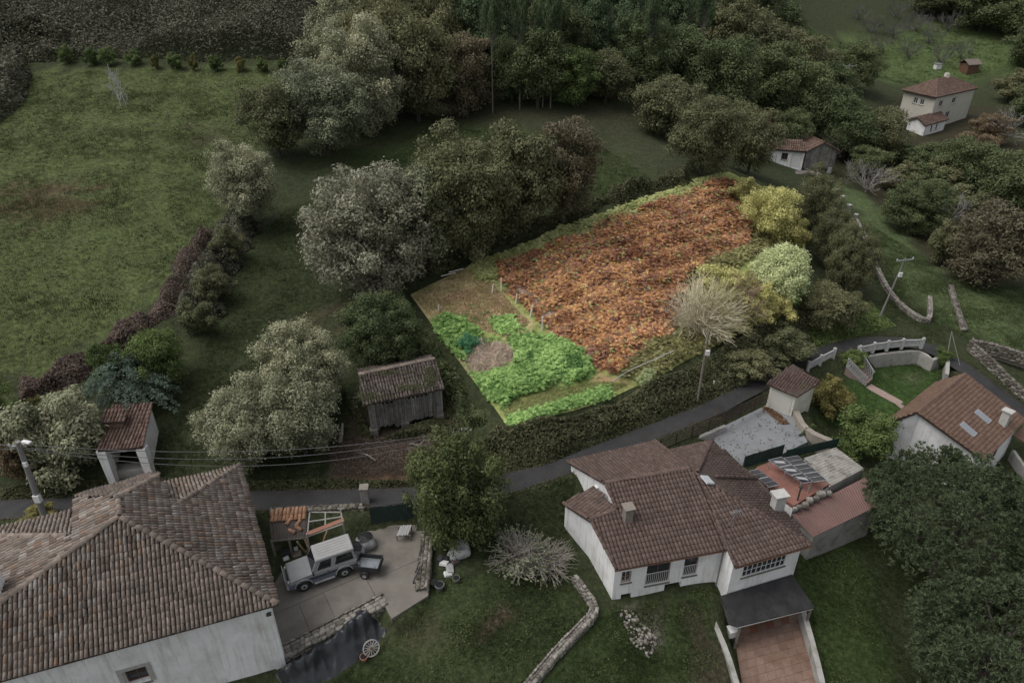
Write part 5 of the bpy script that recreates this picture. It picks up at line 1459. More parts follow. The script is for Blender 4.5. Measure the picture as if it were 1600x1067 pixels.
for o_ in opn:
    w = window(t, wl_[0], wl_[1], *o_, 2, 2, M_frame_w)
    d = (wl_[1] - wl_[0]) / L_; no_ = np.array([d[1], -d[0]])
    for u_ in (o_[0] - .22, o_[1] + .22):
        c = wl_[0] + d * u_ + no_ * .03; m = MB(); m.obox((c[0], c[1], -2.02), (d[0] * .2, d[1] * .2, 0), (no_[0] * .02, no_[1] * .02, 0), (0, 0, .57)); m.build('shutter', M_shut, w)
pm = plane3(eb, ea, r1); e3, v3, n3 = plane_frame([eb, ea, r1, r2], (eb, ea))
for px, py in ((1534, 652), (1511, 672)):
    q = on_plane(px, py, pm); m = MB(); m.obox(q + n3 * .1, e3 * .34, v3 * .62, n3 * .07); fr = m.build('roof_window', MATS['aluminium_frame'], t)
    m = MB(); m.obox(q + n3 * .174, e3 * .27, v3 * .54, n3 * .005); m.build('pane', mat('sky_lit_glass', (.2, .215, .235), rough=.1, spec=.7), fr)
q = on_plane(1566, 664, pm); chimney(t, q, .5, .55, 1.3, .6, MATS['grey_chimney_render'])
# lower roof piece behind
lo_ = [W(1583, 680, -2.2), W(1600, 690, -2.4), W(1640, 650, -2.4), W(1612, 655, -2.0)]
b = MB(); b.slab(lo_, .12); b.build('porch_roof', M_tile_pk, t)
low_wall('garden_wall', 'grey garden wall running down behind the right-hand house', 'wall', [W(1578, 715, -4.4), W(1592, 735, -4.6), W(1615, 765, -4.9)], .25, .8, M_rend, sink=.6)
# pink path, round lawn, balustrade
M_pink = mat('pink_paving', (.26, .19, .165), (.32, .24, .21), scale=3, rough=.8)
pth = densify([W(1357, 602, -2.15), W(1385, 617, -2.15), W(1420, 637, -2.2)], .8)
kind(ribbon('path', np.array([[p[0], p[1], float(hz(p[0], p[1]))] for p in pth]), .45, M_pink, dz=.05, crown=0), 'structure')
M_bal = mat('white_balustrade', (.36, .36, .35), (.44, .44, .43), scale=3, rough=.8, stain=(.25, .24, .22), sscale=2)
def lattice(b, A, B, h, n=9, w=.05):
    """criss-cross panel between two foot points"""
    L_ = np.linalg.norm(B - A)
    up = np.array([0, 0, h]); b.bar(A + up * .04, B + up * .04, .07, .07); b.bar(A + up, B + up, .09, .08)
    for k in range(n):
        a0, a1 = A + (B - A) * k / n, A + (B - A) * (k + 1) / n
        b.bar(a0 + up * .06, a1 + up * .96, w, .04); b.bar(a1 + up * .06, a0 + up * .96, w, .04)
bal = thing('balustrade', 'white lattice balustrade curving along the road above the round lawn', 'balustrade', W(1350, 553, -.6))
bp = [(1262, 574), (1281, 564), (1302, 553), None, (1342, 549), (1364, 544), (1386, 541), (1409, 538), (1440, 537)]
prev = None
for p in bp:
    if p is None: prev = None; continue
    zq = .12 if p[0] < 1310 else -.35; q = W(p[0], p[1] + 3, zq); 
    m = MB(); m.box((q[0], q[1], zq + .25), .22, .22, 1.1); m.build('pier', M_bal, bal)
    if prev is not None:
        m = MB(); dd = q - prev; lattice(m, prev + dd * .08, q - dd * .08, .62, 9, .06)
        m.build('lattice_panel', M_bal, bal)
    prev = q
low_wall('retaining_wall', 'pale curved retaining wall under the white balustrade around the round lawn', 'wall', [W(1335, 555, -.5) + [0, 0, -1.4], W(1365, 550, -.5) + [0, 0, -1.4], W(1400, 545, -.5) + [0, 0, -1.4], W(1440, 543, -.5) + [0, 0, -1.4], W(1460, 556, -.7) + [0, 0, -1.4], W(1474, 570, -2.1), W(1474, 600, -2.3)], .3, 1.05, mat('pale_wall_render', (.27, .26, .235), (.36, .35, .32), scale=2, rough=.9, stain=(.14, .135, .11), sscale=1.2), sink=.6)
st = thing('garden_stairs', 'garden stairs with white lattice sides leading down to the pink path', 'stairs', W(1340, 590, -2.2))
sA, sB = W(1337, 553, -.5), W(1362, 594, -2.1); sC, sD = W(1322, 573, -.5), W(1352, 603, -2.1)
m = MB()
for k in range(9):
    u_ = k / 9; a, b_ = sA + (sB - sA) * u_, sC + (sD - sC) * u_; a1, b1 = sA + (sB - sA) * (u_ + 1 / 9), sC + (sD - sC) * (u_ + 1 / 9)
    z = -.5 - 1.6 * u_; m = MB(); m.hexa([(a1[0], a1[1], -2.6), (a[0], a[1], -2.6), (b_[0], b_[1], -2.6), (b1[0], b1[1], -2.6)][::-1], [(a1[0], a1[1], z), (a[0], a[1], z), (b_[0], b_[1], z), (b1[0], b1[1], z)][::-1]); m.build('step', M_pink, st)
for A, B in ((sA, sB), (sC, sD)):
    m = MB(); lattice(m, A, B, .85, 10, .08); m.build('lattice_side', M_bal, st)
# walls along the lane at far right
stone_wall('lane_wall', 'grey stone wall along the near side of the lane, far right', [W(1513, 545, -1.4), W(1545, 572, -1.9), W(1572, 600, -2.4), W(1612, 638, -3.1)], .5, .8, M_stone, size=.35)
stone_wall('lane_wall', 'grey stone wall at the top of the grass bank above the lane', [W(1515, 543, -1.3), W(1550, 551, -1.4), W(1615, 570, -1.6)], .45, .9, M_stone, size=.35)
# curved stone wall on the slope and the short one beside it
cw = [(1336, 347), (1349, 370), (1360, 392), (1368, 420), (1384, 453), (1405, 480), (1430, 499), (1447, 505), (1452, 492), (1451, 470)]
stone_wall('curved_wall', 'pale stone wall curving down the grassy slope at the right', [gpt(x, y, -.2) for x, y in cw], .4, .75, M_stone_l, size=.2)
stone_wall('short_wall', 'short crumbling brown stone wall on the grass right of the curved wall', [gpt(1484, 450, -.2), gpt(1492, 480, -.2), gpt(1505, 518, -.2)], .5, .6, M_stone, size=.33)
for k, (px, py) in enumerate(((1278, 275), (1286, 285), (1295, 294), (1305, 306), (1314, 317), (1325, 331), (1335, 346))):
    q = G(px, py); lab = ['white drive post nearest the wooden barn', 'second white drive post below the wooden barn', 'third white drive post below the wooden barn', 'middle white post of the seven along the drive', 'third white drive post above the curved wall', 'second white drive post above the curved wall', 'white drive post at the top end of the curved wall'][k]
    t = thing('drive_post', lab, 'post', q, 'white posts along the drive')
    b = MB(); b.box((q[0], q[1], q[2] + .4), .4, .4, 1.0, .5); b.build('shaft', M_bal, t); b = MB(); b.box((q[0], q[1], q[2] + .96), .5, .5, .1, .5); b.build('cap', M_bal, t)

# ------------------------------------------------------------------ farther houses
def simple_house(t, eaves, ridge, ze, zr, zg, wm, rm, px_is=True, p=.3, l=.45, ov=.35):
    """gabled: eaves = 4 corners (front-left, front-right, back-right, back-left), ridge = 2 ends"""
    E = [np.array(q) for q in eaves]; R = [np.array(q) for q in ridge]
    roof_face(t, [E[0], E[1], R[1], R[0]], (E[0], E[1]), p, l, .4, rm, jit=.01)
    roof_face(t, [E[2], E[3], R[0], R[1]], (E[2], E[3]), p, l, .4, rm, jit=.01)
    ridge_tiles(t, R[0], R[1], rm, .15, .45)
    c = sum(E) / 4; I = [q[:2] + (c[:2] - q[:2]) / np.linalg.norm(c[:2] - q[:2]) * ov for q in E]
    return I
# wooden barn house with its low white wing
z0 = .3
t = thing('barn_house', 'dark wooden barn with tiled gable roof at the top of the drive', 'barn', G(1275, 268))
g0 = float(G(1275, 268)[2])
ze, zr = g0 + 3.0, g0 + 4.3
E_ = [W(1259, 238, ze), W(1312, 236, ze), None, None]
back = np.array([-.25, .97, 0]) * 5.5
Rg = (E_[0] + E_[1]) / 2 + [0, 0, zr - ze]
ef, eb2 = E_[0], E_[0] + back
gf, gb2 = E_[1], E_[1] + back
roof_face(t, [ef, Rg, Rg + back, eb2], (eb2, ef), .3, .45, .4, M_tile_far, jit=.015)
roof_face(t, [gf, gb2, Rg + back, Rg], (gf, gb2), .3, .45, .4, M_tile_far, jit=.015)
ridge_tiles(t, Rg, Rg + back, M_tile_far, .15, .45)
dd = gf - ef; dl = np.linalg.norm(dd[:2]); du = dd / np.linalg.norm(dd)
for k in range(16):
    u_ = .05 + .9 * (k + .5) / 16; p = ef + dd * u_ + back * .04; zt = ze + (zr - ze) * (1 - abs(2 * u_ - 1)) - .12
    b = MB(); b.obox((p[0], p[1], (g0 + .3 + zt) / 2), du * dl * .9 / 16 * .47, (back / 5.5) * .03, (0, 0, (zt - g0 - .3) / 2)); b.build('plank', M_plank, t)
b = MB()
for P0 in (ef + dd * .06, gf - dd * .06): wall(b, (P0 + back * .95)[:2], (P0 + back * .06)[:2], g0 - .5, ze - .1, t=.2)
b.build('side_wall', M_wood, t)
for u_ in (.15, .5, .85):
    p = ef + dd * u_ + back * .05; b = MB(); b.box((p[0], p[1], g0 + .0), .5, .5, .9, .2); b.build('white_pier', M_bal, t)
t = thing('cottage', 'low white cottage with brown tile roof beside the wooden barn', 'cottage', G(1232, 262))
g1 = float(G(1232, 264)[2]); ze = g1 + 2.5
A, B = W(1203, 233, ze), W(1262, 238, ze); back = np.array([-.1, .99, 0]) * 4.6
roof_face(t, [A, B, B + back * .5 + [0, 0, 1.2], A + back * .5 + [0, 0, 1.2]], (A, B), .3, .45, .4, M_tile_far, jit=.015)
roof_face(t, [B + back, A + back, A + back * .5 + [0, 0, 1.2], B + back * .5 + [0, 0, 1.2]], (B + back, A + back), .3, .45, .4, M_tile_far, jit=.015)
b = MB(); a2, b2 = (A + back * .08 + [.2, 0, 0])[:2], (B + back * .08 - [.2, 0, 0])[:2]; L_ = np.linalg.norm(b2 - a2)
wall(b, a2, b2, g1 - .6, ze - .1, t=.2, openings=[(L_ * .36, L_ * .36 + .9, g1 + 1.0, g1 + 2.0), (L_ * .66, L_ * .66 + 1.3, g1 - .1, g1 + 2.2)])
wall(b, b2, b2 + back[:2] * .85, g1 - .6, ze - .1, t=.2); wall(b, a2 + back[:2] * .85, a2, g1 - .6, ze - .1, t=.2); b.build('wall', M_white, t)
window(t, a2, b2, L_ * .36, L_ * .36 + .9, g1 + 1.0, g1 + 2.0, 2, 1, M_frame_b)
d = (b2 - a2) / L_; c = a2 + d * (L_ * .66 + .65) + np.array([-d[1], d[0]]) * .1
b = MB(); b.obox((c[0], c[1], g1 + 1.05), (d[0] * .62, d[1] * .62, 0), (-d[1] * .03, d[0] * .03, 0), (0, 0, 1.12)); b.build('door', M_frame_w, t)
b = MB(); q = G(1255, 272); b.box((q[0], q[1], q[2] + .15), 3.2, 1.4, .3, .2); b.build('doorstep', M_conc, t)
t = thing('gable_house', 'tall reddish gable roof peeking over the trees left of the cottage', 'house', G(1190, 225))
q = G(1192, 232); gz = q[2]; zt = gz + 5.2
A, B = W(1172, 176, zt), W(1198, 175, zt); bk = np.array([.2, -.97, 0]) * 0 + np.array([.0, 1, 0]) * 5
C1, C2 = W(1176, 200, zt - 1.8), W(1209, 198, zt - 1.8)
roof_face(t, [C1, C2, B, A], (C1, C2), .3, .45, .4, M_tile_far, jit=.015)
roof_face(t, [B, A, A + bk - [0, 0, 1.8], B + bk - [0, 0, 1.8]], (A + bk - [0, 0, 1.8], B + bk - [0, 0, 1.8]), .3, .45, .4, M_tile_far, jit=.015)
b = MB(); wall(b, (C1 + [.3, .4, 0])[:2], (C2 + [-.3, .4, 0])[:2], gz - 1, zt - 1.9, t=.3); wall(b, (C2 + [-.3, .4, 0])[:2], (B + [-.1, 3, 0])[:2], gz - 1, zt - 1.9, t=.3); b.build('wall', M_cream, t)
# two-storey villa
zg = -3.4; ze = zg + 5.9
vL, vF, vR = W(1409, 141, ze), W(1463, 153, ze), W(1529, 138, ze); vB = vL + vR - vF
t = thing('villa', 'two-storey cream villa with hipped tile roof among trees at the upper right', 'house', (vF[0], vF[1], zg))
ra_ = vF * .5 + vB * .5; ax = (vR - vF) / 2 * .3; R1v, R2v = ra_ - ax + [0, 0, 2.2], ra_ + ax + [0, 0, 2.2]
roof_face(t, [vF, vR, R2v, R1v], (vF, vR), .3, .45, .4, M_tile_far, jit=.01)
roof_face(t, [vL, vF, R1v], (vL, vF), .3, .45, .4, M_tile_far, jit=.01)
roof_face(t, [vB, vL, R1v, R2v], (vB, vL), .3, .45, .4, M_tile_far, jit=.01)
roof_face(t, [vR, vB, R2v], (vR, vB), .3, .45, .4, M_tile_far, jit=.01)
for a, b_ in ((vF, R1v), (vL, R1v), (R1v, R2v), (vR, R2v)): ridge_tiles(t, a, b_, M_tile_far, .16, .5)
cc = (vF + vB) / 2
I = [q[:2] + (cc[:2] - q[:2]) / np.linalg.norm(cc[:2] - q[:2]) * .7 for q in (vL, vF, vR, vB)]
La, Lb = np.linalg.norm(I[1] - I[0]), np.linalg.norm(I[2] - I[1])
oa = [(La * .34, La * .34 + 1.0, zg + 3.8, zg + 5.0), (La * .34 + 1.5, La * .34 + 2.5, zg + 3.8, zg + 5.0)]
obp = [(Lb * .12, Lb * .12 + 1.5, zg + 3.7, zg + 5.0), (Lb * .45, Lb * .45 + 1.6, zg + 3.7, zg + 5.0), (Lb * .38, Lb * .38 + 1.7, zg + .8, zg + 2.3)]
b = MB(); wall(b, I[0], I[1], zg - 1, ze - .1, t=.3, openings=oa); wall(b, I[1], I[2], zg - 1, ze - .1, t=.3, openings=obp); wall(b, I[2], I[3], zg - 1, ze - .1, t=.3); wall(b, I[3], I[0], zg - 1, ze - .1, t=.3); b.build('wall', mat('greyish_cream_render', (.42, .40, .345), (.48, .46, .4), scale=.6, rough=.9), t)
for A, B, ops_ in ((I[0], I[1], oa), (I[1], I[2], obp)):
    for o_ in ops_: window(t, A, B, *o_, 2, 1, M_frame_w, fw=.12)
b = MB(); pp = R1v * .3 + R2v * .7; b.box((pp[0], pp[1], pp[2] + .3), .7, .7, 1.0); b.build('chimney', M_cream, t)
# its annex
ze2 = zg + 1.6; za = zg - 2.2
aL, aF, aR = W(1417, 187, ze2), W(1446, 197, ze2 - .2), W(1482, 187, ze2); aB = aL + aR - aF; aRd = (aR - aF)
t = thing('annex', 'small white annex with red tile roof in front of the villa', 'house', (aF[0], aF[1], za))
rm_ = (aL + aF) / 2 + [0, 0, 1.0]
roof_face(t, [aF, aR, rm_ + aRd, rm_], (aF, aR), .3, .45, .4, M_tile_red, jit=.01)
roof_face(t, [aB, aL, rm_, rm_ + aRd], (aB, aL), .3, .45, .4, M_tile_red, jit=.01)
cc = (aF + aB) / 2; I = [q[:2] + (cc[:2] - q[:2]) / np.linalg.norm(cc[:2] - q[:2]) * .4 for q in (aL, aF, aR, aB)]
Lb = np.linalg.norm(I[2] - I[1]); ow = [(Lb * .3, Lb * .3 + .6, ze2 - 1.5, ze2 - .5), (Lb * .55, Lb * .55 + .6, ze2 - 1.5, ze2 - .5)]
b = MB(); mid_ = (I[0] + I[1]) / 2; wall(b, I[0], mid_, za - 1, ze2 - .1, ze2 + .75, t=.2); wall(b, mid_, I[1], za - 1, ze2 + .75, ze2 - .2, t=.2); wall(b, I[1], I[2], za - 1, ze2 - .25, t=.2, openings=ow); wall(b, I[2], I[3], za - 1, ze2 - .2, t=.2); b.build('wall', M_white, t)
for o_ in ow: window(t, I[1], I[2], *o_, 1, 1, M_frame_b)
# field hut
q = G(1512, 112); t = thing('field_hut', 'tiny brown hut with pitched roof on the far meadow', 'hut', q)
b = MB(); b.box((q[0], q[1], q[2] + .9), 3.6, 2.8, 2.4, .3); b.build('wall', M_frame_b, t)
b = MB(); ca, sa = math.cos(.3), math.sin(.3)
def hp_(x, y, z): return np.array([q[0] + x * ca - y * sa, q[1] + x * sa + y * ca, q[2] + z])
b.slab([hp_(-2.3, -1.9, 2.0), hp_(2.3, -1.9, 2.0), hp_(2.3, 0, 3.1), hp_(-2.3, 0, 3.1)], .12); b.slab([hp_(-2.3, 0, 3.1), hp_(2.3, 0, 3.1), hp_(2.3, 1.9, 2.0), hp_(-2.3, 1.9, 2.0)], .12); b.build('roof', mat('grey_brown_sheet', (.13, .105, .09), (.19, .16, .14), scale=1, rough=.8), t)
q = G(1464, 108); t = thing('beehive_box', 'small pale box on the far meadow left of the brown hut', 'box', q)
b = MB(); b.box((q[0], q[1], q[2] + .6), 1.6, 1.2, 1.3, .2); b.build('side', M_frame_w, t); b = MB(); b.box((q[0], q[1], q[2] + 1.3), 1.9, 1.5, .12, .2); b.build('lid', M_galv, t)

# ------------------------------------------------------------------ poles and cables
M_cpole = mat('concrete_pole', (.16, .157, .15), (.22, .216, .205), scale=3, rough=.9, stain=(.15, .14, .12), sscale=2)
M_cable = mat('black_cable', (.10, .10, .10), (.13, .13, .13), rough=.6)
def pole(label, base, top, r0, r1, material, arm=None, boxes=(), name='utility_pole'):
    base, top = np.array(base, float), np.array(top, float)
    t = thing(name, label, 'pole', base)
    b = MB(); b.tube([base - [0, 0, .5], top], [r0, r1], 10); b.build('shaft', material, t)
    if arm is not None:
        a = np.array(arm, float); b = MB(); b.bar(top - a - [0, 0, .25], top + a - [0, 0, .25], .09); b.build('crossarm', M_galv, t)
        for k in (-.95, 0, .95):
            b = MB(); p = top + a * k - [0, 0, .2]; b.tube([p, p + [0, 0, .1], p + [0, 0, .2]], [.05, .07, .03], 8); b.build('insulator', M_bal, t)
    for u_, s in boxes:
        p = base + (top - base) * u_; b = MB(); b.box(p + [.12, -.15, 0], s, s * .7, s * 1.4); b.build('junction_box', M_frame_w, t)
    return t
pb = W(80, 838, .85); ptp = W(27, 690, 8.6)
LP = ptp
pole('leaning pale utility pole carrying cables behind the farmhouse roof, left edge', pb, ptp, .2, .13, M_cpole, (.45, .1, .05), ((.45, .35), (.8, .2)))
lp_ = thing('street_lamp', 'small grey street lamp head on the leaning pole', 'lamp', ptp)
b = MB(); b.tube([ptp - [0, 0, .4], ptp + [.5, -.2, .2]], .03, 6); b.build('bracket', M_galv, lp_); b = MB(); b.obox(ptp + [.75, -.3, .22], (.28, -.1, .02), (.04, .1, 0), (0, 0, .06)); b.build('lamp_head', M_frame_w, lp_, bevel=.03)
mp0 = G(731, 702); mpt = W(729, 669, mp0[2] + 3.2); mp0 = np.array([mpt[0], mpt[1], float(hz(mpt[0], mpt[1]))])
pole('short concrete pole ending the cables beside the plank barn', mp0, mpt, .14, .12, M_cpole, (.3, 0, 0))
pp_b = G(1100, 615); pp_t = W(1108, 516, 7.2)
pole('grey pole standing at the roadside edge of the bracken plot', np.array([pp_t[0], pp_t[1], float(hz(pp_t[0], pp_t[1]))]), pp_t, .10, .07, M_wood, None, ((.72, .28),))
rp0 = W(1415, 403, 6.0); pole('concrete pole with crossarm on the grass inside the curved wall', np.array([rp0[0] - .8, rp0[1], float(hz(rp0[0], rp0[1]))]), rp0, .10, .06, M_cpole, (.8, .1, .05), ((.75, .3),))
fp0 = W(1328, 101, 9.5); pole('far pole with crossarm against the dark tree on the slope', np.array([fp0[0], fp0[1], float(hz(fp0[0], fp0[1]))]), fp0, .2, .14, M_cpole, (1.3, .1, 0))
gw = thing('guy_pole', 'slim pale pole beside the lane at the right of the round lawn', 'pole', G(1485, 548))
q = G(1479, 560); qt = W(1487, 518, q[2] + 2.9)
b = MB(); b.tube([q, qt], .03, 6); b.tube([G(1500, 572), qt], .015, 5); b.build('rod', M_bal, gw)
q = G(1113, 612); t = thing('marker_post', 'short white post in the brambles below the roadside pole', 'post', q)
b = MB(); b.bar(q - [0, 0, .2], q + [.0, 0, 1.0], .1); b.build('shaft', M_bal, t); b = MB(); b.box(q + [0, 0, 1.0], .13, .13, .05); b.build('cap', M_bal, t)
def cable(label, a, b_, sag, r=.018, group=None):
    a, b_ = np.array(a, float), np.array(b_, float); n = 24
    m = MB(); m.tube([a + (b_ - a) * k / n - [0, 0, sag * 4 * (k / n) * (1 - k / n)] for k in range(n + 1)], r, 5)
    o = m.build('overhead_cable', M_cable); tag(o, label, 'cable', group)
cable('upper overhead cable from the leaning pole to the short pole', LP - [0, 0, .15], mpt - [0, 0, .1], 1.1, group='cables along the road')
cable('middle overhead cable from the leaning pole to the short pole', LP - [.35, 0, .3], mpt - [.2, 0, .2], 1.55, group='cables along the road')
cable('lowest overhead cable hanging between the leaning pole and the short pole', LP - [-.3, 0, .5], mpt - [-.1, 0, .4], 1.9, group='cables along the road')
cable('overhead cable running left out of the picture from the leaning pole', LP - [0, 0, .2], LP + [-25, 2, .2], .6, group='cables along the road')
cable('second overhead cable running left out of the picture from the leaning pole', LP - [.2, 0, .5], LP + [-25, 2, -.5], .7, group='cables along the road')
b = MB(); b.tube([W(955, 596, 3.4), W(985, 578, 3.3), W(1015, 565, 3.35), W(1052, 548, 3.6)], .035, 6); o = b.build('fence_line', M_bal); tag(o, 'thin white line strung across the lower edge of the bracken', 'cable')

# ------------------------------------------------------------------ vegetation: shapes
def leaf_cloud(seed, nblob, nleaf, size, zc=.62, rx=.42, rz=.36, flat=.15, br=(.13, .24), up=.35, shape=None, elong=1.0, lobes=9):
    """leaves of a crown 1 m high (foot at 0): lobes of different size, each made of many clumps of leaves"""
    r = np.random.default_rng(seed)
    LB = []
    for i in range(lobes):
        a = 2.4 * i + r.uniform(-.5, .5); zz = (i + .5) / lobes * 2 - 1; rr = math.sqrt(max(.05, 1 - zz * zz)); k = r.uniform(.42, .66)
        LB.append((np.array([math.cos(a) * rr * rx * k, math.sin(a) * rr * rx * k, zc + zz * rz * k]), r.uniform(.36, .62)))
    B = []; tone = []
    for i in range(nblob):
        c0, q = LB[i % lobes]
        d = r.normal(size=3); d[2] += .15; d /= np.linalg.norm(d)
        k = r.uniform(.55, 1.12)
        c = c0 + d * np.array([rx, rx, rz]) * q * k
        c[2] = max(c[2], .06)
        if shape: c = shape(c, r)
        B.append((c, r.uniform(*br) * (.75 if k > .95 else 1))); tone.append(r.normal(0, .11))
    P, Nn, Rd = [], [], []
    wts = np.array([b[1] ** 2 for b in B]); wts = wts / wts.sum()
    for (c, rad), w_, tn in zip(B, wts, tone):
        per = max(8, int(nleaf * w_))
        d = r.normal(size=(per, 3)); d[:, 2] += up; d /= np.linalg.norm(d, axis=1)[:, None]
        q = rad * (r.uniform(.12, 1, per) ** .45) * (1 + .16 * r.normal(size=per))
        P.append(c + d * q[:, None] * np.array([1, 1, .8])); Nn.append(d + r.normal(0, .55, (per, 3)) + [0, 0, .3])
        Rd.append(np.clip(.48 + tn + .17 * r.normal(size=per) + .12 * d[:, 2], 0, 1))  # upward leaves toned paler, sky light put into the colour
    P = np.concatenate(P); Nn = np.concatenate(Nn); Rd = np.concatenate(Rd)
    P[:, 2] = np.maximum(P[:, 2], .01)
    s = size * r.uniform(.55, 1.35, len(P))
    M = frames(Nn, r) * s[:, None, None]
    M[:, :, 1] *= elong
    V, Fc = scatter(LEAF_V, LEAF_F, M, P)
    return V, Fc, Rd, B

def trunk_mesh(seed, B, r0=.022, fork=.3, n=7, bend=.03):
    r = np.random.default_rng(seed); m = MB()
    top = np.array([r.normal(0, bend), r.normal(0, bend), .8])
    pts = [np.array([0, 0, -.03]), np.array([r.normal(0, bend * .4), r.normal(0, bend * .4), fork * .6]), np.array([top[0] * .5, top[1] * .5, fork + .15]), top]
    m.tube(pts, [r0 * 1.25, r0, r0 * .75, r0 * .15], n)
    for c, rad in B[::max(1, len(B) // 14)]:
        z0 = min(fork * r.uniform(.75, 1.3), c[2] * .8); a = np.array([top[0] * z0 * .6, top[1] * z0 * .6, z0])
        mid = a * .45 + c * .55 + [0, 0, -.03]
        m.tube([a, mid, c], [r0 * .5, r0 * .32, r0 * .08], 5)
    me = bpy.data.meshes.new('trunk'); me.from_pydata(m.v, [], m.f); me.update()
    return me
M_bark = mat('bark', (.045, .038, .032), (.085, .073, .062), scale=4, rough=.95, bump=.5, bscale=14)
M_bark_l = mat('pale_bark', (.2, .188, .17), (.30, .28, .26), scale=4, rough=.95, bump=.3, bscale=14)
LM = {
 'olbrown': leafmat('olive_brown_leaves', (.062, .054, .033), (.20, .175, .115)),
 'yardgreen': leafmat('yard_tree_leaves', (.046, .060, .022), (.17, .185, .08)),
 'dark': leafmat('dark_evergreen_leaves', (0.0422, 0.0581, 0.0264), (0.1584, 0.1901, 0.0898)),
 'olive': leafmat('olive_leaves', (0.0646, 0.0689, 0.0344), (0.2258, 0.2258, 0.1247)),
 'grey': leafmat('silvery_leaves', (.15, .137, .096), (.45, .42, .32), rough=.5),
 'green': leafmat('mid_green_leaves', (0.044, 0.072, 0.024), (0.17, 0.224, 0.08)),
 'brown': leafmat('brown_autumn_leaves', (0.08, 0.06, 0.04), (0.26, 0.196, 0.124)),
 'pine': leafmat('pine_needles', (0.0315, 0.0525, 0.0289), (0.1313, 0.1837, 0.0945), trans=.1),
 'light': leafmat('sky_sheen_leaves', (0.0662, 0.0839, 0.0441), (0.4193, 0.4193, 0.2869), rough=.5),  # sky sheen on crown tops put into the lighter leaf tone
 'yellow': leafmat('yellowing_leaves', (.085, .080, .026), (.235, .215, .085)),
 'laurel': leafmat('brightened_laurel_leaves', (.30, .37, .15), (.80, .82, .50), rough=.5),  # laurel to orange: the plot's brightening is put into the leaf colour
 'ylgreen': leafmat('yellow_green_leaves', (.26, .26, .08), (.74, .70, .32)),
 'orange': leafmat('orange_brown_leaves', (.28, .16, .06), (.58, .40, .20)),
 'cedar': leafmat('blue_green_cedar', (0.038, 0.0608, 0.0456), (0.171, 0.2185, 0.171)),
 'hedgegreen': leafmat('clipped_green_leaves', (0.045, 0.075, 0.024), (0.165, 0.2175, 0.0825)),
}
PROTO = {}
def proto(key, n_leaf, size, variants=2, **kw):
    out = []
    for v in range(variants):
        tk = {k: kw.pop(k) for k in list(kw) if k in ('r0', 'fork')} if v == 0 else tk
        V, Fc, rd, B = leaf_cloud(hash(key) % 1000 * 0 + sum(map(ord, key)) * 7 + v * 31, kw.get('nblob', 40), n_leaf, size, **{k: w for k, w in kw.items() if k != 'nblob'})
        out.append((np_mesh(key + '_crown', V, Fc, rnd=rd), trunk_mesh(v + 5, B, **tk)))
    PROTO[key] = out
proto('broad', 30000, .0165, 3, nblob=120, zc=.50, rz=.46, rx=.46, br=(.085, .17))
proto('broad_fine', 52000, .0128, 2, nblob=190, zc=.50, rz=.46, rx=.46, br=(.065, .145), lobes=12)
proto('tall', 26000, .0150, 2, nblob=120, rx=.42, rz=.48, zc=.52, br=(.07, .14), lobes=10)
proto('shrub', 18000, .0215, 3, nblob=80, zc=.46, rx=.46, rz=.44, br=(.08, .17), lobes=7)
def domeshape(c, r):
    d = c - np.array([0, 0, .35]); d /= np.linalg.norm(d) + 1e-9; k = r.uniform(.72, .98); d[2] = abs(d[2]) if r.random() < .7 else d[2]
    return np.array([d[0] * .36 * k, d[1] * .36 * k, .42 + d[2] * .42 * k])
proto('dome', 34000, .0135, 1, nblob=150, zc=.46, rx=.46, rz=.44, br=(.07, .13), lobes=9, shape=domeshape)
def conshape(c, r):
    k = 1.15 - c[2]; return np.array([c[0] * k, c[1] * k, c[2]])
proto('conifer', 22000, .0145, 1, nblob=110, rx=.46, rz=.5, zc=.52, br=(.05, .11), shape=conshape, r0=.02, elong=.6)
def pineshape(c, r):
    z = .55 + .4 * (c[2] - .2) / .8; k = 1.2 if z < .8 else .8; return np.array([c[0] * k, c[1] * k, z])
proto('scots', 11000, .0175, 1, nblob=40, rx=.2, rz=.4, zc=.6, br=(.07, .13), shape=pineshape, r0=.016, fork=.6, elong=.45)

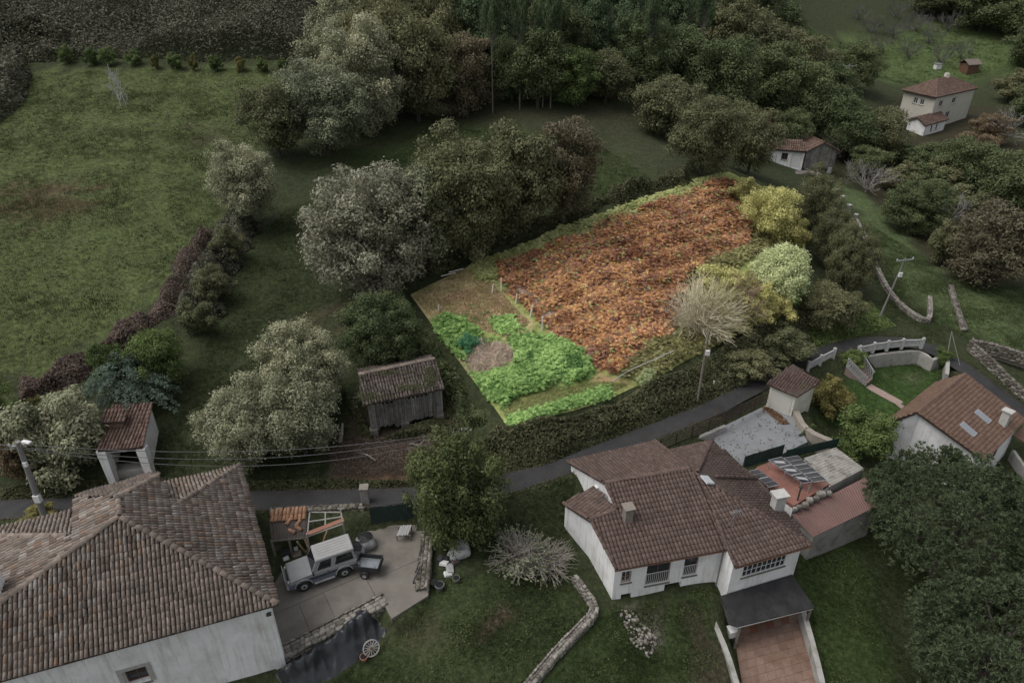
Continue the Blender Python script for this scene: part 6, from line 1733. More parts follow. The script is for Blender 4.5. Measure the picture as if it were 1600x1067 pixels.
def bare_mesh(seed, depth=5, n0=7, spread=.6, twig=.004, r0=.02, up=.35, base=.12, segs=3, kids=(2, 3)):
    """a leafless tree 1 m high of forking branches"""
    r = np.random.default_rng(seed); m = MB(); m2 = MB()
    def grow(p, d, l, rad, dep):
        pts = [p]; q = p.copy(); dd = d.copy()
        for k in range(segs):
            dd = dd + r.normal(0, .13, 3) + [0, 0, up * .12]; dd /= np.linalg.norm(dd); q = q + dd * l / segs; pts.append(q)
        rr = np.linspace(rad, max(rad * .6, twig * .6), len(pts))
        m.tube(pts, rr, 5 if dep > depth - 2 else 3, cap=False)
        if dep <= 0: return
        for k in range(r.integers(kids[0], kids[1] + 1)):
            nd = dd + r.normal(0, spread, 3) + [0, 0, up * .2]; nd /= np.linalg.norm(nd)
            i = len(pts) - 1 - (k % 2); grow(pts[i], nd, l * r.uniform(.62, .85), max(rad * .58, twig), dep - 1)
    m.tube([(0, 0, -.03), (0, 0, base)], [r0 * 1.5, r0 * 1.2], 7, cap=False)
    for k in range(n0):
        a = 2 * math.pi * k / n0 + r.normal(0, .2); el = r.uniform(.3, 1.2)
        d = np.array([math.cos(a) * math.cos(el), math.sin(a) * math.cos(el), math.sin(el)])
        grow(np.array([0, 0, base * r.uniform(.6, 1)]), d, .3 * r.uniform(.8, 1.15), r0 * .8, depth - 1)
    V = np.array(m.v); s = np.abs(V[:, :2]).max(); V[:, 2] /= V[:, 2].max(); V[:, :2] /= np.percentile(np.hypot(V[:, 0], V[:, 1]), 98) * 2
    me = bpy.data.meshes.new('branches'); me.from_pydata(V.tolist(), [], m.f); me.update()
    return me
BARE = [bare_mesh(3, 5, 6, .5), bare_mesh(4, 5, 5, .55)]
BARE_FINE = bare_mesh(11, 5, 11, .42, twig=.0035, r0=.016, up=.3, base=.05, kids=(2, 3))

def fan_mesh(seed, n=210, r=.0032):
    """a leafless thicket 1 m high: fine stems fanning out of one stool into a dome"""
    g = np.random.default_rng(seed); m = MB()
    for k in range(n):
        a = g.uniform(0, 6.28); el = math.acos(g.uniform(.02, 1)) ; rad = g.uniform(.75, 1.05)
        tip = np.array([math.sin(el) * math.cos(a) * .5, math.sin(el) * math.sin(a) * .5, .12 + .85 * math.cos(el)]) * rad
        b0 = np.array([g.normal(0, .035), g.normal(0, .035), 0])
        ctrl = b0 * .5 + tip * .5 + np.array([-tip[0] * .12, -tip[1] * .12, .10]) + g.normal(0, .015, 3)
        pts = [b0 * (1 - t) ** 2 + ctrl * 2 * t * (1 - t) + tip * t * t + g.normal(0, .022, 3) * t for t in (0, .25, .5, .75, 1)]
        m.tube(pts, [r * 1.6, r * 1.4, r * 1.1, r * .8, r * .4], 3, cap=False)
        for q in range(6):
            t = g.uniform(.35, .95); i = int(t * 4); p0 = pts[i]; dd = (pts[min(i + 1, 4)] - pts[max(i - 1, 0)]); dd /= np.linalg.norm(dd)
            e_ = dd + g.normal(0, .55, 3); e_ /= np.linalg.norm(e_); p1 = p0 + e_ * g.uniform(.08, .2); m.tube([p0, p1], [r * .7, r * .35], 3, cap=False)
    V = np.array(m.v); V[:, 2] = np.maximum(V[:, 2], -.02)
    me = bpy.data.meshes.new('branches'); me.from_pydata(V.tolist(), [], m.f); me.update()
    return me
FAN = [fan_mesh(31), fan_mesh(32)]
FIGFAN = [fan_mesh(41, 110, .0065), fan_mesh(42, 130, .006)]
LEAN = {}
def fit_height(base, top_py):
    lo_, hi_ = .2, 60
    for _ in range(40):
        mm = (lo_ + hi_) / 2
        if PR(base + np.array([0, 0, mm]))[1] > top_py: lo_ = mm
        else: hi_ = mm
    return lo_
_count = {}
def tree(bx, by, top, wpx, key, leaf, label, group=None, cat='tree', name='tree', bark=None, rot=None, hk=1.0, dep=1.0):
    """tree rooted where the picture shows (bx,by), its top at height `top` and its crown wpx wide"""
    base = G(bx, by)
    s = PR(base + np.array([0, 0, 3]))[2]
    wdt = wpx / s
    h = fit_height(base + np.array([0, -wdt * .15, 0]), top) * hk
    h = min(max(h, .6), 26)
    vs_ = PROTO[key]; i = _count.get(key, 0); _count[key] = i + 1
    cm, tm = vs_[i % len(vs_)]
    t = thing(name, label, cat, base, group)
    rz_ = random.uniform(0, 6.28) if rot is None else rot
    for nm, me, mt in (('trunk', tm, bark or M_bark), ('crown', cm, LM[leaf])):
        o = bpy.data.objects.new(nm, me); COL.objects.link(o); o.parent = t
        if len(me.materials) == 0: me.materials.append(mt)
        o.material_slots[0].link = 'OBJECT'; o.material_slots[0].material = mt
        o.scale = (wdt / .98 * dep if False else wdt / .98, wdt / .98 * dep, h); o.rotation_euler = (0, 0, rz_)
    return t
def bare(bx, by, top, wpx, me, label, bark, group=None, name='bare_tree', cat='tree', leaf=None, hfix=None):
    base = G(bx, by); s = PR(base + np.array([0, 0, 2]))[2]; wdt = wpx / s; h = hfix or min(max(fit_height(base, top), .6), 26)
    t = thing(name, label, cat, base, group)
    o = bpy.data.objects.new('branches', me); COL.objects.link(o); o.parent = t
    if len(me.materials) == 0: me.materials.append(bark)
    o.material_slots[0].link = 'OBJECT'; o.material_slots[0].material = bark
    o.scale = (wdt, wdt, h); o.rotation_euler = (0, 0, random.uniform(0, 6.28))
    if leaf:
        co = np.array([v.co[:] for v in me.vertices]); r = np.random.default_rng(5)
        k = r.choice(len(co), leaf[1]); P = co[k] + r.normal(0, .01, (leaf[1], 3)); P = P[np.hypot(P[:, 0], P[:, 1]) > .2]
        V, Fc = scatter(LEAF_V * leaf[2], LEAF_F, frames(r.normal(size=P.shape) + [0, 0, 1], r), P)
        l_ = addobj('leaves', np_mesh('leaves', V, Fc, rnd=r.random(len(P))), LM[leaf[0]], t); l_.scale = o.scale; l_.rotation_euler = o.rotation_euler
    return t

ORD = ['first', 'second', 'third', 'fourth', 'fifth', 'sixth', 'seventh', 'eighth', 'ninth', 'tenth', 'eleventh', 'twelfth', 'thirteenth', 'fourteenth', 'fifteenth', 'sixteenth', 'seventeenth', 'eighteenth', 'nineteenth', 'twentieth']
def rank(lst, k):
    """place of item k counted from the left"""
    return ORD[sorted(range(len(lst)), key=lambda i: lst[i][0]).index(k)]
# ------------------------------------------------------------------ single trees
tree(392, 350, 220, 112, 'broad_fine', 'light', 'round evergreen tree with pale top standing alone by the field hedge')
tree(585, 455, 262, 205, 'broad_fine', 'grey', 'wide silvery grey-leaved tree at the left end of the middle grove')
tree(722, 402, 203, 175, 'broad_fine', 'olive', 'dark dense tree with pale crest in the middle grove next to the silvery one')
tree(805, 372, 203, 150, 'broad', 'olive', 'dull green tree second from the right in the middle grove')
tree(880, 348, 192, 130, 'tall', 'olbrown', 'brownish slender tree at the right end of the middle grove')
tree(655, 418, 245, 130, 'broad', 'light', 'pale-leaved tree squeezed between the silvery and the dark tree of the grove')
tree(480, 640, 515, 140, 'broad_fine', 'light', 'round pale olive tree left of the plank barn')
tree(395, 722, 612, 150, 'broad_fine', 'light', 'low spreading pale tree over the road left of the plank barn')
tree(478, 710, 600, 130, 'broad', 'light', 'bushy tree beside the plank barn with its foot by the cables')
tree(600, 572, 470, 135, 'broad_fine', 'dark', 'dark green laurel directly behind the plank barn')
tree(715, 838, 700, 160, 'broad', 'yardgreen', 'leafy bright-edged tree standing between road and yard')
tree(1345, 712, 645, 100, 'shrub', 'green', 'rounded green bush left of the big pine', name='bush', cat='bush')
tree(1292, 648, 590, 72, 'shrub', 'yellow', 'yellowing bush hanging beside the garage wall', name='bush', cat='bush')
tree(1332, 572, 548, 40, 'shrub', 'green', 'small dark bush behind the stair lattice', name='bush', cat='bush')
tree(1468, 572, 545, 34, 'shrub', 'green', 'small green bush at the right end of the white balustrade', name='bush', cat='bush')
tree(15, 690, 602, 80, 'shrub', 'hedgegreen', 'clipped round green bush at the left edge above the road', name='bush', cat='bush')
tree(68, 660, 616, 40, 'shrub', 'yellow', 'small yellow-green bush between the clipped bush and the grey shrub', name='bush', cat='bush')
tree(115, 735, 617, 150, 'shrub', 'light', 'large grey-green shrub left of the wash house', name='bush', cat='bush')
tree(182, 605, 535, 66, 'shrub', 'hedgegreen', 'round light green conifer above the wash house', name='conifer')
tree(252, 605, 515, 95, 'broad', 'green', 'bushy green tree above and right of the wash house')
tree(40, 740, 660, 80, 'shrub', 'brown', 'rusty brown bush behind the leaning pole', name='bush', cat='bush')
tree(70, 820, 800, 70, 'shrub', 'yellow', 'yellow flowering bush peeking over the farmhouse roof by the leaning pole', name='bush', cat='bush')
for x, y, tp, w, lab in ((362,408,350,58,'grey-green bush in the hedge right below the lone round tree'), (338,470,412,64,'grey-green bush in the middle of the field hedge'), (312,522,466,62,'grey-green bush at the lower end of the field hedge')):
    tree(x, y, tp, w, 'shrub', 'olive', lab, name='bush', cat='bush')
# cedar with sweeping branches over the wash house
base = G(208, 634); s = PR(base)[2]
t = thing('cedar', 'blue-green cedar with sweeping layered branches above the wash house', 'tree', base)
V, N_, per = [], [], 150
r = np.random.default_rng(77); P = []; Nn = []; AX = []
for k in range(70):
    a = r.uniform(0, 6.28); z0 = r.uniform(.25, 1); ln = 4.0 * (1.15 - .6 * z0) * r.uniform(.7, 1.1)
    d = np.array([math.cos(a), math.sin(a)])
    for j in range(per):
        u_ = r.uniform(.15, 1); w_ = r.normal(0, .16) * (1.2 - u_)
        p = np.array([d[0] * ln * u_ - d[1] * w_ * 2, d[1] * ln * u_ + d[0] * w_ * 2, z0 * 3.6 + .5 * math.sin(u_ * 2.2) - .75 * u_ * u_ + r.normal(0, .05)])
        P.append(p); Nn.append([d[0] * .3, d[1] * .3, 1])
P = np.array(P); M = frames(np.array(Nn) + r.normal(0, .35, P.shape), r) * .12; M[:, :, 1] *= .6
V, Fc = scatter(LEAF_V, LEAF_F, M, P)
addobj('crown', np_mesh('crown', V, Fc, rnd=np.clip(.5 + .3 * r.normal(size=len(P)), 0, 1)), LM['cedar'], t)
b = MB(); b.tube([base - [0, 0, .3], base + [0, 0, 2], base + [0, 0, 3.6]], [.2, .14, .04], 8); b.build('trunk', M_bark, t)

# big stone pine at the lower right: needle tufts on many rounded boughs
def big_pine(base, rx, ry, h, seed, label, nb=150, per=400):
    r = np.random.default_rng(seed); t = thing('pine_tree', label, 'tree', base)
    P, Nn, Rd = [], [], []
    Bc = []
    for k in range(nb):
        d = r.normal(size=3); d[2] = abs(d[2]) * .9 - .25; d /= np.linalg.norm(d)
        kk = r.uniform(.72, 1.0)
        c = np.array([d[0] * rx * kk, d[1] * ry * kk, h * .52 + d[2] * h * .46 * kk]); rad = r.uniform(.55, 1.05)
        Bc.append(c)
        tone = r.normal(0, .13)
        nt_ = per // 11
        td = r.normal(size=(nt_, 3)); td[:, 2] += .5; td /= np.linalg.norm(td, axis=1)[:, None]
        tc = c + td * rad * (r.uniform(.3, 1, (nt_, 1)) ** .4)
        for q, dd in zip(tc, td):
            nd = r.normal(size=(11, 3)) * .75 + dd + [0, 0, .35]; nd /= np.linalg.norm(nd, axis=1)[:, None]
            P.append(q + nd * .11); Nn.append(nd); Rd.append(np.clip(.5 + tone + .2 * r.normal(size=11), 0, 1))
    P = np.concatenate(P); Nn = np.concatenate(Nn); Rd = np.concatenate(Rd)
    # needles lie along their direction
    tdir = Nn; bdir = np.cross(tdir, r.normal(size=tdir.shape)); bdir /= np.linalg.norm(bdir, axis=1)[:, None]; ndir = np.cross(tdir, bdir)
    M = np.stack([tdir * .15, bdir * .055, ndir * .1], -1)
    V, Fc = scatter(LEAF_V, LEAF_F, M, P)
    addobj('crown', np_mesh('crown', V, Fc, rnd=Rd), LM['pine_big'], t)
    m = MB(); m.tube([base - [0, 0, .5], base + [0, 0, h * .4], base + [0, 0, h * .75]], [.4, .3, .12], 9)
    for c in Bc[::6]: m.tube([base + [0, 0, h * .35], base + c * [.5, .5, .8], base + c * .96], [.12, .08, .03], 5)
    m.build('trunk', M_bark, t)
LM['pine_big'] = leafmat('stone_pine_needles', (.026, .042, .020), (.115, .145, .078), trans=.12, objrnd=.05)
bp_ = W(1458, 895, -4.6); big_pine(bp_, 5.1, 5.4, 8.4, 5, 'huge dark green stone pine filling the lower right', 190)
bp_ = W(1520, 1090, -5.4); big_pine(bp_, 4.4, 4.2, 7.6, 6, 'second dark pine crown cut by the bottom right corner', 150)

# fig tree, bare shrubs
M_figb = mat('pale_fig_bark', (.20, .18, .155), (.29, .265, .23), scale=4, rough=.9)
bare(812, 876, 806, 118, FIGFAN[0], 'bare pale-branched fig tree with some grey leaves on the lawn', M_figb, name='fig_tree', leaf=('light', 5200, .021), hfix=2.0)
bare(854, 884, 820, 104, FIGFAN[1], 'fully bare pale-branched fig tree beside the white house wall', M_figb, name='fig_tree', leaf=('yellow', 300, .022), hfix=1.7)
q = G(185, 165); M_bl = mat('bleached_twigs', (.4, .4, .4), (.5, .5, .5), scale=5, rough=.9)
bare(189, 167, 95, 34, BARE[0], 'lone bleached bare sapling in the green field', M_bl)
bare(1560, 228, 165, 90, BARE[1], 'bare pale tree right of the villa', M_bark_l)
bare(1600, 330, 235, 90, BARE[0], 'bare brown tree at the right edge below the villa', M_bark)
bare(1352, 300, 248, 85, BARE_FINE, 'grey twiggy bare tree below the wooden barn', M_bark_l)
bare(1480, 362, 306, 75, BARE_FINE, 'pale twiggy bare tree right of the dark evergreen', M_bark_l)
bare(1300, 255, 205, 70, BARE[1], 'gnarled bare tree right of the wooden barn', M_bark)

# orchard of bare trees on the far meadow
ORCH = ((1362,52,22,46),(1395,60,26,50),(1430,50,12,52),(1372,85,48,40),(1418,92,55,46),(1450,70,34,44),(1470,100,62,44),(1340,32,6,40),(1480,50,14,40),(1500,92,58,36),(1398,28,-4,40))
M_orch = mat('grey_orchard_bark', (.085, .08, .074), (.13, .124, .115), scale=4, rough=.95)
for k, (x, y, tp, w) in enumerate(ORCH):
    bare(x, y, tp, w, BARE_FINE, rank(ORCH, k) + ' from the left of the grey bare orchard trees on the far meadow', M_orch, group='bare orchard trees on the far meadow', name='orchard_tree')

# row of young fruit trees along the top of the field
for k, (x, y, tp, w, lf) in enumerate(((106,100,68,26,'green'),(145,102,70,26,'hedgegreen'),(172,102,70,28,'hedgegreen'),(211,103,76,26,'hedgegreen'),(244,108,82,14,'yellow'),(274,108,80,26,'hedgegreen'),(304,111,84,16,'yellow'),(339,112,82,24,'hedgegreen'),(377,112,86,20,'yellow'),(411,113,88,20,'green'),(445,112,88,20,'green'))):
    lab = ['leftmost young tree of the row along the top of the field', 'second young tree from the left of the field row', 'third young tree from the left of the field row, touching the second', 'fourth young tree from the left of the field row', 'thin yellow sapling, leftmost of the yellow ones in the field row', 'sixth young tree of the field row, between two yellow saplings', 'middle yellow sapling of the field row', 'eighth young tree of the field row', 'right-hand yellow sapling of the field row', 'second young tree from the right of the field row', 'rightmost young tree of the field row'][k]
    tree(x, y, tp, w, 'shrub', lf, lab, 'young trees along the top of the field', name='young_tree', bark=M_bark_l)

# trees of the slope left of the wood
for x, y, tp, w, k, lf, lab in (
 (438,245,135,110,'broad','olive','low rounded tree at the field corner, lowest of the pale slope trees'),
 (512,242,92,150,'broad_fine','light','broad pale-green tree on the slope beside the field'),
 (478,170,98,70,'broad','light','small pale tree wedged at the top right corner of the field'),
 (572,205,20,150,'broad_fine','light','tall pale-crested tree left of the wood'),
 (530,140,-8,120,'tall','light','tall pale tree at the top edge left of the wood'),
 (600,180,-30,130,'broad','olive','big olive tree behind the pale slope trees'),
 (655,190,28,130,'broad','olive','brown-green tree at the left front of the wood'),
 (722,178,55,105,'broad','olbrown','dull brown leafed tree at the front edge of the wood'),
 (1040,215,112,115,'broad','olive','rounded tree at the right corner of the upper meadow'),
 (1095,272,138,125,'broad_fine','olive','large round tree above the far corner of the bracken plot'),
 (1168,272,172,92,'broad','olive','leafy green tree beside the cottage'),
 (1335,140,68,76,'broad','dark','dark conifer-like tree on the slope by the far pole'),
 (1366,256,160,88,'broad','olive','olive tree left of the villa annex'),
 (1322,250,172,100,'broad','dark','dark tree behind the wooden barn'),
 (1425,362,282,108,'broad_fine','dark','dark green evergreen with lobed top below the villa'),
 (1540,445,332,150,'broad','olbrown','wide brownish tree at the right edge of the slope'),
 (1470,415,340,60,'shrub','olive','grey-green shrub left of the wide brownish tree'),
 (1575,345,232,120,'broad','dark','big dark tree at the right edge below the villa'),
 (1500,300,222,110,'broad','dark','dark tree right of the lobed evergreen'),
 (1450,285,228,80,'tall','dark','dark tree just below the white annex'),
 (1540,225,180,60,'broad','brown','rusty tree under the bare pale tree by the villa'),
 (1262,376,262,74,'broad_fine','olive','large round olive tree outside the right edge of the bracken plot'),
 (1318,458,352,80,'broad_fine','olive','dark round tree between the bracken plot and the curved wall'),
 (1290,418,318,72,'broad_fine','olive','dark round tree just right of the pale laurel outside the plot'),
 (1286,515,446,92,'broad','olive','bushy tree below the pale laurel on the roadside bank'),
 (1222,562,516,100,'shrub','olive','low roadside tree between the plot and the garage'),
 (1165,588,548,90,'shrub','olive','low shrub on the bank right of the roadside pole'),
 (1320,505,455,60,'shrub','olive','grey-green shrub on the grass slope above the road bend')):
    tree(x, y, tp, w, k, lf, lab)
# the wood along the top
WOOD = ((690,150,-20,120,'tall','olive'),(840,168,40,105,'broad','dark'),(895,165,75,90,'broad','green'),(945,160,70,95,'broad','olive'),(800,160,60,90,'broad','dark'),(870,130,-10,110,'tall','dark'),(930,120,-30,110,'conifer','pine'),(1000,150,25,110,'broad','dark'),(985,110,-40,110,'conifer','pine'),(1060,150,30,120,'broad','dark'),(1050,100,-50,110,'conifer','pine'),(1120,190,60,120,'broad','dark'),(1130,120,-20,120,'tall','olive'),(1195,190,70,110,'broad','dark'),(1185,130,15,120,'broad','olive'),(1240,205,95,110,'broad','dark'),(1235,150,50,110,'broad','olive'),(1285,225,120,100,'broad','dark'),(760,130,-30,110,'tall','pine'),(640,110,-50,130,'broad','olive'),(715,100,-60,120,'conifer','pine'),(1150,60,-60,120,'tall','dark'),(1090,60,-70,120,'conifer','pine'),(840,70,-80,120,'conifer','pine'),(900,60,-80,120,'conifer','pine'),(780,60,-80,120,'conifer','pine'),(960,50,-80,120,'conifer','pine'),(1020,45,-80,120,'tall','dark'),(1200,80,-10,110,'tall','dark'),(575,70,-60,120,'tall','olive'),(1290,180,100,90,'broad','dark'),(1140,230,150,80,'broad','dark'),(1230,240,175,70,'broad','dark'))
ROWS = [[i for i, t_ in enumerate(WOOD) if a <= t_[1] < b_] for a, b_ in ((0, 75), (75, 145), (145, 300))]
for k, (x, y, tp, w, pk, lf) in enumerate(WOOD):
    rw = [r_ for r_ in range(3) if k in ROWS[r_]][0]; lst = [WOOD[i] for i in ROWS[rw]]
    tree(x, y, tp, w, pk, lf, rank(lst, ROWS[rw].index(k)) + ' tree from the left in the ' + ('back', 'middle', 'front')[rw] + ' row of the dark wood', 'trees of the wood along the top', name='woodland_tree')
PINES = ((770,178,-50,60),(812,172,-60,55),(860,170,-50,60),(848,168,-20,50),(1085,150,-60,60),(1005,165,-40,50))
for k, (x, y, tp, w) in enumerate(PINES):
    tree(x, y, tp, w, 'scots', 'pine', rank(PINES, k) + ' from the left of the tall bare-trunked pines rising from the wood', 'tall pines of the wood', name='woodland_pine', bark=mat('pine_bark', (.11, .095, .08), (.17, .15, .13), scale=3, rough=.95))
COPSE = ((1470,30,-40,110,'broad','olive'),(1530,50,-40,110,'broad','dark'),(1590,60,-20,110,'broad','dark'),(1560,20,-60,110,'tall','dark'),(1500,15,-70,100,'tall','olive'),(1610,110,30,90,'broad','dark'),(1580,160,110,70,'shrub','olive'),(1610,200,130,80,'broad','dark'))
for k, (x, y, tp, w, pk, lf) in enumerate(COPSE):
    tree(x, y, tp, w, pk, lf, rank(COPSE, k) + ' from the left of the dark trees in the top right corner', 'copse in the top right corner', name='copse_tree')
# thicket in the hollow between the barn and the villa
THICK = ((1400,262,215,70,'dark'),(1350,275,225,70,'dark'),(1430,300,250,70,'dark'),(1470,300,245,80,'olive'),(1520,250,205,70,'brown'),(1400,300,255,60,'olive'),(1545,300,250,80,'dark'),(1500,340,290,80,'olive'),(1590,400,330,90,'brown'))
for k, (x, y, tp, w, lf) in enumerate(THICK):
    tree(x, y, tp, w, 'shrub', lf, rank(THICK, k) + ' from the left of the thicket bushes in the hollow below the villa', 'thicket in the hollow below the villa', name='thicket_bush', cat='bush')

# ------------------------------------------------------------------ ground cover
def cover(name, poly_px, n, size, material, hfun, label=None, cat='plants', elong=1.0, lay=.6, poly=None, seed=1, upn=.8, patch=None):
    """a mass of leaves filling a mound of height hfun(x, y) over the ground"""
    r = np.random.default_rng(seed)
    poly = poly if poly is not None else [G(*p)[:2] for p in poly_px]
    q = pts_in(poly, n, r)
    if patch: q = q[wob(q[:, 0], q[:, 1], patch[0], seed + 9) + .3 * r.normal(size=len(q)) > patch[1]]
    x, y = q.T
    sdv = -poly_sd(x, y, poly)
    hh = hfun(x, y) * smooth(sdv / (lay + 1e-6) + .15)
    z = hz(x, y) + hh * (1 - r.random(len(x)) ** 2.2 * .8)
    e_ = .25
    gx = (hfun(x + e_, y) - hfun(x - e_, y)) / (2 * e_); gy = (hfun(x, y + e_) - hfun(x, y - e_)) / (2 * e_)
    Nn = np.stack([-gx, -gy, np.full(len(x), 1.)], 1) * upn + r.normal(0, .55, (len(x), 3))
    M = frames(Nn, r) * (size * r.uniform(.6, 1.4, len(x)))[:, None, None]; M[:, :, 1] *= elong
    V, Fc = scatter(LEAF_V, LEAF_F, M, np.stack([x, y, z], 1))
    rd = np.clip(.45 + .25 * r.normal(size=len(x)) + .2 * wob(x, y, .8, seed + 3), 0, 1)
    o = addobj(name, np_mesh(name, V, Fc, rnd=rd), material)
    kind(o, 'stuff')
    if label: o['label'] = label; o['category'] = cat
    return o
LM['bramble'] = leafmat('bramble_leaves', (.046, .048, .032), (.17, .168, .12), objrnd=.05)
LM['bramble_b'] = leafmat('brown_bramble', (.075, .055, .045), (.23, .175, .145), objrnd=.05)
LM['lawnweed'] = leafmat('lawn_weed_leaves', (.040, .056, .020), (.105, .13, .052), objrnd=.05)
LM['bank'] = leafmat('bank_weeds', (.042, .050, .024), (.135, .135, .072), objrnd=.05)
def mound(a, b_, f, seed): return lambda x, y: np.clip(a + b_ * wob(x, y, f, seed), .05, 9)
cover('bramble_slope', [(-60,95),(60,98),(200,92),(330,98),(470,95),(500,60),(560,0),(520,-30),(-100,-30)], 85000, .21, LM['bramble'], mound(2.4, 1.7, .27, 5), 'grey-green bramble covered slope above the field, top left', lay=1.2, seed=2)
cover('bramble_bank', [(-60,60),(45,75),(110,90),(120,70),(60,30),(-60,0)], 9000, .3, LM['bramble'], mound(3.2, 1.0, .45, 6), 'dense bramble mound in the top left corner above the field', lay=1.5, seed=3)
cover('bramble_bank', [(-60,215),(0,192),(35,165),(50,120),(35,85),(-60,90)], 8000, .26, LM['bramble'], mound(2.6, .8, .5, 7), 'bramble bank running down the left edge of the field', lay=1.5, seed=4)
hedge_n = 0
def hedge(label, pts, wid, n, lf, h, seed, size=.13, name='hedge'):
    P = densify([G(*p) for p in pts], 1.0); L_, R_ = [], []
    for i in range(len(P)):
        d = P[min(i + 1, len(P) - 1)][:2] - P[max(i - 1, 0)][:2]; d /= np.linalg.norm(d); q = np.array([-d[1], d[0]]); w_ = wid / 2 * (1 + .25 * math.sin(i * 1.9 + seed))
        L_.append(P[i][:2] + q * w_); R_.append(P[i][:2] - q * w_)
    o = cover(name, None, n, size, LM[lf], (lambda x, y: np.clip(h * (1.1 + .5 * wob(x, y, .8, seed) + .45 * wob(x, y, 2.6, seed + 1)), .05, 5)), None, poly=L_ + R_[::-1], lay=wid * .42, seed=seed)
    del o['kind']
    tag(o, label, 'hedge')
    return o
hedge('grey-green hedge below the round lone tree at the field edge', [(385,345),(365,375),(345,410),(325,450),(310,500)], 3.4, 15000, 'bramble', 1.5, 11, size=.13)
hedge('rusty bramble strip on the field side of the grey-green hedge', [(330,370),(300,405),(285,445),(265,480)], 2.4, 11000, 'bramble_b', .9, 12, size=.09)
hedge('purplish bare bramble hedge between field and wash house', [(270,478),(220,510),(170,545),(120,580),(70,605),(30,615)], 1.9, 14000, 'bramble_b', .8, 13, size=.1)
hedge('dark overgrown hedge along the left boundary of the bright plot by the barn', [(620,478),(648,525),(680,572),(710,618),(745,668)], 1.8, 12000, 'dark', .9, 14)
hedge('dark scrub strip between the middle grove and the bracken plot', [(650,432),(730,398),(800,370),(880,342),(940,315)], 1.8, 9000, 'bank', .7, 15)
hedge('dark scrub at the far corner of the upper meadow above the bracken', [(950,320),(990,300),(1040,290),(1080,285)], 2.4, 7000, 'bank', 1.0, 16)
cover('bank_scrub', [(775,672),(800,676),(870,660),(955,632),(1050,592),(1110,556),(1200,512),(1250,470),(1275,500),(1240,548),(1190,588),(1100,631),(960,684),(850,727),(790,738),(740,710)], 42000, .13, LM['bank'], mound(1.1, .6, 1.0, 8), 'dark weedy bank between the bright plot and the road', lay=.8, seed=8)
cover('bank_brambles', [(850,690),(950,660),(1060,610),(1110,585),(1120,600),(1000,655),(900,705),(850,722)], 12000, .11, LM['bramble_b'], mound(.8, .35, 1.2, 9), 'brown bare brambles on the roadside bank', elong=.35, lay=.6, seed=9)
cover('bank_weeds', [(0,765),(60,750),(150,750),(300,745),(400,752),(520,748),(640,752),(740,735),(745,745),(640,762),(400,768),(0,782)], 16000, .09, LM['bank'], mound(.3, .12, 1.6, 10), 'weeds on the verge along the far side of the road', lay=.4, seed=10)
cover('barn_litter', [(510,700),(560,685),(700,672),(740,690),(740,735),(520,748)], 10000, .09, LM['bramble_b'], mound(.25, .15, 1.4, 11), 'dead brown brambles and litter below the plank barn', elong=.35, lay=.4, seed=11)
cover('barn_brambles', [(545,640),(575,690),(640,690),(700,672),(740,690),(720,640),(700,600),(690,655),(590,690),(560,640)], 9000, .11, LM['bank'], mound(.5, .3, 1.4, 17), 'brambles grown up around the foot of the plank barn', lay=.3, seed=17)
cover('slope_weeds', [(1260,520),(1330,490),(1360,470),(1400,510),(1330,530),(1275,545)], 9000, .1, LM['green'], mound(.3, .2, 1.4, 12), 'weeds on the grassy bank above the road bend', lay=.6, seed=12)
cover('ivy', [(1240,690),(1270,670),(1330,690),(1330,720),(1280,705)], 7000, .08, LM['green'], mound(.9, .3, 1.4, 13), 'green ivy and weeds around the old terrace wall', lay=.4, seed=13)
cover('weeds', [(1560,770),(1610,760),(1610,1070),(1580,1070),(1545,900)], 9000, .1, LM['green'], mound(.6, .3, 1.2, 14), 'weeds on the lower right edge behind the pine', lay=.5, seed=14)
q = pts_in([G(*p)[:2] for p in ((968,955),(985,952),(1030,1000),(1012,1030),(985,1000))], 170); n_ = len(q)
Mr = rand_rot(n_) * rng.uniform(.06, .2, n_)[:, None, None]
V, Fc = scatter(STONE_V - [0, 0, .4], STONE_F, Mr, np.column_stack([q, hz(q[:, 0], q[:, 1]) + .03]))
o = kind(addobj('rubble', np_mesh('rubble', V, Fc, rnd=np.repeat(rng.random(n_), len(STONE_F))), M_stone_l), 'stuff'); o['label'] = 'loose stones at the foot of the white house front'; o['category'] = 'rubble'
for (px, py, n, lab) in ((575, 715, 1, 'bleached fallen branch below the barn, left one'), (655, 700, 2, 'forked bleached branch below the barn, right one'), (530, 690, 3, 'pale leaning stump beside the barn left pier')):
    p = G(px, py); m = MB()
    if n == 3: m.tube([p - [0, 0, .2], p + [.25, 0, .7], p + [.4, .1, 1.5]], [.16, .13, .07], 7)
    else:
        m.tube([p + [-.7, .4, .1], p + [0, 0, .25], p + [.6, -.4, .12]], [.06, .05, .03], 6)
        if n == 2: m.tube([p + [0, 0, .25], p + [.3, .5, .3], p + [.7, .6, .2]], [.04, .03, .02], 6)
    o = m.build('fallen_branch', M_bark_l); tag(o, lab, 'branch')

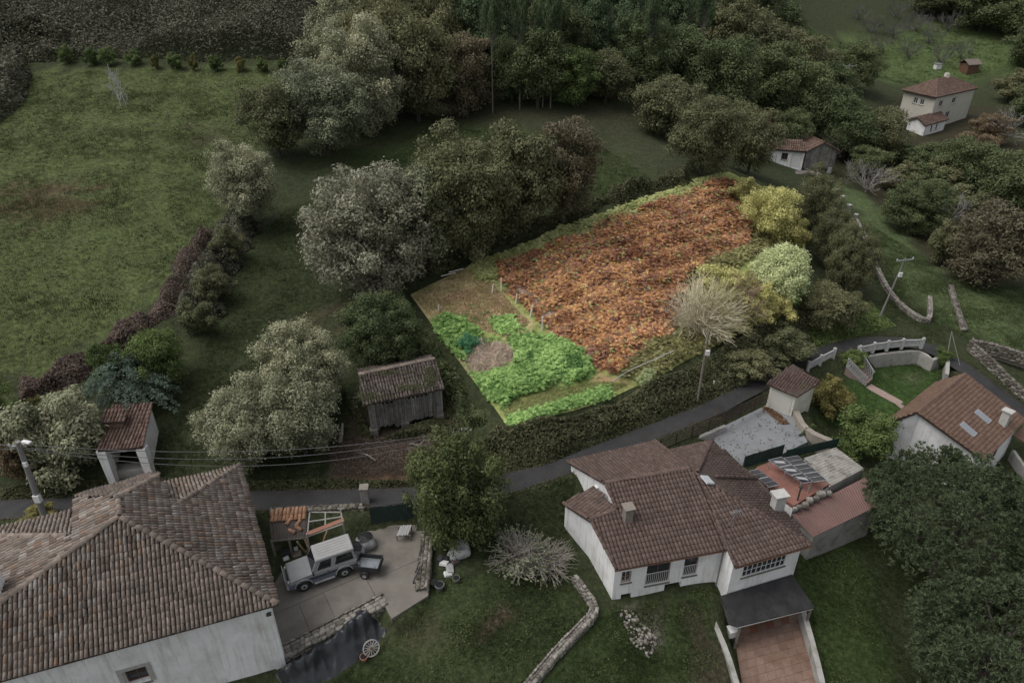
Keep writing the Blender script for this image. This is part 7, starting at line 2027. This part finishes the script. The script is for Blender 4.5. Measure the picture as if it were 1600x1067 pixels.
for side, lab in ((1, 'weedy verge on the uphill edge of the road'), (-1, 'weedy verge on the downhill edge of the road')):
    pl_ = []; qo = []
    for i in range(len(ROADC)):
        d = ROADC[min(i + 1, len(ROADC) - 1)] - ROADC[max(i - 1, 0)]; n = np.array([-d[1], d[0]]); n /= np.linalg.norm(n)
        pl_.append(ROADC[i][:2] + n * side * (ROAD_HW - .12)); qo.append(ROADC[i][:2] + n * side * (ROAD_HW + .55))
    cover('road_verge', None, 7500, .085, LM['bank'], mound(.12, .09, 2.2, 33 + side), lab, elong=.5, poly=pl_ + qo[::-1], lay=.25, seed=60 + side)
for nm, pl_, lab, n_, sd in (('lawn_weeds', [(690,905),(870,885),(905,925),(925,955),(850,1070),(560,1070),(625,985)], 'broad-leaved weeds scattered through the lawn beside the yard', 5200, 81), ('lawn_weeds', [(940,965),(970,958),(1100,940),(1140,1070),(860,1070)], 'broad-leaved weeds in the grass before the white house', 3000, 82),
        ('lawn_weeds', [(1260,880),(1340,850),(1400,1070),(1300,1070)], 'pale weeds in the lawn by the big pine', 3200, 83), ('wall_weeds', [(965,946),(1125,916),(1130,928),(970,962)], 'weeds along the foot of the white house front', 1500, 84), ('field_weeds', [(80,130),(430,130),(390,240),(280,400),(120,540),(0,580),(-60,300)], 'darker weed tussocks dotted over the big field', 16000, 85)):
    cover(nm, pl_, n_, .07 if sd < 85 else .12, LM['lawnweed'], mound(.07, .05, 2.0, sd), lab, lay=.2, seed=sd, patch=(1.5, .35))
# moss and weeds on the barn roof
plb = plane3(E1, E2_, R2); Pm = []
for cx_, cy_, rx_, ry_, n_ in ((578, 622, 20, 9, 900), (672, 592, 9, 16, 700), (640, 608, 22, 5, 400), (610, 585, 30, 6, 250)):
    for _ in range(n_): Pm.append(on_plane(cx_ + rng.normal(0, rx_ * .5), cy_ + rng.normal(0, ry_ * .5), plb))
Pm = np.array(Pm); Pm[:, 2] += rng.uniform(.06, .22, len(Pm))
V, Fc = scatter(LEAF_V * .07, LEAF_F, frames(np.array([0, -.3, 1.]) + rng.normal(0, .5, (len(Pm), 3))), Pm)
o = kind(addobj('roof_moss', np_mesh('roof_moss', V, Fc, rnd=rng.random(len(Pm))), LM['bank']), 'stuff'); o['label'] = 'moss and weeds growing on the barn roof tiles'; o['category'] = 'moss'
# leaves blown along the edges of the road
ql = []
for i in range(len(ROADC) - 1):
    d = ROADC[i + 1] - ROADC[i]; n = np.array([-d[1], d[0]]); n /= np.linalg.norm(n)
    for _ in range(22):
        k_ = (1 if random.random() < .65 else -1) * (ROAD_HW - abs(random.gauss(0, .28))); u_ = random.random(); c_l = ROADC[i] * (1 - u_) + ROADC[i + 1] * u_
        ql.append((c_l[0] + n[0] * k_, c_l[1] + n[1] * k_, c_l[2] + .065))
ql = np.array(ql)
V, Fc = scatter(LEAF_V * .06, LEAF_F, frames(np.array([0, 0, 1.]) + rng.normal(0, .35, (len(ql), 3))), ql)
o = kind(addobj('road_leaves', np_mesh('road_leaves', V, Fc, rnd=rng.random(len(ql))), MATS['dead_leaf']), 'stuff'); o['label'] = 'dead leaves blown along the edges of the road'; o['category'] = 'leaves'
# ------------------------------------------------------------------ the bright plot: its brightening is put into ground and plant colours
PLOT_PX = [(641,461),(716,425),(796,391),(865,361),(936,336),(1030,303),(1141,270),(1166,284),(1206,309),(1236,341),(1257,380),(1262,410),(1250,446),(1212,488),(1165,516),(1110,545),(1058,572),(1010,598),(950,625),(875,648),(795,671),(760,622),(718,566),(680,515)]
PLOT = [G(*p)[:2] for p in PLOT_PX]
lo_, hi_ = np.min(PLOT, 0), np.max(PLOT, 0)
xs, ys = np.arange(lo_[0], hi_[0], .45), np.arange(lo_[1], hi_[1], .45)
# a soil sheet cut to the plot outline
import bmesh
from mathutils.geometry import delaunay_2d_cdt
bd = []
for i in range(len(PLOT)):
    a, b_ = PLOT[i], PLOT[(i + 1) % len(PLOT)]; n = max(1, int(np.linalg.norm(b_ - a) / .6))
    bd += [a + (b_ - a) * k / n for k in range(n)]
nb = len(bd)
ins_p = np.array([(x, y) for x in xs for y in ys]); sdv = poly_sd(ins_p[:, 0], ins_p[:, 1], PLOT); ins_p = ins_p[sdv < -.3]
res = delaunay_2d_cdt([Vector(map(float, p)) for p in bd] + [Vector(map(float, p)) for p in ins_p], [(i, (i + 1) % nb) for i in range(nb)], [list(range(nb))], 1, 1e-4)
vv = np.array([tuple(p) for p in res[0]]); ff = [f for f in res[2] if len(f) == 3]
V = np.column_stack([vv, hz(vv[:, 0], vv[:, 1]) + .05])
C_DRY = np.array([.30, .15, .075]); C_GR = np.array([.24, .27, .10])  # soil colours lifted to carry the plot's brightening
def PG(*pts): return [G(*p)[:2] for p in pts]
A_BRACK = PG((777,412),(850,386),(900,372),(940,350),(1040,317),(1110,290),(1135,280),(1160,300),(1172,340),(1168,385),(1120,402),(1075,430),(1062,480),(1045,525),(1000,550),(965,585),(940,578),(900,552),(862,525),(835,490),(800,462),(780,435))
A_NETTLE = PG((800,535),(830,527),(865,533),(905,555),(922,580),(905,594),(870,598),(845,612),(810,618),(790,634),(765,628),(752,612),(745,592),(770,590),(800,585),(812,562))
A_LOW = PG((786,660),(800,652),(850,640),(900,622),(945,607),(960,618),(950,623),(875,646),(797,668))
A_LEFT = PG((645,462),(760,405),(775,450),(830,505),(800,530),(770,520),(700,520),(665,490))
A_TWIG = PG((722,560),(750,535),(795,540),(805,560),(780,585),(735,582))
colr = np.tile(C_GR, (len(V), 1))
for poly, c in ((A_BRACK, (.15, .065, .04)), (A_TWIG, (.40, .29, .23)), (A_LEFT, (.46, .36, .22)), (A_LOW, (.34, .34, .15)), (PG((930,580),(960,590),(985,600),(950,612),(925,595)), (.33, .2, .13))):
    k = smooth(.5 - (poly_sd(V[:, 0], V[:, 1], poly) + .4 * wob(V[:, 0], V[:, 1], 1.5, 3)) / 1.0)[:, None]; colr = colr * (1 - k) + np.array(c) * k
M_plot = mat('plot_soil_and_litter', (.6, .6, .6), (1.4, 1.4, 1.3), scale=2.2, rough=.95, bump=.8, bscale=9, vcol=True, detail=10, dist=.06, spec=.1)
me = np_mesh('plot_ground', V, np.array(ff), col=np.column_stack([colr, np.ones(len(V))]), smooth_sh=True)
kind(addobj('plot_ground', me, M_plot), 'structure')

def frond_proto(n=4, droop=.35, w=.36):
    """a fern frond 1 m long along x that arches: a spine and pairs of pinnae"""
    V, Fc = [], []
    def sp(t): return np.array([t * .95, 0, .42 * math.sin(t * 2.2) - droop * t * t])
    for k in range(n):
        t0 = .08 + .9 * k / n; t1 = t0 + .62 / n * 1.5; ln = w * math.sin(math.pi * min(1, .25 + t0 * .75)) ** .7 + .03
        for s in (-1, 1):
            i = len(V); a, b_ = sp(t0), sp(min(t1, 1)); tip = (a + b_) / 2 + np.array([.10, s * ln, -.07 - .12 * ln])
            V += [a, b_, tip]; Fc.append((i, i + 1, i + 2) if s > 0 else (i + 1, i, i + 2))
    return np.array(V), np.array(Fc)
FRV, FRF = frond_proto()
def ferns(name, poly, n, ln, material, label, hmound=None, seed=1, per=6, flat=.0, tone=None, patch=None):
    r = np.random.default_rng(seed); q = pts_in(poly, n, r)
    if patch: q = q[wob(q[:, 0], q[:, 1], patch[0], seed + 9) + .35 * r.normal(size=len(q)) > patch[1]]
    x, y = np.repeat(q[:, 0], per), np.repeat(q[:, 1], per); N_ = len(x)
    ins = poly_sd(x, y, PLOT) < -.25
    hh = (hmound(x, y) if hmound is not None else 0) * np.ones(N_) * r.uniform(.55, 1.05, N_)
    a = r.uniform(0, 6.28, N_); pit = r.normal(.25, .35, N_) - flat; L_ = ln * r.uniform(.55, 1.25, N_)
    R = rotz(a); cp_, sp_ = np.cos(pit), np.sin(pit); z_, o_ = np.zeros(N_), np.ones(N_)
    Ry = np.stack([np.stack([cp_, z_, -sp_], -1), np.stack([z_, o_, z_], -1), np.stack([sp_, z_, cp_], -1)], -2)
    M = R @ Ry * L_[:, None, None]
    T = np.stack([x + r.normal(0, .06, N_), y + r.normal(0, .06, N_), hz(x, y) + hh], 1)
    M, T = M[ins], T[ins]
    V, Fc = scatter(FRV, FRF, M, T)
    rd = np.clip(.42 + .2 * np.repeat(r.normal(size=len(q)), per)[ins] + .14 * r.normal(size=len(T)) + .2 * wob(T[:, 0], T[:, 1], 1.1, seed + 40) + .26 * wob(T[:, 0], T[:, 1], .35, seed + 41), 0, 1)
    o = addobj(name, np_mesh(name, V, Fc, rnd=np.repeat(rd, len(FRF))), material); kind(o, 'stuff')
    o['label'] = label; o['category'] = 'ferns'
    return o
LM['bracken'] = leafmat('dry_bracken', (.17, .062, .032), (.74, .42, .205), rough=.8, trans=.3, objrnd=0, scale=.35)  # plot plants from here on: brightening put into the base colour
LM['bracken_y'] = leafmat('golden_bracken', (.50, .27, .08), (.88, .62, .28), rough=.8, trans=.3, objrnd=0, scale=.35)
LM['nettle'] = leafmat('brightened_green_weeds', (.06, .145, .03), (.42, .62, .21), rough=.5, objrnd=0)
LM['plotgrass'] = leafmat('plot_green_weeds', (.22, .25, .08), (.55, .56, .26), rough=.6, objrnd=0)
LM['bluegreen'] = leafmat('blue_green_shrub', (.04, .16, .07), (.16, .36, .19), rough=.5, objrnd=0)
LM['twigs'] = leafmat('dead_twigs', (.26, .17, .13), (.80, .66, .55), rough=.9, trans=0, objrnd=0)
LM['litter'] = leafmat('brightened_fern_litter', (.32, .19, .11), (.78, .56, .40), rough=.9, objrnd=0)
LM['dryweeds'] = leafmat('dry_weeds', (.22, .19, .08), (.66, .58, .32), rough=.8, objrnd=0)
LM['fringe'] = leafmat('mixed_undergrowth', (.12, .11, .045), (.46, .44, .20), rough=.7, objrnd=0)
def bmound(x, y):
    # rows of collapsed fern run across the slope
    return np.clip(.22 + .20 * wob(x, y, 1.5, 21) + .24 * np.sin(x * 1.5 - y * 2.2 + 1.6 * wob(x, y, .5, 22)), .0, .9)
ferns('bracken', A_BRACK, 6875, 0.468, LM['bracken'], 'sea of dry rust-brown bracken covering the bright plot', bmound, seed=31, per=6, flat=.1)
LM['bracken_d'] = leafmat('dull_old_bracken', (.13, .055, .045), (.42, .25, .19), rough=.9, trans=.2, objrnd=0, scale=.35)
ferns('dull_bracken', A_BRACK, 2860, 0.432, LM['bracken_d'], 'dull purplish-brown dead fronds among the rusty bracken', bmound, seed=46, per=6, flat=.1)
ferns('bracken_shoots', A_BRACK, 385, 0.48, LM['plotgrass'], 'green shoots poking through the bracken', bmound, seed=47, per=4)
ferns('golden_bracken', A_BRACK, 2310, 0.432, LM['bracken_y'], 'scattered golden yellow fronds among the rusty bracken', bmound, seed=32, per=5, patch=(.5, .3))
ferns('greening_bracken', A_BRACK, 1430, 0.48, LM['fringe'], 'olive green patches within the rusty bracken', bmound, seed=49, per=5, patch=(.4, .4))
ferns('rim_ferns', PG((1062,432),(1120,402),(1168,385),(1175,335),(1215,340),(1220,385),(1160,410),(1130,440),(1070,450)), 550, 0.504, LM['fringe'], 'mixed undergrowth between the bracken and the pale laurel', mound(.1, .15, 1.6, 36), seed=50, per=6)
ferns('edge_ferns', PG((760,410),(850,370),(940,337),(1050,300),(1125,276),(1110,292),(1040,320),(940,360),(930,378),(870,398),(800,415)), 715, 0.504, LM['plotgrass'], 'greenish ferns along the upper edge of the bright plot', mound(.05, .12, 1.6, 34), seed=33, per=5)
ferns('bracken_green_fringe', PG((965,588),(985,560),(1030,535),(1090,520),(1165,505),(1110,545),(1058,570),(1000,596)), 935, 0.48, LM['fringe'], 'green and brown undergrowth along the lower edge of the bracken', mound(.2, .25, 1.6, 35), seed=34, per=6)
ferns('green_ferns', A_NETTLE, 1650, 0.48, LM['nettle'], 'patch of vivid green ferns and nettles in the bright plot', mound(.3, .36, 2.0, 23), seed=35, per=6)
LM['nettle_d'] = leafmat('deep_green_weeds', (.05, .13, .035), (.22, .38, .13), rough=.5, objrnd=0)
cover('nettles', None, 9000, .10, LM['nettle_d'], mound(.35, .25, 1.5, 23), 'darker broad-leaved weeds mixed into the vivid green patch', poly=A_NETTLE, lay=.5, seed=48)
ferns('green_ferns', A_LOW, 495, 0.408, LM['nettle'], 'strip of vivid green weeds along the lower left edge of the plot', mound(.06, .05, 1.3, 24), seed=36, per=6)
ferns('green_ferns', PG((678,505),(700,495),(745,520),(760,545),(735,560),(720,562)), 385, 0.6, LM['nettle'], 'green weeds along the left boundary of the bright plot', mound(.1, .1, 1.3, 25), seed=37, per=6)
ferns('green_weeds', PG((665,480),(720,470),(800,500),(830,510),(850,530),(930,580),(950,610),(880,640),(800,664),(760,620),(720,560)), 1320, 0.312, LM['nettle'], 'thin green weeds spreading between the denser patches of the plot', None, seed=56, per=5, patch=(1.0, .3))
ferns('green_ferns', PG((738,412),(775,405),(772,440),(745,435)), 209, 0.6, LM['plotgrass'], 'tuft of green plants at the top of the bare strip in the plot', None, seed=38, per=6)
ferns('green_ferns', PG((765,500),(800,495),(808,515),(785,525)), 143, 0.48, LM['nettle'], 'small green weed patch beside the fence stakes', None, seed=39, per=6)
cover('plot_grass', None, 15000, .11, LM['dryweeds'], mound(.12, .10, 2, 26), 'rough yellowish grass and litter in the left part of the plot', elong=.35, poly=A_LEFT, lay=.2, seed=40, upn=.3)
cover('plot_grass', None, 22000, .10, LM['plotgrass'], mound(.10, .07, 2, 27), 'short grass in the lower corner of the bright plot', elong=.35, poly=PG((795,660),(780,640),(850,612),(935,596),(985,600),(950,620),(875,643)), lay=.2, seed=41, upn=.3)
cover('plot_litter', None, 6500, .14, LM['litter'], mound(.08, .05, 2, 28), 'dry fern litter strewn over the left part of the plot', elong=.3, poly=PG((680,470),(770,440),(830,505),(790,530),(720,505)), lay=.2, seed=42, upn=.5)
cover('twig_heap', None, 2600, .42, LM['twigs'], mound(.5, .35, 2.0, 29), 'heap of dead pale twigs between the green weeds', elong=.055, poly=A_TWIG, lay=.5, seed=43, upn=.5)
cover('dead_brush', None, 5000, .2, LM['twigs'], mound(.3, .15, 1.6, 30), 'pale dead brush along the left rim of the bracken', elong=.1, poly=PG((790,438),(812,450),(845,470),(870,492),(880,510),(850,505),(815,472)), lay=.4, seed=44, upn=.5)
cover('roadside_brush', None, 3500, .09, LM['ylgreen'], mound(.4, .2, 1.6, 31), 'yellowish undergrowth below the bare thicket in the plot', elong=.4, poly=PG((1035,530),(1070,515),(1120,520),(1165,510),(1110,543),(1062,568)), lay=.4, seed=45, upn=.5)
LM['ylolive'] = leafmat('yellow_olive_leaves', (.13, .13, .045), (.42, .40, .17))
# shrubs and trees of the plot, brightened through their leaf colour
tree(735, 548, 524, 42, 'shrub', 'bluegreen', 'small blue-green shrub at the left of the bright plot', name='bush', cat='bush')
tree(1208, 482, 376, 122, 'dome', 'laurel', 'rounded pale green laurel at the right end of the bright plot', name='laurel')
tree(1192, 484, 408, 52, 'shrub', 'orange', 'orange-brown twiggy shrub in front of the pale laurel', name='bush', cat='bush')
tree(1182, 505, 440, 66, 'shrub', 'ylgreen', 'yellow-green shrub below the orange shrub', name='bush', cat='bush')
tree(1122, 478, 410, 96, 'shrub', 'ylgreen', 'yellowish leafy top of the thicket behind the bare twigs', name='bush', cat='bush')
tree(1198, 372, 298, 92, 'broad', 'ylgreen', 'yellow-green bush at the upper right rim of the bracken', name='bush', cat='bush')
tree(1228, 392, 334, 60, 'shrub', 'ylolive', 'olive yellow bush behind the pale laurel', name='bush', cat='bush')
tree(1165, 322, 276, 62, 'shrub', 'ylolive', 'small yellowish bush at the far corner of the plot', name='bush', cat='bush')
tree(1010, 606, 574, 30, 'shrub', 'laurel', 'little pale green shrub at the lower edge of the plot', name='bush', cat='bush')
tree(1232, 478, 425, 56, 'shrub', 'nettle', 'fresh green shrub below the pale laurel', name='bush', cat='bush')
tree(1150, 492, 428, 62, 'shrub', 'ylgreen', 'yellow-leaved shrub wedged between the bare thicket and the laurel', name='bush', cat='bush')
tree(1212, 502, 448, 58, 'shrub', 'ylgreen', 'yellowish shrub on the lower rim of the plot under the laurel', name='bush', cat='bush')
tree(1165, 524, 478, 46, 'shrub', 'ylolive', 'low olive yellow shrub at the lower rim right of the grey pole', name='bush', cat='bush')
M_tw1 = mat('brightened_bare_twigs', (.44, .39, .28), (.60, .54, .40), scale=3, rough=.9)  # twig colours lifted along with the plot's brightening
M_tw2 = mat('dark_red_twigs', (.24, .16, .13), (.38, .27, .21), scale=3, rough=.9)
bare(1090, 520, 425, 150, FAN[0], 'fan of bare pale branches at the right of the bracken', M_tw1, name='bare_thicket', cat='bush')
bare(1118, 522, 420, 110, FAN[1], 'fan of bare greenish branches behind the grey pole', mat('greenish_bare_twigs', (.40, .38, .2), (.58, .55, .32), scale=3, rough=.9), name='bare_thicket', cat='bush')
bare(1150, 508, 418, 96, FAN[0], 'dark red-brown bare bush between the pale twigs and the laurel', M_tw2, name='bare_thicket', cat='bush')
# fence stakes
M_stake = mat('brightened_stake', (.6, .56, .5), (.75, .71, .64), scale=6, rough=.9)  # wood colour lifted to carry the plot's brightening
for k, (px, py, h, lx, lab) in enumerate(((773,459,.75,.14,'leaning fence stake farthest left in the row beside the bracken'),(788,455,1.0,-.02,'upright fence stake second in the row beside the bracken'),(810,475,.8,.12,'third fence stake of the row beside the bracken'),(833,495,.85,.2,'fourth fence stake of the row, leaning right'),(852,516,1.0,0,'upright fence stake at the near end of the row'),(690,487,.5,.02,'short stump-like stake alone in the left of the plot'))):
    p = G(px, py); h *= 1.25; p = p + [-.25, 0, 0]; m = MB(); m.tube([p - [0, 0, .1], p + [lx * .6, 0, h * .6], p + [lx, 0, h]], [.075, .07, .06], 6); o = m.build('fence_stake', M_stake); tag(o, lab, 'stake', 'stakes beside the bracken')
for k, (px, py, lab) in enumerate(((712, 426, 'pale plank lying at the top edge of the plot'), (700, 432, 'second pale plank lying at the top edge of the plot'))):
    p = G(px, py); m = MB(); m.bar(p + [-.6, -.25, .15], p + [.7, .3, .25], .12, .04); o = m.build('loose_plank', M_stake); tag(o, lab, 'plank')

# ------------------------------------------------------------------ grass
BL_V = np.array([[-.09, 0, 0], [.09, 0, 0], [.0, .22, 1.0], [-.5, .05, .0], [-.34, .12, 0], [-.62, -.1, .82], [.45, .0, 0], [.6, .1, 0], [.85, -.05, .75]])
BL_F = np.array([[0, 1, 2], [3, 4, 5], [6, 7, 8]])
def grass(name, poly_px, n, h, dark, light, label, seed):
    r = np.random.default_rng(seed); poly = [G(*p)[:2] for p in poly_px]; q = pts_in(poly, n, r)
    d = np.full(len(q), 1e9)
    for i in range(len(ROADC) - 1): d = np.minimum(d, seg_dist(q[:, 0], q[:, 1], ROADC[i], ROADC[i + 1])[0])
    k = d > ROAD_HW + .15
    for poly2, _, _ in ZONES[:2]: k &= ~in_poly(q[:, 0], q[:, 1], poly2)
    keep_n = .35 * wob(q[:, 0], q[:, 1], 1.6, seed + 1) + .25 * wob(q[:, 0], q[:, 1], .5, seed + 2) + r.random(len(q)) > .22
    q = q[k & keep_n]; x, y = q.T
    s = h * r.uniform(.5, 1.3, len(x)) * (1 + .3 * wob(x, y, .8, seed + 5))
    M = rotz(r.uniform(0, 6.28, len(x))) * s[:, None, None]
    M[:, :2, :] *= 1.1
    V, Fc = scatter(BL_V, BL_F, M, np.stack([x, y, hz(x, y) - .01], 1))
    rd = np.clip(.45 + .2 * r.normal(size=len(x)) + .25 * wob(x, y, .35, seed + 6), 0, 1)
    o = addobj(name, np_mesh(name, V, Fc, rnd=np.repeat(rd, 3)), leafmat('grass_blades_%d' % seed, dark, light, rough=.7, objrnd=0, scale=.3)); kind(o, 'stuff')
    o['label'] = label; o['category'] = 'grass'
grass('grass', [(65,114),(450,114),(430,180),(400,240),(350,320),(290,400),(220,480),(80,570),(0,600),(-120,590),(-90,200)], 46200, 0.24, (.047, .059, .022), (.114, .132, .055), 'rough grass of the big field at the left', 51)
grass('grass', [(320,545),(370,420),(440,330),(520,300),(700,200),(940,230),(1020,280),(900,330),(640,300),(500,420),(520,470),(440,520),(330,600),(240,690)], 25200, 0.216, (.022, .032, .011), (.066, .082, .034), 'grass of the meadow strip between hedge and grove', 52)
grass('grass', [(675,905),(870,880),(905,920),(930,955),(840,1080),(500,1080),(612,972)], 25200, 0.12, (.024, .038, .013), (.076, .10, .04), 'lawn between the concrete yard and the bent stone wall', 53)
grass('grass', [(935,965),(965,955),(1100,935),(1150,1080),(850,1080)], 10920, 0.132, (.022, .036, .012), (.068, .092, .036), 'grass between the bent stone wall and the dirt path', 54)
grass('grass', [(1245,865),(1345,835),(1480,800),(1500,1080),(1290,1080)], 21000, 0.132, (.020, .034, .010), (.060, .086, .030), 'lawn between the tiled terrace and the big pine', 55)
grass('grass', [(1290,300),(1340,345),(1400,440),(1460,500),(1480,540),(1420,525),(1310,530),(1300,520),(1380,470),(1340,380)], 10920, 0.192, (.038, .056, .02), (.105, .135, .056), 'grass on the slope below the curved wall', 56)
grass('grass', [(1350,345),(1440,400),(1480,440),(1600,450),(1600,560),(1510,535),(1460,510),(1455,460),(1400,470)], 12600, 0.216, (.038, .056, .02), (.105, .135, .056), 'grass on the slope right of the curved wall', 57)
grass('grass', [(1362,585),(1385,562),(1440,558),(1472,580),(1470,610),(1430,636),(1385,675),(1290,655),(1305,600)], 10920, 0.108, (.022, .044, .011), (.070, .115, .036), 'short grass of the round lawn and garden', 58)
grass('grass', [(790,770),(900,745),(880,870),(700,880),(690,850)], 5880, 0.156, (.020, .034, .010), (.060, .085, .030), 'grass between the road and the fig trees', 59)
grass('grass', [(240,690),(330,600),(400,560),(520,560),(560,680),(500,750),(250,750)], 8400, 0.192, (.022, .032, .011), (.066, .082, .034), 'grass below the pale trees left of the barn', 60)
grass('grass', [(1215,0),(1600,0),(1600,110),(1380,125),(1300,90)], 16800, 0.36, (.038, .056, .02), (.10, .13, .054), 'grass of the far meadow at the upper right', 61)
grass('grass', [(1555,745),(1600,740),(1600,1067),(1560,1067),(1580,900)], 5040, 0.18, (.020, .036, .010), (.066, .098, .032), 'grass at the right edge behind the big pine', 62)
import OpenImageIO as oiio, numpy as np, sys
im=oiio.ImageBuf('/workdir/render_main.png').get_pixels(oiio.UINT8)[...,:3]
k=im.shape[1]/1600
for n,(x,y,r) in dict(field=(200,250,40),field2=(120,450,40),meadow=(430,420,15),roofL=(200,900,30),roofR=(330,800,20),wallL=(350,1040,12),conc=(520,930,8),road=(500,778,5),chouse_roof=(1040,820,15),wallC=(990,912,5),terrace=(1180,690,12),brack=(950,430,40),green=(850,570,20),lawn=(750,920,20),pine=(1480,850,60),silver=(590,370,40),wood=(900,80,40),dark=(720,300,30),bramble=(300,50,30),lolive=(470,580,30),rhouse=(1500,650,10),wallR=(1555,720,4)).items():
    a=im[int((y-r)*k):int((y+r)*k)+1,int((x-r)*k):int((x+r)*k)+1].reshape(-1,3); print(n,a.mean(0).round(0),a.std(0).round(0))
